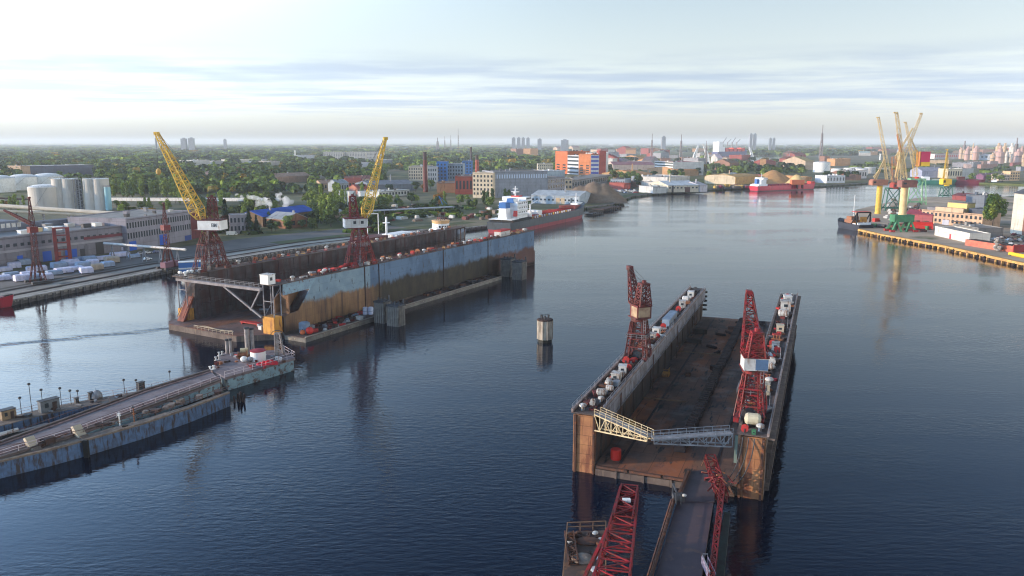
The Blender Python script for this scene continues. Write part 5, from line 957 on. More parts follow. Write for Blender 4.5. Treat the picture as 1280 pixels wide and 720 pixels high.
# ---- white harbour vessel between the shore and the larger dock
p = loc2w(OA, DIRA, -9, 84, 0)
hv = thing('harbour_vessel', 'white vessel behind the larger dock, its round tan-topped wheelhouse and mast showing', 'ship', p, PI/2 - DIRA)
hull_mesh(MB(), 106, 12, 10, sheer=2)[0].build('hull', mat('grey_ship_hull', (.1, .11, .13), rough=.5), hv)
MB().lathe([(6.0, 10), (5.8, 15.0), (6.2, 15.1), (6.2, 15.4), (4.6, 15.5), (4.4, 18.4), (4.8, 18.5)], 86, 0, 0, 20).build('superstructure', WS, hv)
MB().lathe([(4.5, 18.5), (4.5, 19.6), (4.8, 19.7), (4.6, 20.1)], 86, 0, 0, 20).build('wheelhouse', mat('tan_orange_paint', (.55, .33, .16), rough=.6), hv)
for i in range(8):
    a = -PI * .85 + i * .35; MB().bx(-.45, .45, -.05, .05, 16.4, 17.5).build('window', GLASS, hv).matrix_local = Matrix.LocRotScale(Vector((86 + 4.55 * math.cos(a), 4.55 * math.sin(a), 0)), Matrix.Rotation(a + PI/2, 3, 'Z'), None)
mb = MB()
for i in range(6): mb.bar((83 + i * 1.2, -2 + (i % 3) * 2, 20), (83 + i * 1.2, -2 + (i % 3) * 2, 22 + (i % 2) * 1.4), .14)
mb.build('aerial', DGRY, hv)
MB().bar((40, 0, 10), (40, 0, 25.5), .5, 8).bar((37, -2.5, 22), (43, 2.5, 22), .28).lathe([(1.8, 22.6), (1.8, 22.9)], 40, 0, 0, 10).build('mast', WS, hv)
MB().bar((26, 0, 10), (26, 0, 28), .2, 6).bar((26, 0, 28), (34, 0, 27.5), .2, 6).bar((34, 0, 27.5), (34, 0, 18), .2, 6).build('gantry', WS, hv)
MB().bx(20, 36, -4, 4, 10, 17.5).build('deckhouse', DRED, hv); MB().bx(42, 58, -4.4, 4.4, 10, 17).build('deckhouse', WS, hv)
# ---- tug at the left edge
def small_boat(label, pos, rz, L, B, D, hm, hs, cat='tug', name='tugboat', black=None, mast=7):
    t = thing(name, label, cat, pos, rz); hull_mesh(MB(), L, B, D, bow=.35, rake=1.5, sheer=1.2)[0].build('hull', hm, t)
    MB().bx(L*.3, L*.66, -B*.3, B*.3, D, D + 2.4).build('deckhouse', hs, t); MB().bx(L*.42, L*.62, -B*.24, B*.24, D + 2.4, D + 4.6).build('wheelhouse', hs, t)
    MB().bx(L*.62, L*.62 + .05, -B*.2, B*.2, D + 3.2, D + 4.2).bx(L*.43, L*.61, -B*.24 - .05, -B*.24, D + 3.2, D + 4.2).build('window', GLASS, t)
    MB().cyl(L*.5, 0, D + 4.6, D + 4.6 + mast, .16, 8).bx(L*.5 - .1, L*.5 + .1, -1.2, 1.2, D + 6.5, D + 6.7).build('mast', WS, t); MB().cyl(L*.33, B*.15, D + 2.4, D + 4.2, .5, 10).build('funnel', black or BLK, t)
    MB().path([(x, y, z + .1) for x, y, z in [(L * .02, -B*.44, D), (L*.5, -B/2, D), (L*.8, -B*.42, D + .5), (L + 1.2, 0, D + 1.8), (L*.8, B*.42, D + .5), (L*.5, B/2, D)]], .3, 6).build('rubbing_fender', BLK, t)
    for i in range(3): MB().bx(L*(.1+.06*i), L*(.13+.06*i), -B*.3, B*.3, D, D + .9).build('deck_gear', ORNG, t)
    return t
q = at(19, 383, 0)
small_boat('red hulled tug with orange deck gear poking in at the left edge by the quay', q + Vector((-24, -9, 0)), math.atan2(9, 24), 24, 8, 2.6, hull_mat('tug_hull', (.42, .02, .04), (.3, .015, .03), .3), ORNG)
# ---- dark tug at the end of the pier
q = at(1073, 288, 0)
tg = small_boat('black hulled tug with white rail and red lantern frame moored at the pier tip', q + Vector((3, -4, 0)), R(100), 30, 12, 4.2, hull_mat('black_hull', (.02, .022, .035), (.02, .02, .03), .3), mat('tug_brown_house', (.3, .12, .06), (.2, .1, .06), .7), mast=15)
MB().path([(3, -5, 4.2), (3, -5, 12.5), (3, 5, 12.5), (3, 5, 4.2)], .45).path([(9, -5, 4.2), (3, -5, 12.5)], .35).path([(9, 5, 4.2), (3, 5, 12.5)], .35).build('stern_gantry', BLK, tg)
MB().bx(3, 9, -5.5, 5.5, 12.6, 12.9).build('gantry_top', RDS, tg); MB().bx(1.5, 2.3, -5, 5, 4.2, 5.6).path([(8, -4.6, 4.4), (1.2, -4, 4.4), (1.2, 4, 4.4), (8, 4.6, 4.4)], .25).build('bulwark', WS, tg); MB().bx(2.9, 3.2, -2.6, 2.6, 6, 9.5).build('stern_winch', ORNG, tg)
# ---- red cargo ship on the far bank
a_, b_ = at(947, 239.6, 0), at(1021, 236.6, 0); dv = b_ - a_
rs = thing('cargo_ship', 'bright red cargo ship with white wheelhouse moored before the wood chip heaps', 'ship', a_ + Vector((-2, 9, 0)), math.atan2(dv.y, dv.x))
LR = dv.length
hull_mesh(MB(), LR, 15, 6.4, sheer=1.6, bow=.1, rake=3)[0].build('hull', hull_mat('red_hull', (.52, .012, .05), (.10, .01, .03), .9), rs)
MB().bx(2, 17, -6, 6, 6.4, 9).bx(0, 6, -7, 7, 6.4, 8).build('stern_house', WS, rs); MB().bx(6, 15, -5.5, 5.5, 9, 14.5).build('accommodation', WS, rs); MB().bx(8, 15.5, -7, 7, 14.5, 16.6).build('bridge', WS, rs)
MB().bx(7.8, 15.7, -7.03, -7, 15.2, 16.1).build('window', GLASS, rs); MB().bx(2.5, 6, -2, 2, 9, 15).build('funnel', BLS, rs); MB().cyl(12, 0, 16.6, 22, .2, 6).build('mast', WS, rs)
for i in range(4): MB().bx(20 + i * 17.5, 35 + i * 17.5, -6.4, 6.4, 6.4, 8).build('hatch_cover', mat('dark_red_hatch', (.2, .012, .03)), rs)
MB().bx(LR - 8, LR - 1, -3, 3, 6.4, 10).build('forecastle', RDS, rs)
for i in range(14): MB().bx(18 + i * 6, 19 + i * 6, -7.3, -7, 6.4, 7.6).build('stanchion', RDS, rs)
# ---- big far ship
a_, b_ = at(896, 198.6, 0), at(934, 197.9, 0); dv = b_ - a_
bs = thing('cargo_ship', 'very large far ship with blue and red hull and deck cranes in the distant basin', 'ship', a_ + Vector((0, 30, 0)), math.atan2(dv.y, dv.x)); LB2 = dv.length
hull_mesh(MB(), LB2, 32, 26, sheer=3, bow=.12)[0].build('hull', hull_mat('far_hull', (.03, .05, .16), (.14, .03, .06), 9), bs)
MB().bx(4, 26, -14, 14, 26, 62).bx(26, 40, -14, 14, 26, 44).build('accommodation', WS, bs)
for i in range(5): MB().bx(44 + i * 24, 60 + i * 24, -14, 14, 26, 40 - (i % 2) * 4).build('hatch_cover', RDS, bs)
for i in range(4):
    MB().bar((42 + i * 27, 0, 26), (42 + i * 27, 0, 62), 1.6).bar((42 + i * 27, 0, 58), (62 + i * 27, 0, 78 - 6 * (i % 2)), 1.).build('deck_crane', GRY, bs)
# ---- ships on the side channel
for (x0, x1, yb, h, c1, c2, lab) in ((1153, 1196, 229.6, 9, (.03, .16, .12), (.35, .4, .35), 'dark green barge-like ship moored across the side channel'), (1197, 1232, 229.6, 8, (.18, .02, .04), (.12, .02, .03), 'dark red barge moored across the side channel')):
    a_ = at(x0, yb, 0); b_ = at(x1, yb + .4, 0); dv = b_ - a_; t = thing('river_barge', lab, 'barge', a_ + Vector((0, 8, 0)), math.atan2(dv.y, dv.x)); L_ = dv.length
    hull_mesh(MB(), L_, 12, 5, sheer=.8)[0].build('hull', mat(lab[:12], c1, rough=.5), t)
    MB().bx(3, 12, -5, 5, 5, 10).build('wheelhouse', WS if c1[1] > .1 else DRED, t); MB().bx(16, L_ - 10, -5, 5, 5, 6.6).build('hatch_cover', mat(lab[:12] + 'h', c2), t)
a_ = at(1236, 229.4, 0); small_boat('small white boat with dark hull moored across the side channel', a_ + Vector((0, 6, 0)), -.5, 20, 6, 2, hull_mat('dark_hull', (.03, .03, .04), (.03, .03, .03), .3), WS, 'boat', 'motor_boat', mast=3)
# ================================================================ buildings
def facade(c1, c2=None, br=(6, 3.2, .08, 0)):
    n = 'wall_%d_%d_%d' % tuple(int(x * 100) for x in c1); return mat(n, c1, c2 or tuple(x * .82 for x in c1), .12, c3=tuple(x * .55 for x in c1), s3=.35, th3=.62, streak=1, brick=br)
def roofm(c1): return mat('roof_%d_%d_%d' % tuple(int(x * 100) for x in c1), c1, tuple(x * .75 for x in c1), .15, c3=tuple(x * .5 for x in c1), s3=.3, th3=.62)
GREYR = (.20, .19, .19)
BZ = []
def bldg(label, pl, pr, h, dep, wall, roof=GREYR, kind='flat', win=None, side=None, name='warehouse', cat='building', door=None, lend=None, z=2.0, ribbon=None, group=None, wcol=None):
    """front face runs from pixel pl to pixel pr on the ground; local x along it, y away from the camera"""
    A = at(*pl, z); B = at(*pr, z); d = B - A
    if h < 0: h = zat(-h, A.y) - z
    BZ.append((min(pl[0], pr[0]) - 2, max(pl[0], pr[0]) + 2, min(pl[1], pr[1]) - 1.5, max(pl[1], pr[1]) + .95 * 15 * F / A.y))
    L_ = d.length; t = thing(name, label, cat, A, math.atan2(d.y, d.x), group)
    wm = wall if not isinstance(wall, tuple) else facade(wall); rm = roof if not isinstance(roof, tuple) else roofm(roof)
    if kind == 'gable':                                # ridge along x
        rh = min(dep * .22, h * .5); MB().side([(0, 0), (dep, 0), (dep, h), (dep/2, h + rh), (0, h)], 0, L_).build('wall', wm, t)
        o_ = .5; s_ = rh / (dep / 2)
        MB().side([(-o_, h - o_*s_ + .02), (dep/2, h + rh + .02), (dep + o_, h - o_*s_ + .02), (dep + o_, h - o_*s_ + .3), (dep/2, h + rh + .35), (-o_, h - o_*s_ + .3)], -.4, L_ + .4).build('roof', rm, t)
    elif kind == 'gabley':                             # ridge away from the camera, gable end to the front
        rh = L_ * .2; MB().add([(0,0,0),(L_,0,0),(L_,dep,0),(0,dep,0),(0,0,h),(L_,0,h),(L_,dep,h),(0,dep,h),(L_/2,0,h+rh),(L_/2,dep,h+rh)], [(0,1,5,8,4),(1,2,6,5),(2,3,7,9,6),(3,0,4,7)]).build('wall', wm, t)
        mb = MB()
        for s in (0, 1):
            x0 = -.4 if not s else L_ + .4; zz_ = h - .4 * rh / (L_/2)
            mb.add([(x0, -.4, zz_), (L_/2, -.4, h+rh), (L_/2, dep+.4, h+rh), (x0, dep+.4, zz_), (x0, -.4, zz_+.3), (L_/2, -.4, h+rh+.3), (L_/2, dep+.4, h+rh+.3), (x0, dep+.4, zz_+.3)], [(0,1,2,3),(7,6,5,4),(0,4,5,1),(1,5,6,2),(2,6,7,3),(3,7,4,0)])
        mb.build('roof', rm, t)
    elif kind == 'arch':
        pr_ = [(0, 0)] + [(dep/2 - dep/2 * math.cos(PI * k / 12), h * .75 + h * .25 * math.sin(PI * k / 12)) for k in range(13)] + [(dep, 0)]
        MB().side(pr_, 0, L_).build('wall', rm, t); MB().side([(p[0] * .98 + .01 * dep, p[1] * .98) for p in pr_], -.1, 0).build('end_wall', wm, t)
    else:
        MB().bx(0, L_, 0, dep, 0, h).build('wall', wm, t)
        mb = MB().bx(.4, L_ - .4, .4, dep - .4, h, h + .08); mb.build('roof', rm, t)
        MB().bx(-.1, L_ + .1, -.1, .35, h, h + .5).bx(-.1, L_ + .1, dep - .35, dep + .1, h, h + .5).bx(-.1, .35, .35, dep - .35, h, h + .5).bx(L_ - .35, L_ + .1, .35, dep - .35, h, h + .5).build('parapet', wm, t)
    if kind == 'flat' and L_ > 16 and dep > 15:
        rr_ = random.Random(len(label) * 7 + int(L_)); roof_part = MB
        for i in range(rr_.randrange(3, 7)):
            x, y, a_, b2, c_ = rr_.uniform(3, L_ - 5), rr_.uniform(2, dep - 4), rr_.uniform(1, L_ * .05 + 1), rr_.uniform(1, 3), rr_.uniform(1., 2.6)
            MB().bx(x, x + a_, y, y + b2, h + .08, h + c_).bx(x - .15, x + a_ + .15, y - .15, y + b2 + .15, h + c_, h + c_ + .15).build('roof_vent', rr_.choice([GRY, WHT2, wm, DGRY]), t)
        MB().bx(1, L_ - 1, -.16, -.02, h * .985 - .25, h * .985).build('gutter', DGRY, t)
    elif kind in ('gable', 'gabley') and L_ > 10:
        rr_ = random.Random(len(label)); x = L_ * rr_.uniform(.25, .75)
        MB().bx(x, x + 1.2, dep * .35, dep * .35 + 1.2, h * .9, h + (dep * .2 if kind == 'gable' else L_ * .2) + 1.2).build('roof_vent', rr_.choice([GRY, DKRUST, wm]), t)
    gm = wcol or GLASS
    def grid(rows, cols, z0, z1, L2, put_, ww=None):
        ww = ww or L2 / cols * .5; hh = (z1 - z0) / rows * .55; me = MB().bx(-ww/2, ww/2, -.08, .02, 0, hh).mesh('window', gm)
        for r_ in range(rows):
            for c_ in range(cols):
                o = bpy.data.objects.new('window', me); COL.objects.link(o); o.parent = t; put_(o, (c_ + .5) * L2 / cols, z0 + (r_ + .25) * (z1 - z0) / rows)
    if win:
        def f1(o, u, zz_): o.location = (u, 0, zz_)
        grid(win[0], win[1], h * (win[2] if len(win) > 2 else .08), h * (win[3] if len(win) > 3 else .95), L_, f1)
    if side:
        def f2(o, u, zz_): o.location = (0, u, zz_); o.rotation_euler.z = -PI/2
        grid(side[0], side[1], h * .08, h * .95, dep, f2)
    if ribbon:
        for i in range(ribbon):
            z0 = h * (i + .35) / ribbon; MB().bx(.6, L_ - .6, -.1, 0.02, z0, z0 + h / ribbon * .42).build('ribbon_window', gm, t)
    if lend: MB().bx(-.06, 0.02, .1, dep - .1, .1, h - .1).build('end_cladding', facade(lend), t)
    if door:
        for (x0, x1, h1, c) in door: MB().bx(L_ * x0, L_ * x1, -.12, .03, 0, h1).build('door', mat('door_%d_%d_%d' % tuple(int(v * 100) for v in c), c, rough=.6), t)
    return t
def tank_(label, px, py, r_, h, m=WHT, dome=1.5, name='storage_tank', n=36, group=None):
    p = at(px, py, 2.0); t = thing(name, label, 'storage tank' if name == 'storage_tank' else name.replace('_', ' '), p + Vector((0, r_, 0)), 0, group)
    sh = MB(); sh.lathe([(r_, 0), (r_, h)], n=n); sh.build('shell', m, t, False)
    MB().lathe([(r_ + .15, h), (r_ + .15, h + .25), (r_ * .6, h + dome * .75), (.2, h + dome)], n=n).build('roof', WHT, t)
    mb = MB(); mb.rail([((r_) * math.cos(2*PI*k/n), (r_) * math.sin(2*PI*k/n), h + .25) for k in range(n + 1)], 1.1, 9, .06); mb.build('roof_rail', GRY, t)
    if name == 'silo': return t
    mb = MB()
    for k in range(14): mb.bar(((r_ + .15) * math.cos(-1.9 + k * .07), (r_ + .4) * math.sin(-1.9 + k * .07), h * k / 14), ((r_ + .15) * math.cos(-1.9 + (k+1) * .07), (r_ + .4) * math.sin(-1.9 + (k+1) * .07), h * (k+1) / 14), .12)
    mb.build('stair', GRY, t); return t
BLU = (.02, .09, .42)
# ---- left bank: the yard factory
FG = (.20, .19, .22)
fa = bldg('long grey yard factory along the left bank, nearer part with blue gates', (-60, 342.5), (160, 313), 13.5, 46, FG, (.21, .195, .19), name='factory', cat='factory', win=(1, 26, .62, .82), door=[(.33, .36, 4.5, BLU), (.47, .52, 5, BLU), (.56, .575, 4, (.3, .08, .05)), (.60, .63, 4.2, BLU), (.64, .67, 4.5, BLU), (.79, .84, 7.5, (.03, .03, .035)), (.69, .72, 4, (.04, .04, .05)), (.72, .74, 5.5, (.12, .12, .14))])
Lf = (at(160, 313, 2) - at(-60, 342.5, 2)).length
MB().bx(0, Lf, -.5, 0, 6.5, 7.6).build('concrete_band', mat('pale_band', (.32, .31, .33), (.25, .24, .26), .2), fa)
MB().bx(Lf * .72, Lf, -.3, 0, 8.4, 9.8).build('red_band', mat('dull_red_band', (.17, .035, .05), (.11, .03, .04), .3), fa)
for i, (u, v, c) in enumerate(((.12, 6, WHT), (.44, 8, WHT), (.545, 12, YEL2), (.62, 12, WHT), (.64, 9, WHT), (.9, 10, WHT), (.2, 20, WHT2), (.3, 24, DGRY), (.8, 20, WHT2), (.72, 28, GRY))):
    MB().bx(Lf * u - 2, Lf * u + 2, v, v + 3, 13.58, 15.3).bx(Lf * u - 2.2, Lf * u + 2.2, v - .2, v + 3.2, 15.3, 15.5).build('roof_vent', c, fa)
MB().bx(0, Lf * .55, 30, 46, 13.58, 18.5).bx(Lf * .55, Lf * .98, 38, 46, 13.58, 16).build('clerestory', facade((.13, .15, .2)), fa)
for i in range(18): MB().bx(Lf * .03 * i + 3, Lf * .03 * i + 5, 29.9, 30, 15.2, 17.4).build('clerestory_window', WHT2, fa)
fb = bldg('grey yard factory farther part with two rows of small windows', (160.5, 314), (240, 299.5), 17.2, 38, (.25, .24, .28), (.24, .22, .2), name='factory', cat='factory', win=(2, 26, .30, .95), door=[(.47, .58, 6, BLU), (0.02, .12, 5, BLU), (.88, .99, 3, (.02, .05, .2))])
bldg('dark red brick block at the far end of the yard factory', (240, 299), (252, 296.5), 15.5, 20, (.13, .03, .035), (.15, .1, .1), name='factory_annex', cat='building')
t = thing('stair_tower', 'red brown steel stair tower standing in front of the yard factory', 'stair tower', at(80, 329, 2), math.atan2(44, 34) * .6)
for x in (-2.8, 2.8): MB().bx(x - .8, x + .8, -1.5, 1.5, 0, 17.5).build('column', mat('red_brown_tower', (.22, .035, .03), (.14, .03, .03), .4), t)
for z in (3, 6.5, 10, 13.5, 17): MB().bx(-2, 2, -1.4, 1.4, z, z + .5).build('landing', mat('red_brown_tower', (0, 0, 0)), t)
def slim_crane(label, px, py, h, base, reach, hazard=1):
    t = thing('luffing_crane', label, 'crane', at(px, py, 2.3), 0.9)
    for sx in (-1, 1):
        for sy in (-1, 1): MB().lattice((sx * 2.2, sy * 2.8, 0), (sx * .9, sy * .9, 9), .5, .4, .5, .4, 5, .08, (0, 1, 0)).build('leg', DRED, t)
    MB().bx(-3.8, 3.8, -4.4, -3, .1, 1).bx(-3.8, 3.8, 3, 4.4, .1, 1).build('bogie', DGRY, t)
    MB().lattice((0, 0, 7), (0, 0, h * .78), 1.9, 1.6, 1.9, 1.6, 10, .11, (0, 1, 0)).build('tower', DRED, t)
    MB().bx(-1.6, 1.6, -1.6, 1.6, h * .6, h * .6 + 2.4).build('cab', REDST, t)
    MB().lattice((0, 0, h * .78), (0, 0, h), 1.3, .4, 1.3, .4, 4, .12, (0, 1, 0)).bx(-.5, .5, -.5, .5, h, h + .7).build('mast_head', DRED, t)
    if reach: MB().lattice((0, 0, h * .70), (-reach * .5, reach * .9, h * .86), 1.2, .5, 1.2, .5, 8, .13, (0, 0, 1)).build('jib', REDST, t)
    return t
slim_crane('slim dark red quay crane with folded jib at the left, before the factory', 48, 353, 35, 1, 12)
slim_crane('slim dark red quay crane without long jib, midway along the quay', 211, 336, 30, 1, 0)
t = thing('railway_wagon', 'dull purple wagon below the second slim quay crane', 'wagon', at(204, 338, 2.3), math.atan2(78, 28)); MB().bx(0, 9, -1.5, 1.5, 1.1, 3.6).build('body', mat('purple_wagon', (.2, .1, .13)), t)
for x in (1.5, 7.5): MB().bx(x - 1, x + 1, -1.3, 1.3, 0, 1.1).build('bogie', BLK, t)
# elevated pale conveyor pipes over the factory
def pipeline(label, p0, p1, z0, z1, y0, r_=.9, n=5, m=None, name='conveyor_gallery', box=False):
    pz = lambda p, y: Vector(((p[0] - 640) / F * (y * cP - (zat(p[1], y) - HC) * sP), y, zat(p[1], y)))
    a = pz(p0, y0[0]); b_ = pz(p1, y0[1])
    t = thing(name, label, name.replace('_', ' ')); MB().bar(a, b_, r_, 4 if box else 8).build('gallery', m or CRM, t)
    for i in range(n):
        c_ = a.lerp(b_, (i + .5) / n); mb = MB(); mb.bar((c_.x - 1, c_.y, 2), (c_.x, c_.y, c_.z - r_), .25); mb.bar((c_.x + 1, c_.y, 2), (c_.x, c_.y, c_.z - r_), .25); mb.build('support', GRY, t)
PALEP = mat('pale_cladding', (.55, .50, .42), (.45, .41, .35), .2)
pipeline('upper pale conveyor gallery crossing above the factory roofs', (-30, 255), (176, 269), 0, 0, (520, 500), 1.3, 6, PALEP)
pipeline('lower pale pipe line beneath the upper gallery', (-30, 262), (130, 269.5), 0, 0, (470, 510), .8, 5, PALEP)
pipeline('long pale pipe bridge in front of the tree belt', (138, 249), (350, 249.5), 0, 0, (760, 700), 1.7, 7, WHT2, 'pipe_bridge', True)
pipeline('thin white pipe gallery low over the yard sheds', (130, 304), (232, 312), 0, 0, (400, 372), .6, 5, WHT2, 'pipe_bridge')
pipeline('second thin pale pipe line left of the silos, low', (-20, 247), (34, 249), 0, 0, (760, 760), .9, 3, DKRUST, 'pipe_bridge')
# tanks and silos
SILO = mat('silo_concrete', (.48, .45, .41), (.42, .40, .37), .1, c3=(.34, .32, .3), s3=.2, streak=1, rough=.7)
tank_('broad white storage tank with domed roof directly in front of the silos', 48, 264, 13.5, 20, SILO, 2.5)
tank_('white domed storage tank at the back, middle of three', 20, 238, 17, 15.5, WHT, 4); tank_('white domed storage tank at the back, right of three', 50, 237, 18, 15.5, WHT, 4.5); tank_('white domed storage tank at the back, left of three', -12, 241, 17, 16, WHT, 4)
for px, lab in ((73, 'tall silo cylinder, first from the left of the silo group'), (85, 'tall silo cylinder, second of the silo group'), (112, 'tall silo cylinder, third of the silo group, right of the open stair frame'), (124, 'tall silo cylinder, fourth of the silo group')):
    tank_(lab, px, 263, 6.7, 26.8, SILO, .5, 'silo', 28)
t = thing('steel_staircase', 'dark open steel stair frame between the two silo pairs', 'staircase', at(98, 263, 2)); mb = MB()
for x in (-2.5, 0, 2.5):
    for y in (0, 4): mb.bar((x, y, 0), (x, y, 27), .25)
for k in range(9): mb.path([(-2.5, 0, k * 3.2), (2.5, 0, k * 3.2 + 1.6), (2.5, 4, k * 3.2 + 1.6), (-2.5, 4, k * 3.2 + 3)], .2)
mb.build('frame', GRY, t); MB().bx(-2.2, 2.2, 4.1, 4.4, 0, 26).build('back_panel', DGRY, t)
tank_('slim pale cyan silo at the right of the silo group', 134.5, 263, 2.6, 20, mat('cyan_paint', (.25, .45, .5), rough=.6), .5, 'silo', 20)
bldg('long dark blue grey warehouse with tan end in front of the forest', (39, 221.5), (119, 219), -208, 60, (.085, .10, .15), (.4, .38, .36))
# sheds, house, small things round the blue roof
bldg('tan end block adjoining the long dark blue grey warehouse', (27, 222), (38.9, 221.5), -208, 55, (.42, .30, .2), (.4, .36, .3), name='warehouse_annex')
bldg('grey two-storey office with dark windows by the white car', (288, 293), (311, 292), 12, 12, (.26, .24, .26), (.25, .26, .27), name='office', win=(2, 5))
bldg('orange brown house under a bright blue roof among trees', (329, 284), (394, 275), 7.2, 22, (.14, .085, .045), BLU, 'gable', name='house', win=(1, 8))
bldg('brown gabled house with grey roof beside the blue roof', (357, 286), (384, 283), 6.2, 20, (.22, .10, .06), (.26, .28, .30), 'gabley', name='house', win=(1, 4))
bldg('long low grey-roofed shed behind the gabled house', (384, 276), (431, 271), 4.2, 18, (.3, .25, .2), (.27, .29, .31), 'gable', name='shed')
for px, lab in ((425.5, 'left of the two'), (438.5, 'middle one'), (452, 'right one')): tank_(f'small white cylinder silo behind the trees, {lab}', px, 262, 3.8, 15.5, WHT, .6, 'silo', 20)
def vehicle(label, px, py, rz, c, L_=4.4, W_=1.8, H_=1.45, cat='car', name='parked_car', zz=2.03):
    m = mat('car_%d_%d_%d' % tuple(int(v * 100) for v in c), c, rough=.35, spec=.6); t = thing(name, label, cat, at(px, py, zz), rz)
    if cat in ('van', 'truck', 'bus'): MB().side([(-W_/2, .35), (W_/2, .35), (W_/2, H_), (-W_/2, H_)], -L_/2, L_/2 - 1.2).side([(-W_/2, .35), (W_/2, .35), (W_/2*.95, H_*.8), (-W_/2*.95, H_*.8)], L_/2 - 1.2, L_/2).build('body', m, t); MB().bx(L_/2 - 1.1, L_/2 + .03, -W_/2 - .02, W_/2 + .02, H_ * .5, H_ * .74).build('window', GLASS, t)
    else:
        MB().bx(-L_/2, L_/2, -W_/2, W_/2, .3, .8).add([(-L_*.36, -W_*.46, .8), (L_*.25, -W_*.46, .8), (L_*.25, W_*.46, .8), (-L_*.36, W_*.46, .8), (-L_*.26, -W_*.4, H_), (L_*.08, -W_*.4, H_), (L_*.08, W_*.4, H_), (-L_*.26, W_*.4, H_)], [(4,5,6,7),(0,1,5,4),(1,2,6,5),(2,3,7,6),(3,0,4,7)]).build('body', m, t)
        MB().bx(-L_*.27, L_*.1, -W_*.45, W_*.45, .88, H_ - .14).build('window', GLASS, t)
    for sx in (-1, 1):
        for sy in (-1, 1): MB().bar((sx * L_*.31, sy * W_*.46, .33), (sx * L_*.31, sy * W_*.51, .33), .33, 12).build('wheel', BLK, t)
    return t
vehicle('white van parked by the grey office, facing right', 290, 294, .1, (.75, .74, .68), 6.4, 2.3, 2.4, 'van', 'parked_van')
for i, (px, py, c, rz) in enumerate(((176, 318, (.3, .32, .36), .9), (185, 317, (.5, .5, .5), .9), (196, 316, (.08, .1, .2), .9), (184, 325, (.7, .7, .7), 1.), (205, 326, (.1, .1, .1), 1.), (233, 340, (.2, .35, .5), 1.1))):
    vehicle(['silver', 'grey', 'navy', 'white', 'black', 'pale blue'][i] + ' car parked in the yard near the slim quay crane', px, py, rz, c)
t = thing('site_cabin', 'stacked white and blue site cabin beside the yellow crane foot', 'cabin', at(238, 343, 2.3), .35); MB().bx(-4.5, 4.5, -1.5, 1.5, 0, 2.6).build('lower_body', mat('cabin_blue', (.05, .16, .4)), t); MB().bx(-4.6, 4.6, -1.6, 1.6, 2.6, 3.3).build('white_band', WHT, t); MB().bx(-4.5, 4.5, -1.5, 1.5, 3.3, 5.6).build('upper_body', mat('cabin_blue', (0, 0, 0)), t); MB().bx(-4.7, 4.7, -1.7, 1.7, 5.6, 5.9).build('roof', WHT, t)
# wrapped stacks
WR = mat('white_lilac_wrap', (.62, .60, .72), (.45, .46, .6), .5, c3=(.25, .25, .3), s3=1.2, rv=.15, rough=.5); WR2 = mat('blue_grey_wrap', (.30, .38, .50), (.22, .28, .38), .6, rv=.15); WR3 = mat('tan_wrap', (.45, .36, .27), (.3, .25, .2), .6)
stk = [(36, 345, 6, 'w'), (46, 339, 8, 'w'), (14, 345, 6, 'b'), (5, 339, 6, 'w'), (18, 335, 5, 'w'), (68, 343, 6, 'b'), (80, 341, 7, 'w'), (92, 338, 8, 'w'), (88, 329.5, 7.5, 'w'), (100, 327, 6, 'b'), (104, 334, 6, 'b'), (112, 327, 6, 'b'), (122, 337, 5, 't'), (127, 325, 9, 'w'), (150, 321, 9, 'w'), (95, 333, 7, 'w'), (135, 333, 5, 'b'), (74, 335, 6, 'b'), (58, 349, 5, 'w'), (30, 331, 5, 'b'), (116, 331, 5, 'w'), (146, 314, 6, 'w'), (28, 351, 6, 'w'), (44, 350, 4, 'b'), (3, 350, 6, 'w'), (168, 322, 5, 'b'), (108, 341, 5, 'w'), (140, 328, 6, 't')]
r = random.Random(3)
for px, py, L_, k in stk:
    m_ = {'w': WR, 'b': WR2, 't': WR3}[k]; hh = r.uniform(1.4, 2.6)
    t = thing('wrapped_stack', {'w': 'white wrapped timber-like stack lying in the yard', 'b': 'blue grey wrapped stack lying in the yard', 't': 'tan uncovered stack lying in the yard'}[k], 'wrapped stack', at(px, py, 2.03), math.atan2(78, 40) + r.uniform(-.12, .12) - .35, {'w': 'white wrapped stacks in the yard', 'b': 'blue grey wrapped stacks in the yard', 't': 'tan stacks in the yard'}[k])
    W_ = r.uniform(1.6, 2.6); MB().bx(-L_/2, L_/2, -W_, W_, .25, hh).side([(-W_, hh), (W_, hh), (W_ * .7, hh + .35), (-W_ * .6, hh + .3)], -L_/2 + .2, L_/2 - .2).build('wrapping', m_, t); MB().bx(-L_/2 + .3, -L_/2 + .6, -W_, W_, 0, .25).bx(L_/2 - .6, L_/2 - .3, -W_, W_, 0, .25).build('bearer', BLK, t)
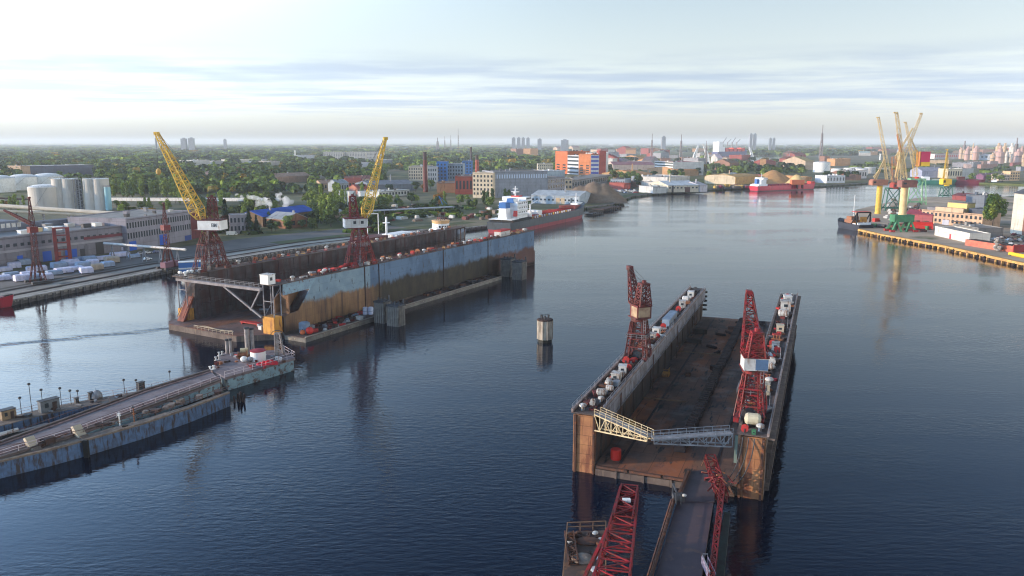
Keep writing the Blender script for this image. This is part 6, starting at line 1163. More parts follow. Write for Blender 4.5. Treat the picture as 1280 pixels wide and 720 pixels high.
# steam
sm = bpy.data.materials.new('steam'); sm.use_nodes = True; n_ = sm.node_tree; n_.nodes.remove(n_.nodes['Principled BSDF']); pv = nd(n_, 'ShaderNodeVolumePrincipled'); pv.inputs['Color'].default_value = (.97, .97, .97, 1); pv.inputs['Density'].default_value = .16
n_.links.new(pv.outputs[0], n_.nodes['Material Output'].inputs['Volume'])
def plume(label, pts, seed):
    r = random.Random(seed); mb = MB()
    for (px, py, y, s_) in pts:
        z = zat(py, y); x = (px - 640) / F * (y * cP - (z - HC) * sP)
        for k in range(5): mb.ball(x + r.uniform(-s_, s_), y + r.uniform(-s_, s_), z + r.uniform(-.7, .7) * s_, s_ * r.uniform(.5, .9), s_ * r.uniform(.5, .9), s_ * r.uniform(.4, .8), 8, 5)
    o = mb.build('steam', sm, None, True)
    md = o.modifiers.new('remesh', 'REMESH'); md.mode = 'VOXEL'; md.voxel_size = .8
    tx = bpy.data.textures.new('steam_noise', 'CLOUDS'); tx.noise_scale = 3; dm = o.modifiers.new('d', 'DISPLACE'); dm.texture = tx; dm.strength = 1.8; dm.mid_level = .5
    tag(o, label, 'steam', kind='stuff')
plume('white steam drifting left over the pipe bridge', [(335, 252, 640, 3.2), (328, 250, 645, 3), (320, 249, 650, 3), (312, 247.5, 655, 2.4), (303, 245, 660, 2), (325, 255, 640, 2.4), (295, 243.5, 665, 1.4)], 1)
plume('white steam rising beside the blue roof', [(357, 259, 600, 2.6), (360, 254, 600, 2.8), (354, 250, 602, 3), (350, 246, 604, 2.6), (349, 243.5, 606, 1.8)], 2)
# ================================================================ industry on the far bank
TAN = (.46, .37, .26); BRK = (.20, .055, .04); PBL = (.30, .38, .45); ORB = (.48, .12, .035)
bldg('large pale factory block with sunlit end and long window band', (617, 247.5), (684, 246), -215, 44, (.27, .28, .31), (.17, .15, .13), name='factory', cat='factory', win=(1, 22, .68, .95), wcol=mat('bright_window', (.45, .52, .62), rough=.3), lend=None, side=(4, 6))  # shade of the long side painted in as a greyer wall
bldg('tan gridded end block of the large pale factory', (591, 247), (616.8, 247.8), -216, 40, (.50, .43, .32), (.2, .18, .16), name='factory_block', cat='factory', win=(5, 6))  # sunlight on this end painted in as a brighter tan wall
bldg('low grey wing right of the large pale factory', (684.5, 246), (706, 243), -223, 40, (.25, .25, .28), (.2, .19, .18), name='factory_wing', cat='factory', win=(3, 7))
bldg('red brick hall with dark roof left of the large factory', (569, 243), (591, 243), -221, 50, (.30, .06, .04), (.09, .08, .08), name='brick_hall', win=(1, 5))
bldg('orange brown low hall left of the brick hall', (546, 241), (569, 241), -229, 40, (.32, .17, .09), (.18, .15, .13), name='brick_hall')
bldg('cream office block behind the first chimney', (511, 226), (537, 226), -208.5, 60, (.52, .45, .34), name='office_block', win=(4, 9))
bldg('bright blue tall block behind the chimneys', (546, 227), (558.5, 227), -202.5, 40, (.03, .15, .42), name='tower_block', win=(5, 3))
bldg('grey blue middle block between the two blue blocks', (558.6, 226), (579, 226), -205.5, 50, (.26, .32, .38), name='plant_block', win=(4, 6))
bldg('second blue block, smaller, behind the bright red chimney', (578, 218), (590, 218), -201.5, 40, (.04, .15, .38), name='tower_block', win=(4, 3))
bldg('grey hall behind the first chimney', (535, 228), (546, 228), -209, 50, (.36, .38, .40), name='plant_hall', win=(3, 4))
bldg('low blue grey sheds with white gable behind the trees', (464, 240), (520, 238), -231.5, 50, (.17, .2, .24), (.15, .17, .2), 'gable', name='shed')
bldg('white low hall in the trees right of the yellow crane', (474, 247), (512, 244), -240, 26, (.55, .56, .52), (.5, .5, .48), name='shed', win=(1, 10))
def chimney(label, px, py, pt, r0, r1, c, top=None):
    p = at(px, py, 2); y = p.y + 3; H_ = zat(pt, y) - 2; t = thing('chimney', label, 'chimney', p); MB().lathe([(r0, 0), (r0 + (r1 - r0) * .8, H_ * .8)], n=20).build('stack', mat('brick_%d_%d' % (int(c[0]*100), int(c[1]*100)), c, tuple(v*.7 for v in c), .2, brick=(1.2, .5, .15)), t)
    MB().lathe([(r0 + (r1-r0)*.8, H_ * .8), (r1, H_ * .98), (r1 + .3, H_ * .98), (r1 + .3, H_)], n=20).build('top_band', mat('soot', top or (.06, .04, .04)), t)
chimney('tall dark red brick chimney, thickest, standing left of the factories', 532, 240, 190, 2.9, 2.0, (.17, .05, .045))
chimney('bright red brick chimney behind the large pale factory', 596.5, 222, 194, 3.6, 2.6, (.42, .09, .05), (.3, .07, .05)); chimney('thin dark chimney behind the blue blocks', 589, 212, 184, 3., 2.2, (.10, .09, .10))
# orange, red, white and blue apartment-like tower group
bldg('orange red cube block at the left of the colourful slab', (694, 216), (709, 217.5), -189, 45, ORB, (.2, .1, .08), name='tower_block', lend=(.55, .17, .05), win=(3, 2, .1, .45))
bldg('white banded slab between orange blocks', (709.2, 217.5), (723, 218.5), -194, 40, (.52, .52, .54), name='office_slab', ribbon=5)
bldg('orange patterned block in the middle of the colourful slab', (723.2, 218.5), (738, 219), -192.5, 44, (.52, .17, .06), (.2, .1, .08), name='tower_block', win=(4, 2, .05, .5))
bldg('blue banded slab at the right of the colourful slab', (738.2, 219), (748.5, 219), -194, 40, (.5, .5, .52), name='office_slab', ribbon=5, wcol=mat('deep_blue_glass', (.015, .04, .3), rough=.3))
bldg('dark red tower with white edge ending the colourful slab', (748.7, 219), (757, 219), -189, 48, (.30, .045, .03), (.15, .06, .05), name='tower_block')
bldg('narrow white stair tower at the right end of the colourful slab', (757.1, 218.6), (760, 218.3), -191.5, 40, (.6, .6, .6), name='stair_block')
bldg('cream four-storey block left of the orange cube', (672, 219), (691, 219), -205, 40, (.52, .46, .34), name='office_block', win=(4, 8))
bldg('low blue grey hall left of the cream block', (684, 226), (706, 225), -214, 40, PBL, (.4, .42, .45), name='hall')
bldg('tan low block with dark windows behind the gravel heap', (692, 238), (715, 238), -224, 40, (.42, .34, .24), (.22, .2, .18), name='workshop', win=(2, 5))
bldg('long grey shed running behind the gravel heap', (715, 236), (765, 227), -226, 34, (.22, .21, .21), (.2, .19, .18), name='shed', win=(1, 18))
bldg('brown grey hall above the pale blue warehouse', (672, 243), (695, 241), -229, 50, (.2, .18, .18), (.22, .2, .18), name='hall')
bldg('pale blue low warehouse with wide pale roof at the quay by the tanker', (664, 254), (724, 256), -244, 40, (.36, .42, .48), (.38, .42, .45), 'gable', name='warehouse', win=(1, 12, .3, .7), door=[(.52, .6, 6, (.4, .3, .2)), (.62, .7, 6, (.4, .32, .22)), (.82, .86, 6, (.04, .06, .08))])
bldg('grey building with pale walls beside the trees on the far bank', (763, 234.5), (781, 235), -224, 24, (.27, .32, .38), (.16, .18, .2), name='building', win=(1, 6))
bldg('white warehouse with broad pale blue roof on the far bank', (835, 240.5), (873, 240), -232, 60, (.58, .50, .38), (.45, .50, .54), 'gable', name='warehouse', win=(1, 8, .45, .85), door=[(.12, .18, 8, (.06, .05, .05)), (.55, .72, 6, (.1, .05, .04))])
bldg('white annex with dark slots behind the broad-roofed warehouse', (834, 231), (862, 229), -222, 60, (.55, .53, .5), (.33, .32, .31), name='annex')
bldg('pale lilac shed right of the broad-roofed warehouse', (875, 240), (884, 239.5), -232, 30, (.5, .48, .52), (.4, .38, .4), 'gable', name='shed')
bldg('grey white quay shed beside the pale domes', (816, 242), (833, 241.5), -234, 30, (.5, .5, .48), (.4, .4, .4), name='shed')
bldg('white office block with dark red top floor', (818, 217.5), (841, 219.5), -201.5, 60, (.58, .57, .54), (.26, .04, .06), name='office_block', ribbon=5, lend=(.6, .5, .36))
bldg('long pink roofed hall behind the far trees', (766, 212.5), (818, 212.5), -206, 90, (.52, .40, .33), (.26, .12, .13), 'gable', name='hall')
bldg('orange roofed hall on the far bank, left', (799, 227), (815, 226), -218, 70, (.42, .25, .12), (.45, .22, .09), 'gable', name='hall')
bldg('orange roofed hall behind the broad-roofed warehouse', (849, 220), (873, 219.5), -213, 100, (.42, .24, .12), (.48, .22, .08), 'gable', name='hall')
bldg('cream hall with orange roof left of the red ship', (919, 231), (949, 229), -219, 50, (.50, .42, .30), (.48, .28, .1), 'arch', name='hall')
bldg('white boxy plant on the far right bank', (1033, 229), (1056, 228.5), -220, 24, (.62, .62, .64), (.5, .5, .5), name='plant', win=(1, 6))
tank_('big white oil tank on the far right bank', 1030.5, 215.5, 16, 19, WHT, 2)
for px, py, h, lab in ((735, 204, 22, 'x'),): pass
# far pale blocks on the left
for x0, x1, yb, lab in ((404.5, 430.5, 199.5, 'left of the three'), (433.5, 457, 199.5, 'middle of the three'), (459, 479, 200.5, 'right of the three')):
    bldg(f'long pale apartment block above the forest, {lab}', (x0, yb), (x1, yb), -190, 40, (.56, .52, .47), (.4, .38, .36), name='apartment_block', win=(5, 12))
for x0, x1, yb, h, c, lab in ((241, 263, 208, 14, (.5, .5, .48), 'low pale hall in the forest, first from the left'), (266, 282, 206.5, 10, (.4, .4, .4), 'low pale hall in the forest, second from the left'), (300, 316, 206, 13, (.52, .5, .45), 'low pale hall in the forest, third from the left'), (322, 338, 204, 10, (.4, .42, .45), 'low pale hall in the forest, fourth'), (372, 395, 200, 15, (.42, .45, .5), 'wide low grey hall near the white mast'), (336, 350, 207, 10, (.48, .45, .42), 'low pale hall in the forest, fifth'), (450, 462, 210, 12, (.40, .43, .52), 'lilac roofed hall below the apartment blocks'), (468, 492, 206, 12, (.34, .36, .4), 'grey hall right below the apartment blocks')):
    bldg(lab, (x0, yb), (x1, yb - .5), h, 70, c, tuple(v * .9 for v in c), name='hall')
bldg('long pale brown hall beyond the blue roof', (345, 229), (388, 227), 9, 24, (.42, .25, .17), (.40, .26, .19), 'gable', name='shed')
for x0, x1, yb, h, wl, rf, lab in ((398, 408, 232, 9, (.5, .35, .25), (.4, .3, .22), 'small tan roofed house among the trees'), (421, 436, 240, 10, (.3, .33, .36), (.28, .32, .36), 'grey roofed house left of the red roofs'), (431, 446, 232, 8, (.4, .2, .15), (.3, .13, .11), 'house with dull red roof by the trees'), (436, 455, 236, 9, (.42, .14, .1), (.42, .10, .07), 'house with bright red roof, larger'), (443, 466, 231, 8, (.5, .4, .3), (.35, .15, .12), 'long house with brownish red roof'), (447, 462, 243, 7, (.4, .15, .1), (.38, .09, .07), 'house with red roof nearest the yellow jib'), (402, 420, 238, 8, (.42, .3, .2), (.35, .22, .16), 'low brown roofed house in the trees')):
    bldg(lab, (x0, yb), (x1, yb - .8), h, 18, wl, rf, 'gable', name='house', win=(1, 5))
bldg('small pale cottage among the forest trees', (257, 227), (264, 227), 14, 20, (.45, .3, .27), (.4, .32, .3), 'gabley', name='house', win=(1, 3))
# far right, beyond the side channel
bldg('long red roofed hall with white panels across the side channel', (1168, 198.6), (1214, 198.2), -192.5, 60, (.62, .55, .52), (.4, .05, .07), name='hall', win=(1, 18, .1, .95), wcol=mat('red_panel', (.48, .04, .05), rough=.6))
bldg('long pale shed continuing the red roofed hall to the right', (1214.5, 200), (1290, 201), -193, 60, (.42, .46, .52), (.38, .07, .08), name='hall', win=(1, 14, .3, .8))
bldg('cream building on the channel bank, right of the small yellow crane', (1184, 223), (1202, 223), -211.5, 30, (.56, .50, .37), (.5, .45, .4), name='building', win=(1, 6))
bldg('dark red topped building beside the cream one on the channel bank', (1202.3, 223), (1216, 223), -211, 30, (.34, .36, .36), (.24, .03, .06), name='building', door=[(.0, 1.0, 2, (.3, .3, .3))])
bldg('tan three-storey building at the right of the channel bank', (1262, 226), (1274, 226), -214.5, 20, (.55, .38, .22), (.4, .3, .2), name='building', win=(3, 4))
bldg('purple brown shed left of the tan three-storey building', (1229, 224.5), (1247, 224.5), 6, 20, (.18, .08, .14), (.16, .09, .13), 'gable', name='shed')
bldg('pale low shed on the channel bank between shed and tan building', (1248, 226), (1261.5, 226), 9, 20, (.5, .4, .32), (.42, .35, .3), name='shed', win=(2, 6))
bldg('grey lilac hall across the channel behind the cranes', (1152, 222), (1180, 222), 11, 40, (.30, .32, .42), (.28, .28, .34), 'gable', name='hall')
bldg('white small hall left of the cranes on the far bank', (1058, 224), (1083, 223), 13, 30, (.58, .55, .55), (.5, .47, .47), name='hall', win=(1, 8))
for i, (x, yb, c) in enumerate(((1064, 218, (.6, .6, .6)), (1072, 217, (.62, .56, .5)), (1080, 219, (.55, .55, .58)), (1049, 219, (.6, .6, .62)), (1090, 217, (.5, .5, .52)))):
    tank_(['first', 'second', 'third', 'fourth', 'fifth'][i] + ' small pale tank of the far tank farm, counted by distance', x, yb, 10, 11, WHT if i % 2 else WHT2, 1, n=18)
r = random.Random(77)
def scatter_buildings(n, x0, x1, y0, y1, hs, cols, where, seed, ws=(5, 14)):
    r = random.Random(seed)
    for i in range(n):
        x = r.uniform(x0, x1); yb = r.uniform(y0, y1); w_ = r.uniform(*ws); c = cols[r.randrange(len(cols))]
        cn = {0: 'pale', 1: 'tan', 2: 'grey', 3: 'dark red', 4: 'brick brown', 5: 'orange tan'}[cols.index(c)]
        bldg(f'{cn} low building {where}', (x, yb), (x + w_, yb - r.uniform(-.3, .4)), r.uniform(*hs), r.uniform(25, 70), c, tuple(v * r.choice([.6, .8, .95]) for v in c), r.choice(['flat', 'gable', 'flat']), name='building', group=f'{cn} low buildings {where}')
CL = [(.5, .48, .45), (.45, .34, .24), (.25, .25, .27), (.27, .06, .05), (.25, .13, .09), (.5, .26, .12)]
scatter_buildings(34, 762, 1060, 196, 213, (9, 20), CL, 'in the far industrial district', 1)
scatter_buildings(22, 640, 880, 189, 197, (14, 30), CL, 'near the horizon beyond the colourful slab', 2)
scatter_buildings(16, 1060, 1280, 186, 196, (12, 26), CL, 'near the horizon behind the harbour cranes', 3)
scatter_buildings(12, 1180, 1280, 205, 214, (7, 12), [(.4, .3, .28), (.35, .2, .17), (.25, .25, .28), (.27, .1, .1), (.3, .2, .18), (.4, .3, .2)], 'on the field across the channel', 4, (3, 7))
scatter_buildings(9, 885, 1080, 222, 231, (6, 10), CL, 'on the quay by the red ship', 5, (4, 9))
scatter_buildings(10, 760, 835, 224, 240, (5, 9), CL, 'on the bank road beside the trees', 6, (4, 9))
# heaps
def heap(label, px, py, rx, ry, h, m, seed=1, peaks=3):
    r = random.Random(seed); p = at(px, py, 2.0); mb = MB(); N = 30; Mx = 16; pk = [(r.uniform(-.45, .45), r.uniform(.8, 1.)) for _ in range(peaks)]; pk[0] = (r.uniform(-.1, .1), 1.)
    vs = []
    for j in range(Mx + 1):
        for i in range(N + 1):
            u = -1 + 2 * i / N; v = -1 + 2 * j / Mx; z = max(max(0, s_ - (math.sqrt(((u - c) * 1.2) ** 2 + v * v + .05) - .2) * 1.15) for c, s_ in pk); z = (math.sqrt(z * z + .02) - .14 if z > 0 else 0) * 1.1 * h * (1 + .04 * r.uniform(-1, 1))
            vs.append((u * rx, v * ry, z if z > 0 else -.3))
    mb.add(vs, [(j*(N+1)+i, j*(N+1)+i+1, (j+1)*(N+1)+i+1, (j+1)*(N+1)+i) for j in range(Mx) for i in range(N)])
    o = mb.build('material_heap', m, None, True); o.location = p + Vector((0, ry * .6, 0)); tag(o, label, 'heap', kind='stuff')
GRV = mat('brown_gravel', (.20, .145, .10), (.15, .105, .075), .2, rough=.95, bump=.5); CHIP = mat('wood_chips', (.42, .24, .10), (.32, .17, .075), .15, rough=.95); CHIPY = mat('fresh_wood_chips', (.58, .42, .2), (.46, .32, .14), .15, rough=.95)
heap('large brown gravel heap on the quay beyond the tanker bow', 743, 253, 33, 28, 21, GRV, 2, 4)
heap('long orange brown wood chip heap behind the red ship', 975, 229.5, 38, 34, 20, CHIP, 3, 3); heap('yellow wood chip heap at the right behind the red ship', 1001, 231, 20, 20, 15, CHIPY, 4, 2)
heap('small tan heap under cover near the far trees', 816, 234, 14, 14, 9, CHIPY, 6, 2)
for px, lab in ((820, 'left'), (829, 'right')):
    p = at(px, 239.8, 2); t = thing('storage_dome', f'pale green white storage dome on the far quay, {lab} of the pair', 'dome', p + Vector((0, 9, 0))); MB().ball(0, 0, 0, 9, 9, 8.5, 20, 10, -.05).build('shell', mat('pale_dome', (.5, .52, .42), rough=.6), t); MB().bx(-1.5, 1.5, -9.1, -7, 0, 3).build('door', DGRY, t)
p = at(998, 236, 2); t = thing('hopper', 'square orange red hopper in front of the yellow chip heap', 'hopper', p + Vector((0, 6, 0))); MB().prism([(-8, -4), (8, -4), (8, 4), (-8, 4)], 5, 11).build('bin', mat('orange_red_bin', (.5, .13, .06)), t)
for x in (-7, 0, 7): MB().bx(x - .4, x + .4, -3, 3, 0, 5).build('leg', DRED, t)
# vehicles, scrap and stacks on the far quay
r = random.Random(19)
cc = [((.7, .7, .7), 'white'), ((.4, .04, .03), 'red'), ((.35, .36, .38), 'silver'), ((.05, .08, .15), 'navy')]
for i in range(26):
    c, cn = cc[r.randrange(4)]; vehicle(f'{cn} car parked on the open ground beside the gravel heap', r.uniform(768, 800), r.uniform(236, 241.5), r.uniform(0, 3), c).__setitem__('group', f'{cn} cars parked beside the gravel heap')
for i in range(30):
    c, cn = r.choice([((.25, .03, .06), 'dark red'), ((.45, .3, .05), 'yellow'), ((.06, .05, .05), 'black')]); px = r.uniform(893, 942); o = vehicle(f'{cn} truck or loader parked on the quay left of the red ship', px, 236.3 - r.uniform(0, 3.), r.uniform(0, 3), c, 8, 2.8, 3.4, 'truck', 'parked_truck'); o['group'] = f'{cn} trucks parked left of the red ship'
# ---- wooden jetty by the gravel heap
t = thing('jetty', 'dark timber jetty with tyres below the gravel heap', 'jetty', at(762, 263.5, 0), ta * .9); MB().bx(-12, 26, 0, 12, 1.6, 2.2).build('deck', DKRUST, t)
for i in range(10): MB().cyl(-10 + i * 3.8, 0.5, -1, 2.6, .5, 8).build('pile', BLK, t)
t = thing('jetty', 'dark floating jetty just beyond the tanker bow', 'jetty', at(748, 269, 0), ta * .9); MB().bx(-10, 10, 0, 8, .3, 1.5).build('deck', DGRY, t)
for i in range(6): MB().cyl(-8 + i * 3.4, 0.2, -1, 2.4, .5, 8).build('pile', BLK, t)
r = random.Random(44)
for i in range(60):                                    # yard materials between the big dock and the white factory
    px = r.uniform(470, 640); py = r.uniform(256, 274) + (640 - px) * .02; c_ = r.choice([('dark', DGRY), ('rusty', RUST), ('dull red', DRED), ('pale', WHT2), ('timber', BDK)])
    a, b_, c2 = r.uniform(1, 4), r.uniform(1, 3), r.uniform(.8, 2.8); o = MB().bx(-a, a, -b_, b_, 0, c2).bx(-a * .9, a * .8, -b_ * .8, b_ * .8, c2, c2 + r.uniform(.1, .8)).build('scrap_stack', c_[1]); o.location = at(px, py, 2.02); o.rotation_euler.z = r.uniform(.6, 1.2); tag(o, f'{c_[0]} scrap stack in the yard between dock and pale factory', 'scrap stack', f'{c_[0]} scrap stacks in the yard')
t = thing('small_derrick', 'small blue derrick in the scrap yard', 'crane', at(556, 262, 2)); MB().bar((0, 0, 0), (-5, 0, 12), .4).bar((0, 0, 0), (2, 0, 5), .4).bar((2, 0, 5), (-5, 0, 12), .15).build('jib', mat('ship_blue', (0, 0, 0)), t); MB().bx(-1, 2, -1.5, 1.5, 0, 1.8).build('cab', BLS, t)
t = thing('roofed_platform', 'long low grey canopy roof in the trees right of the yellow crane', 'canopy', at(466, 271, 2), math.atan2(30, 46)); MB().bx(0, 74, 0, 7, 4.2, 4.8).build('roof', mat('canopy_roof', (.3, .33, .38), (.22, .24, .28), .2), t)
for i in range(9): MB().bx(1 + i * 9, 1.4 + i * 9, .3, .7, 0, 4.2).build('post', GRY, t)
# ================================================================ the right pier
def base(px, py): return at(px, py, 2.2)
def pt(px, py, y):                                     # a point on the vertical plane at distance y
    z = zat(py, y); return Vector(((px - 640) / F * (y * cP - (z - HC) * sP), y, z))
def big_crane(label, bx_, by_, col, body, jibs, colc=YEL2, bodyc=None, r_=2.4, portal=None, portc=GRN, pw=7, ph=8, dy=0, cab=None):
    p0 = base(bx_, by_); y = p0.y; t = thing('harbour_crane', label, 'crane', p0); L = lambda px, py, d=0: pt(px, py, y) - p0 + Vector((0, d, 0))
    zc0 = 0
    if portal == 'frame':
        zc0 = ph
        for sx in (-1, 1):
            for sy in (-1, 1): MB().bar((sx * pw, sy * 4, 0), (sx * pw * .6, sy * 3, ph), .7, 4).bar((sx * pw * .2, sy * 4, 0), (sx * pw * .6, sy * 3, ph), .7, 4).build('leg', portc, t); MB().bx(sx * pw - 1.6, sx * pw + 1.6, sy * 4 - .9, sy * 4 + .9, 0, 1.3).build('foot', REDM, t)
        MB().bx(-pw * .85, pw * .85, -3.6, 3.6, ph - .8, ph + 3.8).build('portal_beam', portc, t); zc0 = ph + 3.8
    elif portal == 'lattice':
        for sx in (-1, 1):
            for sy in (-1, 1): MB().bar((sx * pw, sy * 4, 0), (sx * pw * .75, sy * 3, ph), .45).build('leg', portc, t)
        mb = MB()
        for sy in (-1, 1):
            mb.bar((-pw, sy * 4, 0), (pw * .75, sy * 3, ph), .3).bar((pw, sy * 4, 0), (-pw * .75, sy * 3, ph), .3).bar((-pw, sy * 4, ph * .12), (pw, sy * 4, ph * .12), .55).bar((-pw*.75, sy * 3, ph), (pw*.75, sy * 3, ph), .6)
        mb.bx(-pw * .8, pw * .8, -3.4, 3.4, ph - .5, ph + .6); mb.build('portal_brace', portc, t); zc0 = ph + .6
    top = L(*col[1]); MB().lathe([(r_ * 1.15, zc0), (r_, zc0 + 1.5), (r_, top.z)], n=20).build('column', colc, t)
    if body:
        a = L(body[0], body[3]); b_ = L(body[1], body[2]); MB().bx(a.x, b_.x, -3.6, 3.6, a.z, b_.z).bx(a.x + 1, b_.x - 1, -3.8, 3.8, b_.z, b_.z + .5).build('machinery_house', bodyc or mat('orange_brown_house', (.36, .16, .10), (.24, .11, .08), .3), t)
        MB().bx(a.x + 1, a.x + 3, -3.65, -3.6, a.z + 2, b_.z - 1).build('window', GLASS, t)
    for k, (nm, p, q, w0, w1, m) in enumerate(jibs):
        a = L(*p); b_ = L(*q); b_.y = dy * (1 if k % 2 else .6); n = max(5, int((b_ - a).length / max(w0, w1) / .9))
        mb = MB().lattice(a, b_, w0, w1, w0 * .8, w1 * .8, n, .15, (0, 1, 0), rb=.07); mb.build(nm, m, t)
        if nm == 'jib': MB().lathe([(.8, -.4), (.9, 0), (.8, .4)], b_.x, b_.y, b_.z, 10).bx(b_.x - 1.8, b_.x + .6, b_.y - .5, b_.y + .5, b_.z - .3, b_.z + .6).build('jib_head', m, t)
    if cab:
        for (x0, x1, y0, y1, m, nm) in cab:
            a = L(x0, y1); b_ = L(x1, y0); MB().bx(a.x, b_.x, -3.4, 3.4, a.z, b_.z).bx(a.x - .2, b_.x + .2, -3.6, 3.6, b_.z, b_.z + .3).build(nm, m, t)
    return t
PY = YEL2; ORC = mat('orange_steel', (.55, .22, .07), (.42, .17, .07), .3)
big_crane('yellow column harbour crane at the left of the pier group, broad brown house', 1097, 267, (0, (1097, 232)), (1088, 1108, 225, 231.5),
    [('house_post', (1123, 218), (1123, 210), 5, 5, PY)] if False else [('counter_arm', (1094, 224), (1106, 199), 1.6, 1.2, PY), ('counter_arm', (1108, 224), (1105, 200), 1.6, 1.2, PY), ('linkage', (1092, 222), (1100, 212), 1, 1, PY), ('jib', (1112, 226), (1098, 147), 3.0, 1.5, PY)], YEL, r_=2.2)
big_crane('tall yellow column harbour crane standing on the green portal with red feet', 1126, 289, (0, (1128, 232)), (1124, 1143.5, 226, 234),
    [('tower', (1128, 224), (1126, 190), 4.2, 2.6, PY), ('jib', (1131, 222), (1120.5, 141), 2.6, 1.5, PY), ('counter_arm', (1120, 222), (1126, 190), 1.4, 1.1, PY), ('linkage', (1126, 190), (1122, 168), 1.0, .9, ORC)], YEL2, mat('brown_red_house', (.24, .10, .08), (.16, .08, .07), .3), r_=2.3, portal='frame', pw=7.6, ph=7.2)
big_crane('crane with the rightmost forked pale jib behind the tall column crane', 1115, 263, (0, (1119, 236)), (1114, 1121, 229, 236),
    [('tower', (1118, 228), (1117, 196), 4, 3, ORC), ('jib', (1124, 212), (1152, 142), 2.6, 1.4, PY), ('tie_arm', (1120, 196), (1141, 160), 1.2, 1., PY), ('linkage', (1120, 196), (1128, 218), 1, 1, PY)], mat('dull_crane_red', (.28, .05, .04)), mat('dull_crane_red', (0, 0, 0)), r_=2.2, portal='lattice', portc=mat('dark_green_steel', (.04, .12, .09)), pw=8, ph=19)
big_crane('harbour crane with pink red and yellow boxes on pale green lattice portal', 1143, 256, (0, (1145, 222)), None,
    [('tower', (1144, 222), (1144, 188), 3.6, 3.0, YEL), ('jib', (1142, 205), (1132, 153), 2.6, 1.3, PY), ('linkage', (1146, 190), (1138, 172), 1, .8, PY)], RDS, r_=1.8, portal='lattice', portc=PGRN, pw=9, ph=24,
    cab=[(1148.5, 1161, 190, 202.5, mat('pink_red_panel', (.5, .03, .09)), 'counterweight'), (1146.5, 1149, 190, 208, ORC, 'side_panel'), (1149, 1160, 202.8, 207.5, mat('bright_yellow', (.75, .45, .03)), 'machinery_house')])
big_crane('small bright yellow crane on dark legs farthest right on the pier', 1182, 246, (0, (1182, 231)), (1176, 1188, 224, 230.5),
    [('tower', (1182, 225), (1184, 190), 3.6, 1.4, YEL), ('jib', (1179, 224), (1184.5, 187), 1.3, .8, YEL)], mat('bright_yellow', (0, 0, 0)), mat('bright_yellow', (0, 0, 0)), r_=2.4, portal='lattice', portc=mat('dark_green_steel', (0, 0, 0)), pw=5.6, ph=11)
yw = bldg('two-storey peach warehouse with grey roof steps on the pier', (1151, 278), (1227, 285.5), 9.2, 20, (.50, .33, .22), (.20, .19, .19), name='warehouse', win=(2, 14), side=(2, 5))
Ly = (at(1226, 285.5, 2) - at(1151, 279, 2)).length
MB().bx(Ly * .26, Ly * .76, -.6, 3, 9.2, 12.4).build('gable_parapet', facade((.5, .36, .24)), yw); MB().bx(Ly * .35, Ly * .7, 7, 16, 9.2, 15.5).build('roof_lantern', mat('yellow_lantern', (.6, .46, .17), (.5, .38, .15), .2), yw); MB().bx(Ly * .34, Ly * .71, 6.6, 16.4, 15.5, 15.9).build('lantern_roof', roofm((.2, .19, .17)), yw)
MB().bx(Ly * .75, Ly * 1.0, 6, 19, 9.28, 12.6).build('dark_roof_block', mat('blue_black_roof', (.06, .075, .10), (.045, .05, .07), .2), yw); MB().bx(Ly * .03, Ly * .26, 4, 18, 9.28, 11.4).build('roof_block', roofm((.18, .17, .18)), yw)
MB().bx(Ly * .60, Ly * .98, -3, 0, 3.1, 3.5).build('canopy', DGRY, yw); MB().bx(Ly * .4, Ly * .52, -.15, 0.02, 0, 3.6).build('gate', mat('lilac_gate', (.35, .35, .4)), yw)
bldg('long dark red roofed low shed beside the green crane portal', (1132, 277), (1165, 279.5), 6, 12, (.3, .07, .08), (.22, .045, .07), 'gable', name='shed')
bldg('big white hall with brown door at the right edge of the picture', (1262.5, 291), (1372, 318), -241, 60, (.56, .52, .44), (.08, .085, .10), 'gable', name='hall', door=[(.16, .9, 16, (.17, .08, .055))], lend=(.62, .56, .44))
bldg('dark red hull-like shed behind the peach warehouse near the channel', (1190, 249.5), (1212, 251.5), 4.5, 16, (.22, .05, .05), (.14, .04, .05), 'gable', name='shed')
bldg('dark blue grey roofed annex right of the peach warehouse', (1206, 262), (1229, 264), 13, 20, (.12, .14, .17), (.07, .08, .1), name='annex')
bldg('long white low shed parallel to the pier edge', (1168, 294), (1211, 304), 5.4, 12, (.6, .57, .5), (.28, .26, .24), name='shed', door=[(.45, .5, 3, (.4, .05, .06))])
bldg('low grey roofed shed behind the long white shed', (1190, 291), (1222, 297), 5.6, 16, (.25, .24, .22), (.22, .21, .2), name='shed')
t = thing('barge_section', 'salmon red open steel box lying on the pier by the white shed', 'steel box', at(1206, 306.5, 2), math.atan2(-46, 12)); Lb = 32
MB().bx(0, Lb, 0, 7, 0, 3.4).build('side', mat('salmon_red', (.5, .15, .09), (.38, .1, .07), .4), t); MB().bx(.5, Lb - .5, .5, 6.5, 3.4, 3.5).build('floor', DKRUST, t); MB().bx(Lb, Lb + .6, -.2, 7.2, 0, 4).build('end_plate', REDM, t)
t = thing('grey_bag_stack', 'tall pale grey crumpled stack on the pier edge near the red box', 'stack', at(1248, 314, 2)); r = random.Random(4); mb = MB()
for i in range(26): mb.ball(r.uniform(-2.2, 2.2), r.uniform(-1.6, 1.6), .7 + i * .27, r.uniform(.9, 1.4), r.uniform(.9, 1.3), r.uniform(.6, .9), 7, 4)
mb.build('sack', mat('grey_sacks', (.34, .31, .28), (.22, .2, .19), .8, iv=.3), t)
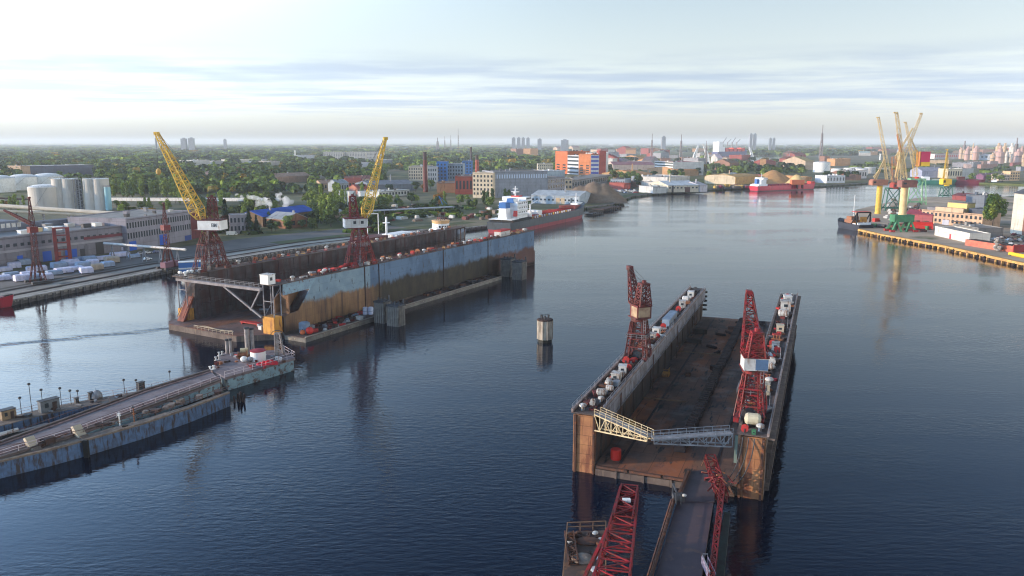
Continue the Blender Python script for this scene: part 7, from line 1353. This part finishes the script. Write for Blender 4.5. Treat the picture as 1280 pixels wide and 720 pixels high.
t = thing('yellow_pontoon_tank', 'bright yellow long tank at the pier edge on the far right', 'tank', at(1262, 319, 2), math.atan2(-42, 4)); MB().bar((0, 0, .9), (16, 0, .9), .95, 10).build('shell', mat('bright_yellow', (0, 0, 0)), t); MB().bx(1, 2, -1, 1, 0, .5).bx(13, 14, -1, 1, 0, .5).build('saddle', DGRY, t)
r = random.Random(91)
for i in range(54):                                    # cars and scrap behind the shed
    px = r.uniform(1222, 1282); py = r.uniform(292, 312); c_, cn = r.choice([((.03, .03, .035), 'black'), ((.02, .05, .06), 'dark teal'), ((.5, .5, .5), 'silver'), ((.2, .03, .03), 'dark red'), ((.05, .05, .07), 'black')])
    if py > 300 + (px - 1222) * .22: continue
    vehicle(f'{cn} scrap car in the jumble at the right of the pier', px, py, r.uniform(0, 3), c_, zz=2.05).__setitem__('group', f'{cn} scrap cars on the pier')
for i in range(40):
    px = r.uniform(1092, 1160); py = r.uniform(276, 290); cn, m_ = r.choice([('dark red', DRED), ('dark', DGRY), ('green', GRN), ('rusty', RUST), ('bright red', RDS)]); a, b_, h_ = r.uniform(1, 3.4), r.uniform(.8, 2), r.uniform(.8, 2.6)
    if py > 286 + (px - 1092) * .06: continue
    o = MB().bx(-a, a, -b_, b_, 0, h_).bx(-a - .1, a + .1, -b_ - .1, b_ + .1, h_ * .7, h_ * .8).build('steel_skip', m_); o.location = at(px, py, 2.05); o.rotation_euler.z = r.uniform(-1.4, -1.1); tag(o, f'{cn} steel skip on the pier around the crane portal', 'skip', f'{cn} steel skips around the crane portal')
t = thing('red_shelter', 'bright red rounded canopy right of the green crane portal', 'shelter', at(1152, 287, 2), -.3); MB().side([(0, 0)] + [(4 - 4 * math.cos(PI * k / 10), 5 * math.sin(PI * k / 10)) for k in range(11)] + [(8, 0)], -7, 7).build('cover', mat('red_plastic', (0, 0, 0)), t); MB().bx(-6.5, 6.5, -.05, .1, 0, .6).build('base', DGRY, t)
for i in range(30):
    px = r.uniform(1108, 1152); py = r.uniform(250, 275); cn, m_ = r.choice([('dark', DGRY), ('rusty', RUST), ('tan', BDK), ('pale', WHT2)]); o = MB().bx(-r.uniform(1, 4), 3, -1.5, 1.5, 0, r.uniform(.6, 2)).bx(-.8, 2.8, -1, 1, .6, 2.3).build('steel_skip', m_); o.location = at(px, py, 2.05); o.rotation_euler.z = r.uniform(.6, 1); tag(o, f'{cn} plate stack on the inner pier behind the cranes', 'plate stack', f'{cn} plate stacks on the inner pier')
strip('pier_road', [(262, 430), (330, 560), (400, 690)], -14, 0, 2.02, mat('pier_road', (.3, .27, .25), (.24, .22, .2), .05, world=True)) if False else None
# ================================================================ trees
def leaf_mat(name, c):
    return mat(name, c, tuple(v * .62 for v in c), .12, th=.5, soft=.2, c3=(c[0] * 1.5, c[1] * 1.25, c[2] * .9), s3=.25, th3=.58, rv=.28, iv=.38, rough=.8, spec=.15)
LG = leaf_mat('leaf_green', (.17, .235, .045)); LD = leaf_mat('leaf_dark', (.038, .07, .026)); LA_ = leaf_mat('leaf_autumn', (.22, .12, .03)); LM = leaf_mat('leaf_mid', (.12, .175, .045)); LN = leaf_mat('needle_dark', (.016, .034, .02)); LB3 = leaf_mat('leaf_brown', (.14, .075, .045))
BARK = mat('bark', (.09, .07, .055), (.05, .04, .035), 1.)
rng = np.random.default_rng(5)
def crown_arrays(H, W, n, kind, leaf):
    if kind == 'conifer':
        h = rng.random(n) ** .75; z = H * (.1 + .9 * h); rad = W * .5 * (1 - h) * (.55 + .45 * rng.random(n)) * (1 + .25 * np.sin(h * 34)); a = rng.random(n) * 2 * PI; c = np.stack([rad * np.cos(a), rad * np.sin(a), z], 1); nrm_ = np.stack([np.cos(a), np.sin(a), .5 + 0 * a], 1)
    else:
        k = 9 if kind == 'round' else 8; lob = []
        for i in range(k):
            if kind == 'poplar': lc = np.array([rng.uniform(-.12, .12) * W, rng.uniform(-.12, .12) * W, H * (.25 + .68 * i / k)]); lr = np.array([W * .36, W * .36, H * .13]) * rng.uniform(.8, 1.2) * (1 - .35 * abs(i / k - .4))
            else:
                a = rng.random() * 2 * PI; rr = rng.uniform(.05, .33) * W; lc = np.array([rr * math.cos(a), rr * math.sin(a), H * rng.uniform(.38, .82)]); lr = np.array([W * .25, W * .25, H * .17]) * rng.uniform(.75, 1.2)
            lob.append((lc, lr))
        ii = rng.integers(0, k, n); d = rng.normal(size=(n, 3)); d /= np.linalg.norm(d, axis=1)[:, None]; C_ = np.array([l[0] for l in lob])[ii]; R_ = np.array([l[1] for l in lob])[ii]
        c = C_ + d * R_ * (rng.random((n, 1)) ** .28); nrm_ = d + np.array([0, 0, .35])
    nrm_ = nrm_ + rng.normal(size=(n, 3)) * .35; nrm_ /= np.linalg.norm(nrm_, axis=1)[:, None]
    t1 = np.cross(nrm_, rng.normal(size=(n, 3))); t1 /= np.linalg.norm(t1, axis=1)[:, None]; t2 = np.cross(nrm_, t1)
    s_ = leaf * rng.uniform(.6, 1.3, (n, 1)); v = np.stack([c - t1 * s_ - t2 * s_ * .6, c + t1 * s_ - t2 * s_ * .7, c + t1 * s_ * .8 + t2 * s_ * .7, c - t1 * s_ * .7 + t2 * s_ * .8], 1)
    return v.reshape(-1, 3)
def quads_mesh(name, v, m):
    n = len(v) // 4; me = bpy.data.meshes.new(name); me.vertices.add(n * 4); me.vertices.foreach_set('co', v.astype(np.float32).ravel()); me.loops.add(n * 4); me.loops.foreach_set('vertex_index', np.arange(n * 4, dtype=np.int32)); me.polygons.add(n)
    me.polygons.foreach_set('loop_start', np.arange(0, n * 4, 4, dtype=np.int32)); me.update(calc_edges=True); me.materials.append(m); return me
TREES = {}
def tree_proto(kind, leafm, i):
    H, W, n, lf = {'round': (11, 10, 620, .55), 'poplar': (15, 5, 520, .5), 'conifer': (14, 6, 560, .48), 'tall': (27, 15, 3200, .55)}[kind]
    k2 = 'round' if kind == 'tall' else kind; cm = quads_mesh('crown', crown_arrays(H, W, n, k2, lf), leafm)
    mb = MB(); mb.bar((0, 0, -.3), (0, 0, H * .75), .28, 7, .08)
    for q in range(5):
        a = q * 1.3 + i; mb.bar((0, 0, H * (.25 + .09 * q)), (math.cos(a) * W * .28, math.sin(a) * W * .28, H * (.45 + .09 * q)), .1, 5, .03)
    return cm, mb.mesh('trunk', BARK)
def tree(pos, kind, leafm, s_, label, group, r):
    key = (kind, leafm.name, r.randrange(3))
    if key not in TREES: TREES[key] = tree_proto(kind, leafm, key[2])
    t = thing({'conifer': 'conifer_tree', 'poplar': 'poplar_tree'}.get(kind, 'broadleaf_tree'), label, 'tree', pos, r.uniform(0, 6.28), group); t.scale = (s_ * r.uniform(.85, 1.15), s_ * r.uniform(.85, 1.15), s_)
    for nm, me in zip(('crown', 'trunk'), TREES[key]):
        o = bpy.data.objects.new(nm, me); COL.objects.link(o); o.parent = t
def trees(n, x0, x1, y0, y1, kinds, s0, s1, where, seed, slope=0.):
    r = random.Random(seed)
    for i in range(n):
        px = r.uniform(x0, x1); py = r.uniform(y0, y1) + slope * (px - x0); k, lm, adj = kinds[r.randrange(len(kinds))]
        tree(at(px, py, 2), k, lm, r.uniform(s0, s1), f'{adj} tree {where}', f'{adj} trees {where}', r)
G3 = [('round', LG, 'green broadleaf'), ('round', LM, 'mid green broadleaf'), ('poplar', LG, 'green poplar')]; D3 = [('round', LD, 'dark broadleaf'), ('round', LM, 'mid green broadleaf')]
trees(34, 142, 235, 243, 249, [('poplar', LG, 'young green poplar'), ('poplar', LM, 'dull green poplar')], 1.15, 1.5, 'in the dense row right of the silos', 1)
trees(30, 215, 350, 252, 266, G3 + D3, .9, 1.25, 'between factory and pipe bridge', 2)
trees(10, 138, 215, 260, 268, G3, .7, .95, 'right behind the factory roof', 3)
trees(9, 390, 445, 270, 280, D3, .8, 1.05, 'around the grey shed by the big dock', 4); trees(11, 325, 440, 281, 289, D3 + [('poplar', LD, 'dark slender')], .65, .95, 'hedging the road before the blue roof', 5, -.05)
trees(24, 385, 440, 247, 266, G3 + [('poplar', LG, 'bright poplar')], 1., 1.35, 'behind the blue roof', 6); trees(3, 390, 410, 256, 260, [('round', LA_, 'orange autumn')], .9, 1.1, 'behind the blue roof', 7); trees(7, 400, 560, 238, 262, [('round', LA_, 'yellowing autumn')], .7, 1.0, 'between the houses and the chimneys', 21)
trees(22, 470, 600, 252, 262, G3 + D3, .7, 1., 'in the line before the chimneys', 8); trees(14, 380, 560, 236, 246, D3 + G3, .9, 1.2, 'among the red-roofed houses', 9)
trees(10, 601, 660, 252, 262, [('poplar', LD, 'dark slender'), ('round', LM, 'mid green broadleaf')], .85, 1.1, 'in front of the large pale factory', 10)
trees(22, 762, 800, 221, 236, D3, 1.1, 1.6, 'right of the colourful slab', 11); trees(9, 800, 905, 219, 226, D3 + [('round', LG, 'green broadleaf')], 1.1, 1.6, 'behind the far quay warehouses', 12); trees(16, 890, 1005, 216, 222, D3 + [('round', LG, 'green broadleaf')], 1.3, 1.8, 'behind the wood chip heaps', 13)
trees(8, 1028, 1076, 223, 225.5, [('round', LD, 'dark rounded')], 1.2, 1.5, 'in front of the white oil tank', 14); trees(6, 1200, 1262, 225.5, 227.5, [('round', LM, 'olive')], 1., 1.3, 'on the channel bank', 15)
trees(7, 0, 30, 258, 266, G3 + [('round', LA_, 'yellowing')], .7, .9, 'left of the silos', 16)
trees(14, 440, 480, 286, 293, [('round', LM, 'low green')], .35, .5, 'along the bank behind the larger dock', 17)
trees(20, 398, 470, 262, 284, G3 + D3, .85, 1.2, 'between the blue roof and the right yellow crane', 18); trees(16, 300, 332, 262, 284, D3 + G3, .8, 1.1, 'behind the grey office', 19); trees(12, 335, 395, 285, 291, D3, .45, .7, 'screening the blue-roofed house from the road', 20)
r = random.Random(50)
tree(at(283, 292, 2), 'conifer', LN, 1.55, 'tall black green conifer beside the left yellow crane cab', None, r); tree(at(312, 292, 2), 'conifer', LN, 1.15, 'dark spruce right of the grey office', None, r); tree(at(321, 290, 2), 'conifer', LN, .8, 'smaller dark spruce beside the blue-roofed house', None, r)
tree(at(1240, 288, 2), 'tall', LG, 1.0, 'tall full green tree beside the peach warehouse on the pier', None, r); tree(at(1246, 282, 2), 'tall', LM, .82, 'darker tree behind the tall full one on the pier', None, r); tree(at(1224, 290, 2), 'round', LD, .45, 'small dark bush at the corner of the peach warehouse', None, r)
tree(at(301, 226, 2), 'round', LB3, 2.0, 'large purple brown tree standing out in the forest', None, r); tree(at(262, 230, 2), 'round', LA_, 1.2, 'pinkish autumn tree by the small pale cottage', None, r)
# the far forest: one mass
def forest(name, regions, m, label, seed):
    rg = np.random.default_rng(seed); out = []; tones = []
    for (n, x0, x1, ya, yb, hmin, hmax, lim) in regions:
        for _ in range(n):
            px = rg.uniform(x0, x1); yy = ya + (yb - ya) * rg.random() ** lim; p = at(px, yy, 2); d = p.y
            if any(a <= px <= b_ and c_ <= yy <= e_ for a, b_, c_, e_ in BZ): continue
            rad = max(5.0, d * .0046) * rg.uniform(.7, 1.35); h = rg.uniform(hmin, hmax) * rg.choice([.7, 1., 1., 1.25]); q = 26; tones.append(np.full(q, rg.random()))
            dd_ = rg.normal(size=(q, 3)); dd_ /= np.linalg.norm(dd_, axis=1)[:, None]; dd_[:, 2] = np.abs(dd_[:, 2]) * 1.1 - .1
            c = np.array([p.x, p.y, 2 + h * .45]) + dd_ * np.array([rad, rad, h * .55]); nr = dd_ + rg.normal(size=(q, 3)) * .45; nr /= np.linalg.norm(nr, axis=1)[:, None]
            t1 = np.cross(nr, rg.normal(size=(q, 3))); t1 /= np.linalg.norm(t1, axis=1)[:, None]; t2 = np.cross(nr, t1); s_ = rad * .36 * rg.uniform(.6, 1.3, (q, 1))
            t1 = t1 * s_; t2 = t2 * s_; v = np.stack([c - t1 - t2, c + t1 - t2, c + t1 + t2, c - t1 + t2], 1); v[:, :, 2] = np.clip(v[:, :, 2], 1.5, 2 + h * 1.05); out.append(v.reshape(-1, 3))
    me = quads_mesh(name, np.concatenate(out), m); at_ = me.attributes.new('tone', 'FLOAT', 'FACE'); at_.data.foreach_set('value', np.concatenate(tones).astype(np.float32)); o = bpy.data.objects.new(name, me); COL.objects.link(o); tag(o, label, 'forest', kind='stuff')
def fmat(name, c):
    m, nt, b = newmat(name); at_ = nd(nt, 'ShaderNodeAttribute'); at_.attribute_name = 'tone'; r = nd(nt, 'ShaderNodeValToRGB'); e = r.color_ramp
    e.elements[0].position = 0; e.elements[0].color = (c[0] * .35, c[1] * .42, c[2] * .6, 1); e.elements[1].position = 1; e.elements[1].color = (c[0] * 3.4, c[1] * 1.5, c[2] * .8, 1)
    for p_, k in ((.35, (.75, .8, .9)), (.65, (1.2, 1.25, .95)), (.88, (1.9, 1.9, 1.0)), (.95, (1.3, 1.1, 1.))):
        x = e.elements.new(p_); x.color = (c[0] * k[0], c[1] * k[1], c[2] * k[2], 1)
    nt.links.new(at_.outputs['Fac'], r.inputs[0]); v = nd(nt, 'ShaderNodeNewGeometry'); f, _ = noisefac(nt, v.outputs['Position'], .004, .5, .08, 4); cc_ = mixc(nt, 1., r.outputs[0], mixc(nt, f, (.7, .75, .8), (1.25, 1.2, 1.)), 'MULTIPLY')
    q = nd(nt, 'ShaderNodeMapRange'); q.inputs[3].default_value = .7; q.inputs[4].default_value = 1.35; nt.links.new(v.outputs['Random Per Island'], q.inputs[0]); nt.links.new(mixc(nt, 1., cc_, q.outputs[0], 'MULTIPLY'), b.inputs['Base Color'])
    b.inputs['Roughness'].default_value = .9; b.inputs['Specular IOR Level'].default_value = .1; return m
forest('forest', [(5200, -60, 640, 178.6, 206, 13, 19, 1.7), (2600, -60, 480, 200, 236, 11, 17, 1.), (500, 120, 400, 232, 243, 9, 13, 1.), (700, 480, 700, 190, 214, 11, 16, 1.2)], fmat('forest_foliage', (.088, .125, .042)), 'wide mixed forest reaching from the shipyard to the horizon', 3)
forest('forest', [(1500, 640, 1330, 179, 190, 12, 18, 1.4), (700, 940, 1110, 189.5, 194.5, 12, 16, 1.), (300, 760, 1010, 200, 218, 9, 14, 1.), (160, 1100, 1330, 188, 196, 10, 14, 1.)], fmat('far_foliage', (.062, .085, .038)), 'dark wooded strips beyond the industrial bank', 4)
forest('undergrowth', [(150, 150, 480, 262, 292, 1.5, 4, 1.), (90, 440, 640, 258, 272, 1.5, 4, 1.), (140, 880, 1280, 204, 216, 3, 5, 1.)], fmat('scrub_foliage', (.07, .10, .03)), 'low green scrub on open ground of the far banks', 5)
# ================================================================ skyline
def far_tower(label, px, pt_, w_, y, c=(.3, .31, .34), name='tower_block', n=1):
    p = pt(px, 181, y); H_ = zat(pt_, y) - 2; W_ = w_ / F * y; t = thing(name, label, 'tower block', (p.x, y, 2)); wm = facade(c)
    MB().bx(-W_/2, W_/2, 0, W_ * .9, 0, H_).build('wall', wm, t); MB().bx(-W_ * .2, W_ * .25, W_*.2, W_ * .6, H_, H_ + H_ * .06).build('roof_plant', wm, t)
for px, tp, w_, lab in ((229, 173.2, 6, 'far hazy tower above the left forest, first of a pair'), (238.5, 172.8, 6, 'far hazy tower above the left forest, second of a pair'), (281, 174.4, 3, 'lone narrow hazy tower above the left forest'), (195, 172.5, 2, 'thin hazy spire tower left of the pair'), (642, 172.5, 4.5, 'hazy slab block, first of four on the horizon'), (648.3, 172.3, 4.5, 'hazy slab block, second of four on the horizon'), (654, 172.3, 4, 'hazy slab block, third of four on the horizon'), (660, 172.6, 4, 'hazy slab block, fourth of four on the horizon'),
    (674.5, 174, 5, 'hazy block right of the four slabs'), (706, 175, 9, 'broad hazy block on the central horizon'), (829.5, 171, 5, 'single hazy tower above the far industry'), (938.6, 167.8, 3.4, 'slim hazy tower, left of a tall pair'), (943.6, 167.8, 3.2, 'slim hazy tower, right of a tall pair'), (963, 173, 3, 'shorter hazy tower, left of a short pair'), (967.5, 173, 2.6, 'shorter hazy tower, right of a short pair')):
    far_tower(lab, px, tp, w_, 4600)
for px, tp, y, w0, lab in ((573, 160.5, 3600, 6, 'far hazy television tower with needle tip'), (815, 167, 2900, 8, 'far lattice mast left of the hazy tower'), (851.5, 168, 2700, 9, 'dark far chimney-like mast'), (1027, 156, 2900, 10, 'tall red and white lattice mast on the right horizon'), (556, 170.5, 4600, 8, 'hazy thin stack right of the blue blocks, first'), (563.5, 169, 4600, 8, 'hazy thin stack, second'), (547, 172, 4600, 18, 'hazy stub tower left of the thin stacks'), (883, 176, 2000, 5, 'far thin crane mast standing before the big ship'), (1206, 176, 3000, 16, 'far thin refinery mast with tip'), (1271, 172, 2300, 12, 'tall refinery column at the right edge')):
    p = pt(px, 181, y); H_ = zat(tp, y) - 2; t = thing('lattice_mast', lab, 'mast', (p.x, y, 2)); MB().lattice((0, 0, 0), (0, 0, H_ * .75), w0, w0 * .35, w0, w0 * .35, 9, w0 * .09, (0, 1, 0)).build('mast', mat('mast_grey', (.2, .17, .17)), t); MB().bar((0, 0, H_ * .75), (0, 0, H_), w0 * .14, 6).build('tip', mat('mast_grey', (0, 0, 0)), t)
r = random.Random(12)
for i in range(30):
    px, y = (r.uniform(1242, 1284), r.uniform(2100, 2600)) if i < 20 else (r.uniform(1198, 1224), r.uniform(2600, 2900)); tp = r.uniform(178, 192); p = pt(px, 181, y); H_ = max(14, zat(tp, y) - 2); rr = r.uniform(3, 10); cn, c = r.choice([('tan', (.42, .3, .2)), ('pinkish', (.4, .26, .23)), ('pale', (.5, .45, .4))])
    t = thing('process_column', f'{cn} process column of the hazy refinery on the right', 'column', (p.x, y, 2), 0, f'{cn} process columns of the refinery'); MB().lathe([(rr, 0), (rr, H_ * .8), (rr * .5, H_ * .86), (rr * .4, H_)], n=10).build('shell', mat('ref_' + cn, c), t); MB().bx(-rr * 1.2, rr * 1.2, -rr * 1.2, rr * 1.2, H_ * .5, H_ * .53).build('platform', GRY, t)
for px, tp, yb, w_, lab in ((369.5, 189, 203, 2.2, 'white mast near the grey hall in the forest'), (1100, 193, 200, 3, 'thin mast on the right bank')):
    p = at(px, yb, 2); H_ = zat(tp, p.y) - 2; t = thing('mast', lab, 'mast', p); MB().lathe([(w_, 0), (w_ * .7, H_)], n=10).build('pole', WHT, t); MB().lathe([(w_ * 1.4, H_), (w_ * 1.2, H_ + 2)], n=10).build('head', WHT, t)
for px, yb, tp, jx, lab in ((868, 206, 182, 872, 'small white far crane, first left of the big ship'), (883, 205, 180, 878, 'small tan far crane, second left of the big ship'), (939, 199, 184, 936, 'white far crane right of the big ship')):
    p = at(px, yb, 2); y = p.y; t = thing('harbour_crane', lab, 'crane', p); H_ = zat(tp, y) - 2; MB().lattice((0, 0, 0), (0, 0, H_ * .5), 16, 6, 10, 5, 4, 1.2, (0, 1, 0)).build('portal', WHT, t); MB().lattice((0, 0, H_ * .5), ((jx - px) / F * y, 0, H_), 6, 2, 5, 2, 5, .9, (0, 1, 0)).build('jib', WHT, t)
# ================================================================ haze
hz = bpy.data.materials.new('haze'); hz.use_nodes = True; n_ = hz.node_tree; n_.nodes.remove(n_.nodes['Principled BSDF']); pv = nd(n_, 'ShaderNodeVolumePrincipled'); pv.inputs['Color'].default_value = (.86, .93, 1., 1); pv.inputs['Density'].default_value = 6.5e-5; pv.inputs['Anisotropy'].default_value = .1
n_.links.new(pv.outputs[0], n_.nodes['Material Output'].inputs['Volume'])
tag(MB().bx(-21000, 21000, -1500, 23000, -3, 140).build('haze', hz), 'pale blue air over the river and the far banks', 'haze', kind='stuff')
sc.cycles.volume_bounces = 1; sc.cycles.volume_max_steps = 64; sc.cycles.max_bounces = 6; sc.cycles.use_denoising = True; sc.cycles.filter_width = 1.15; sc.cycles.sample_clamp_indirect = 6
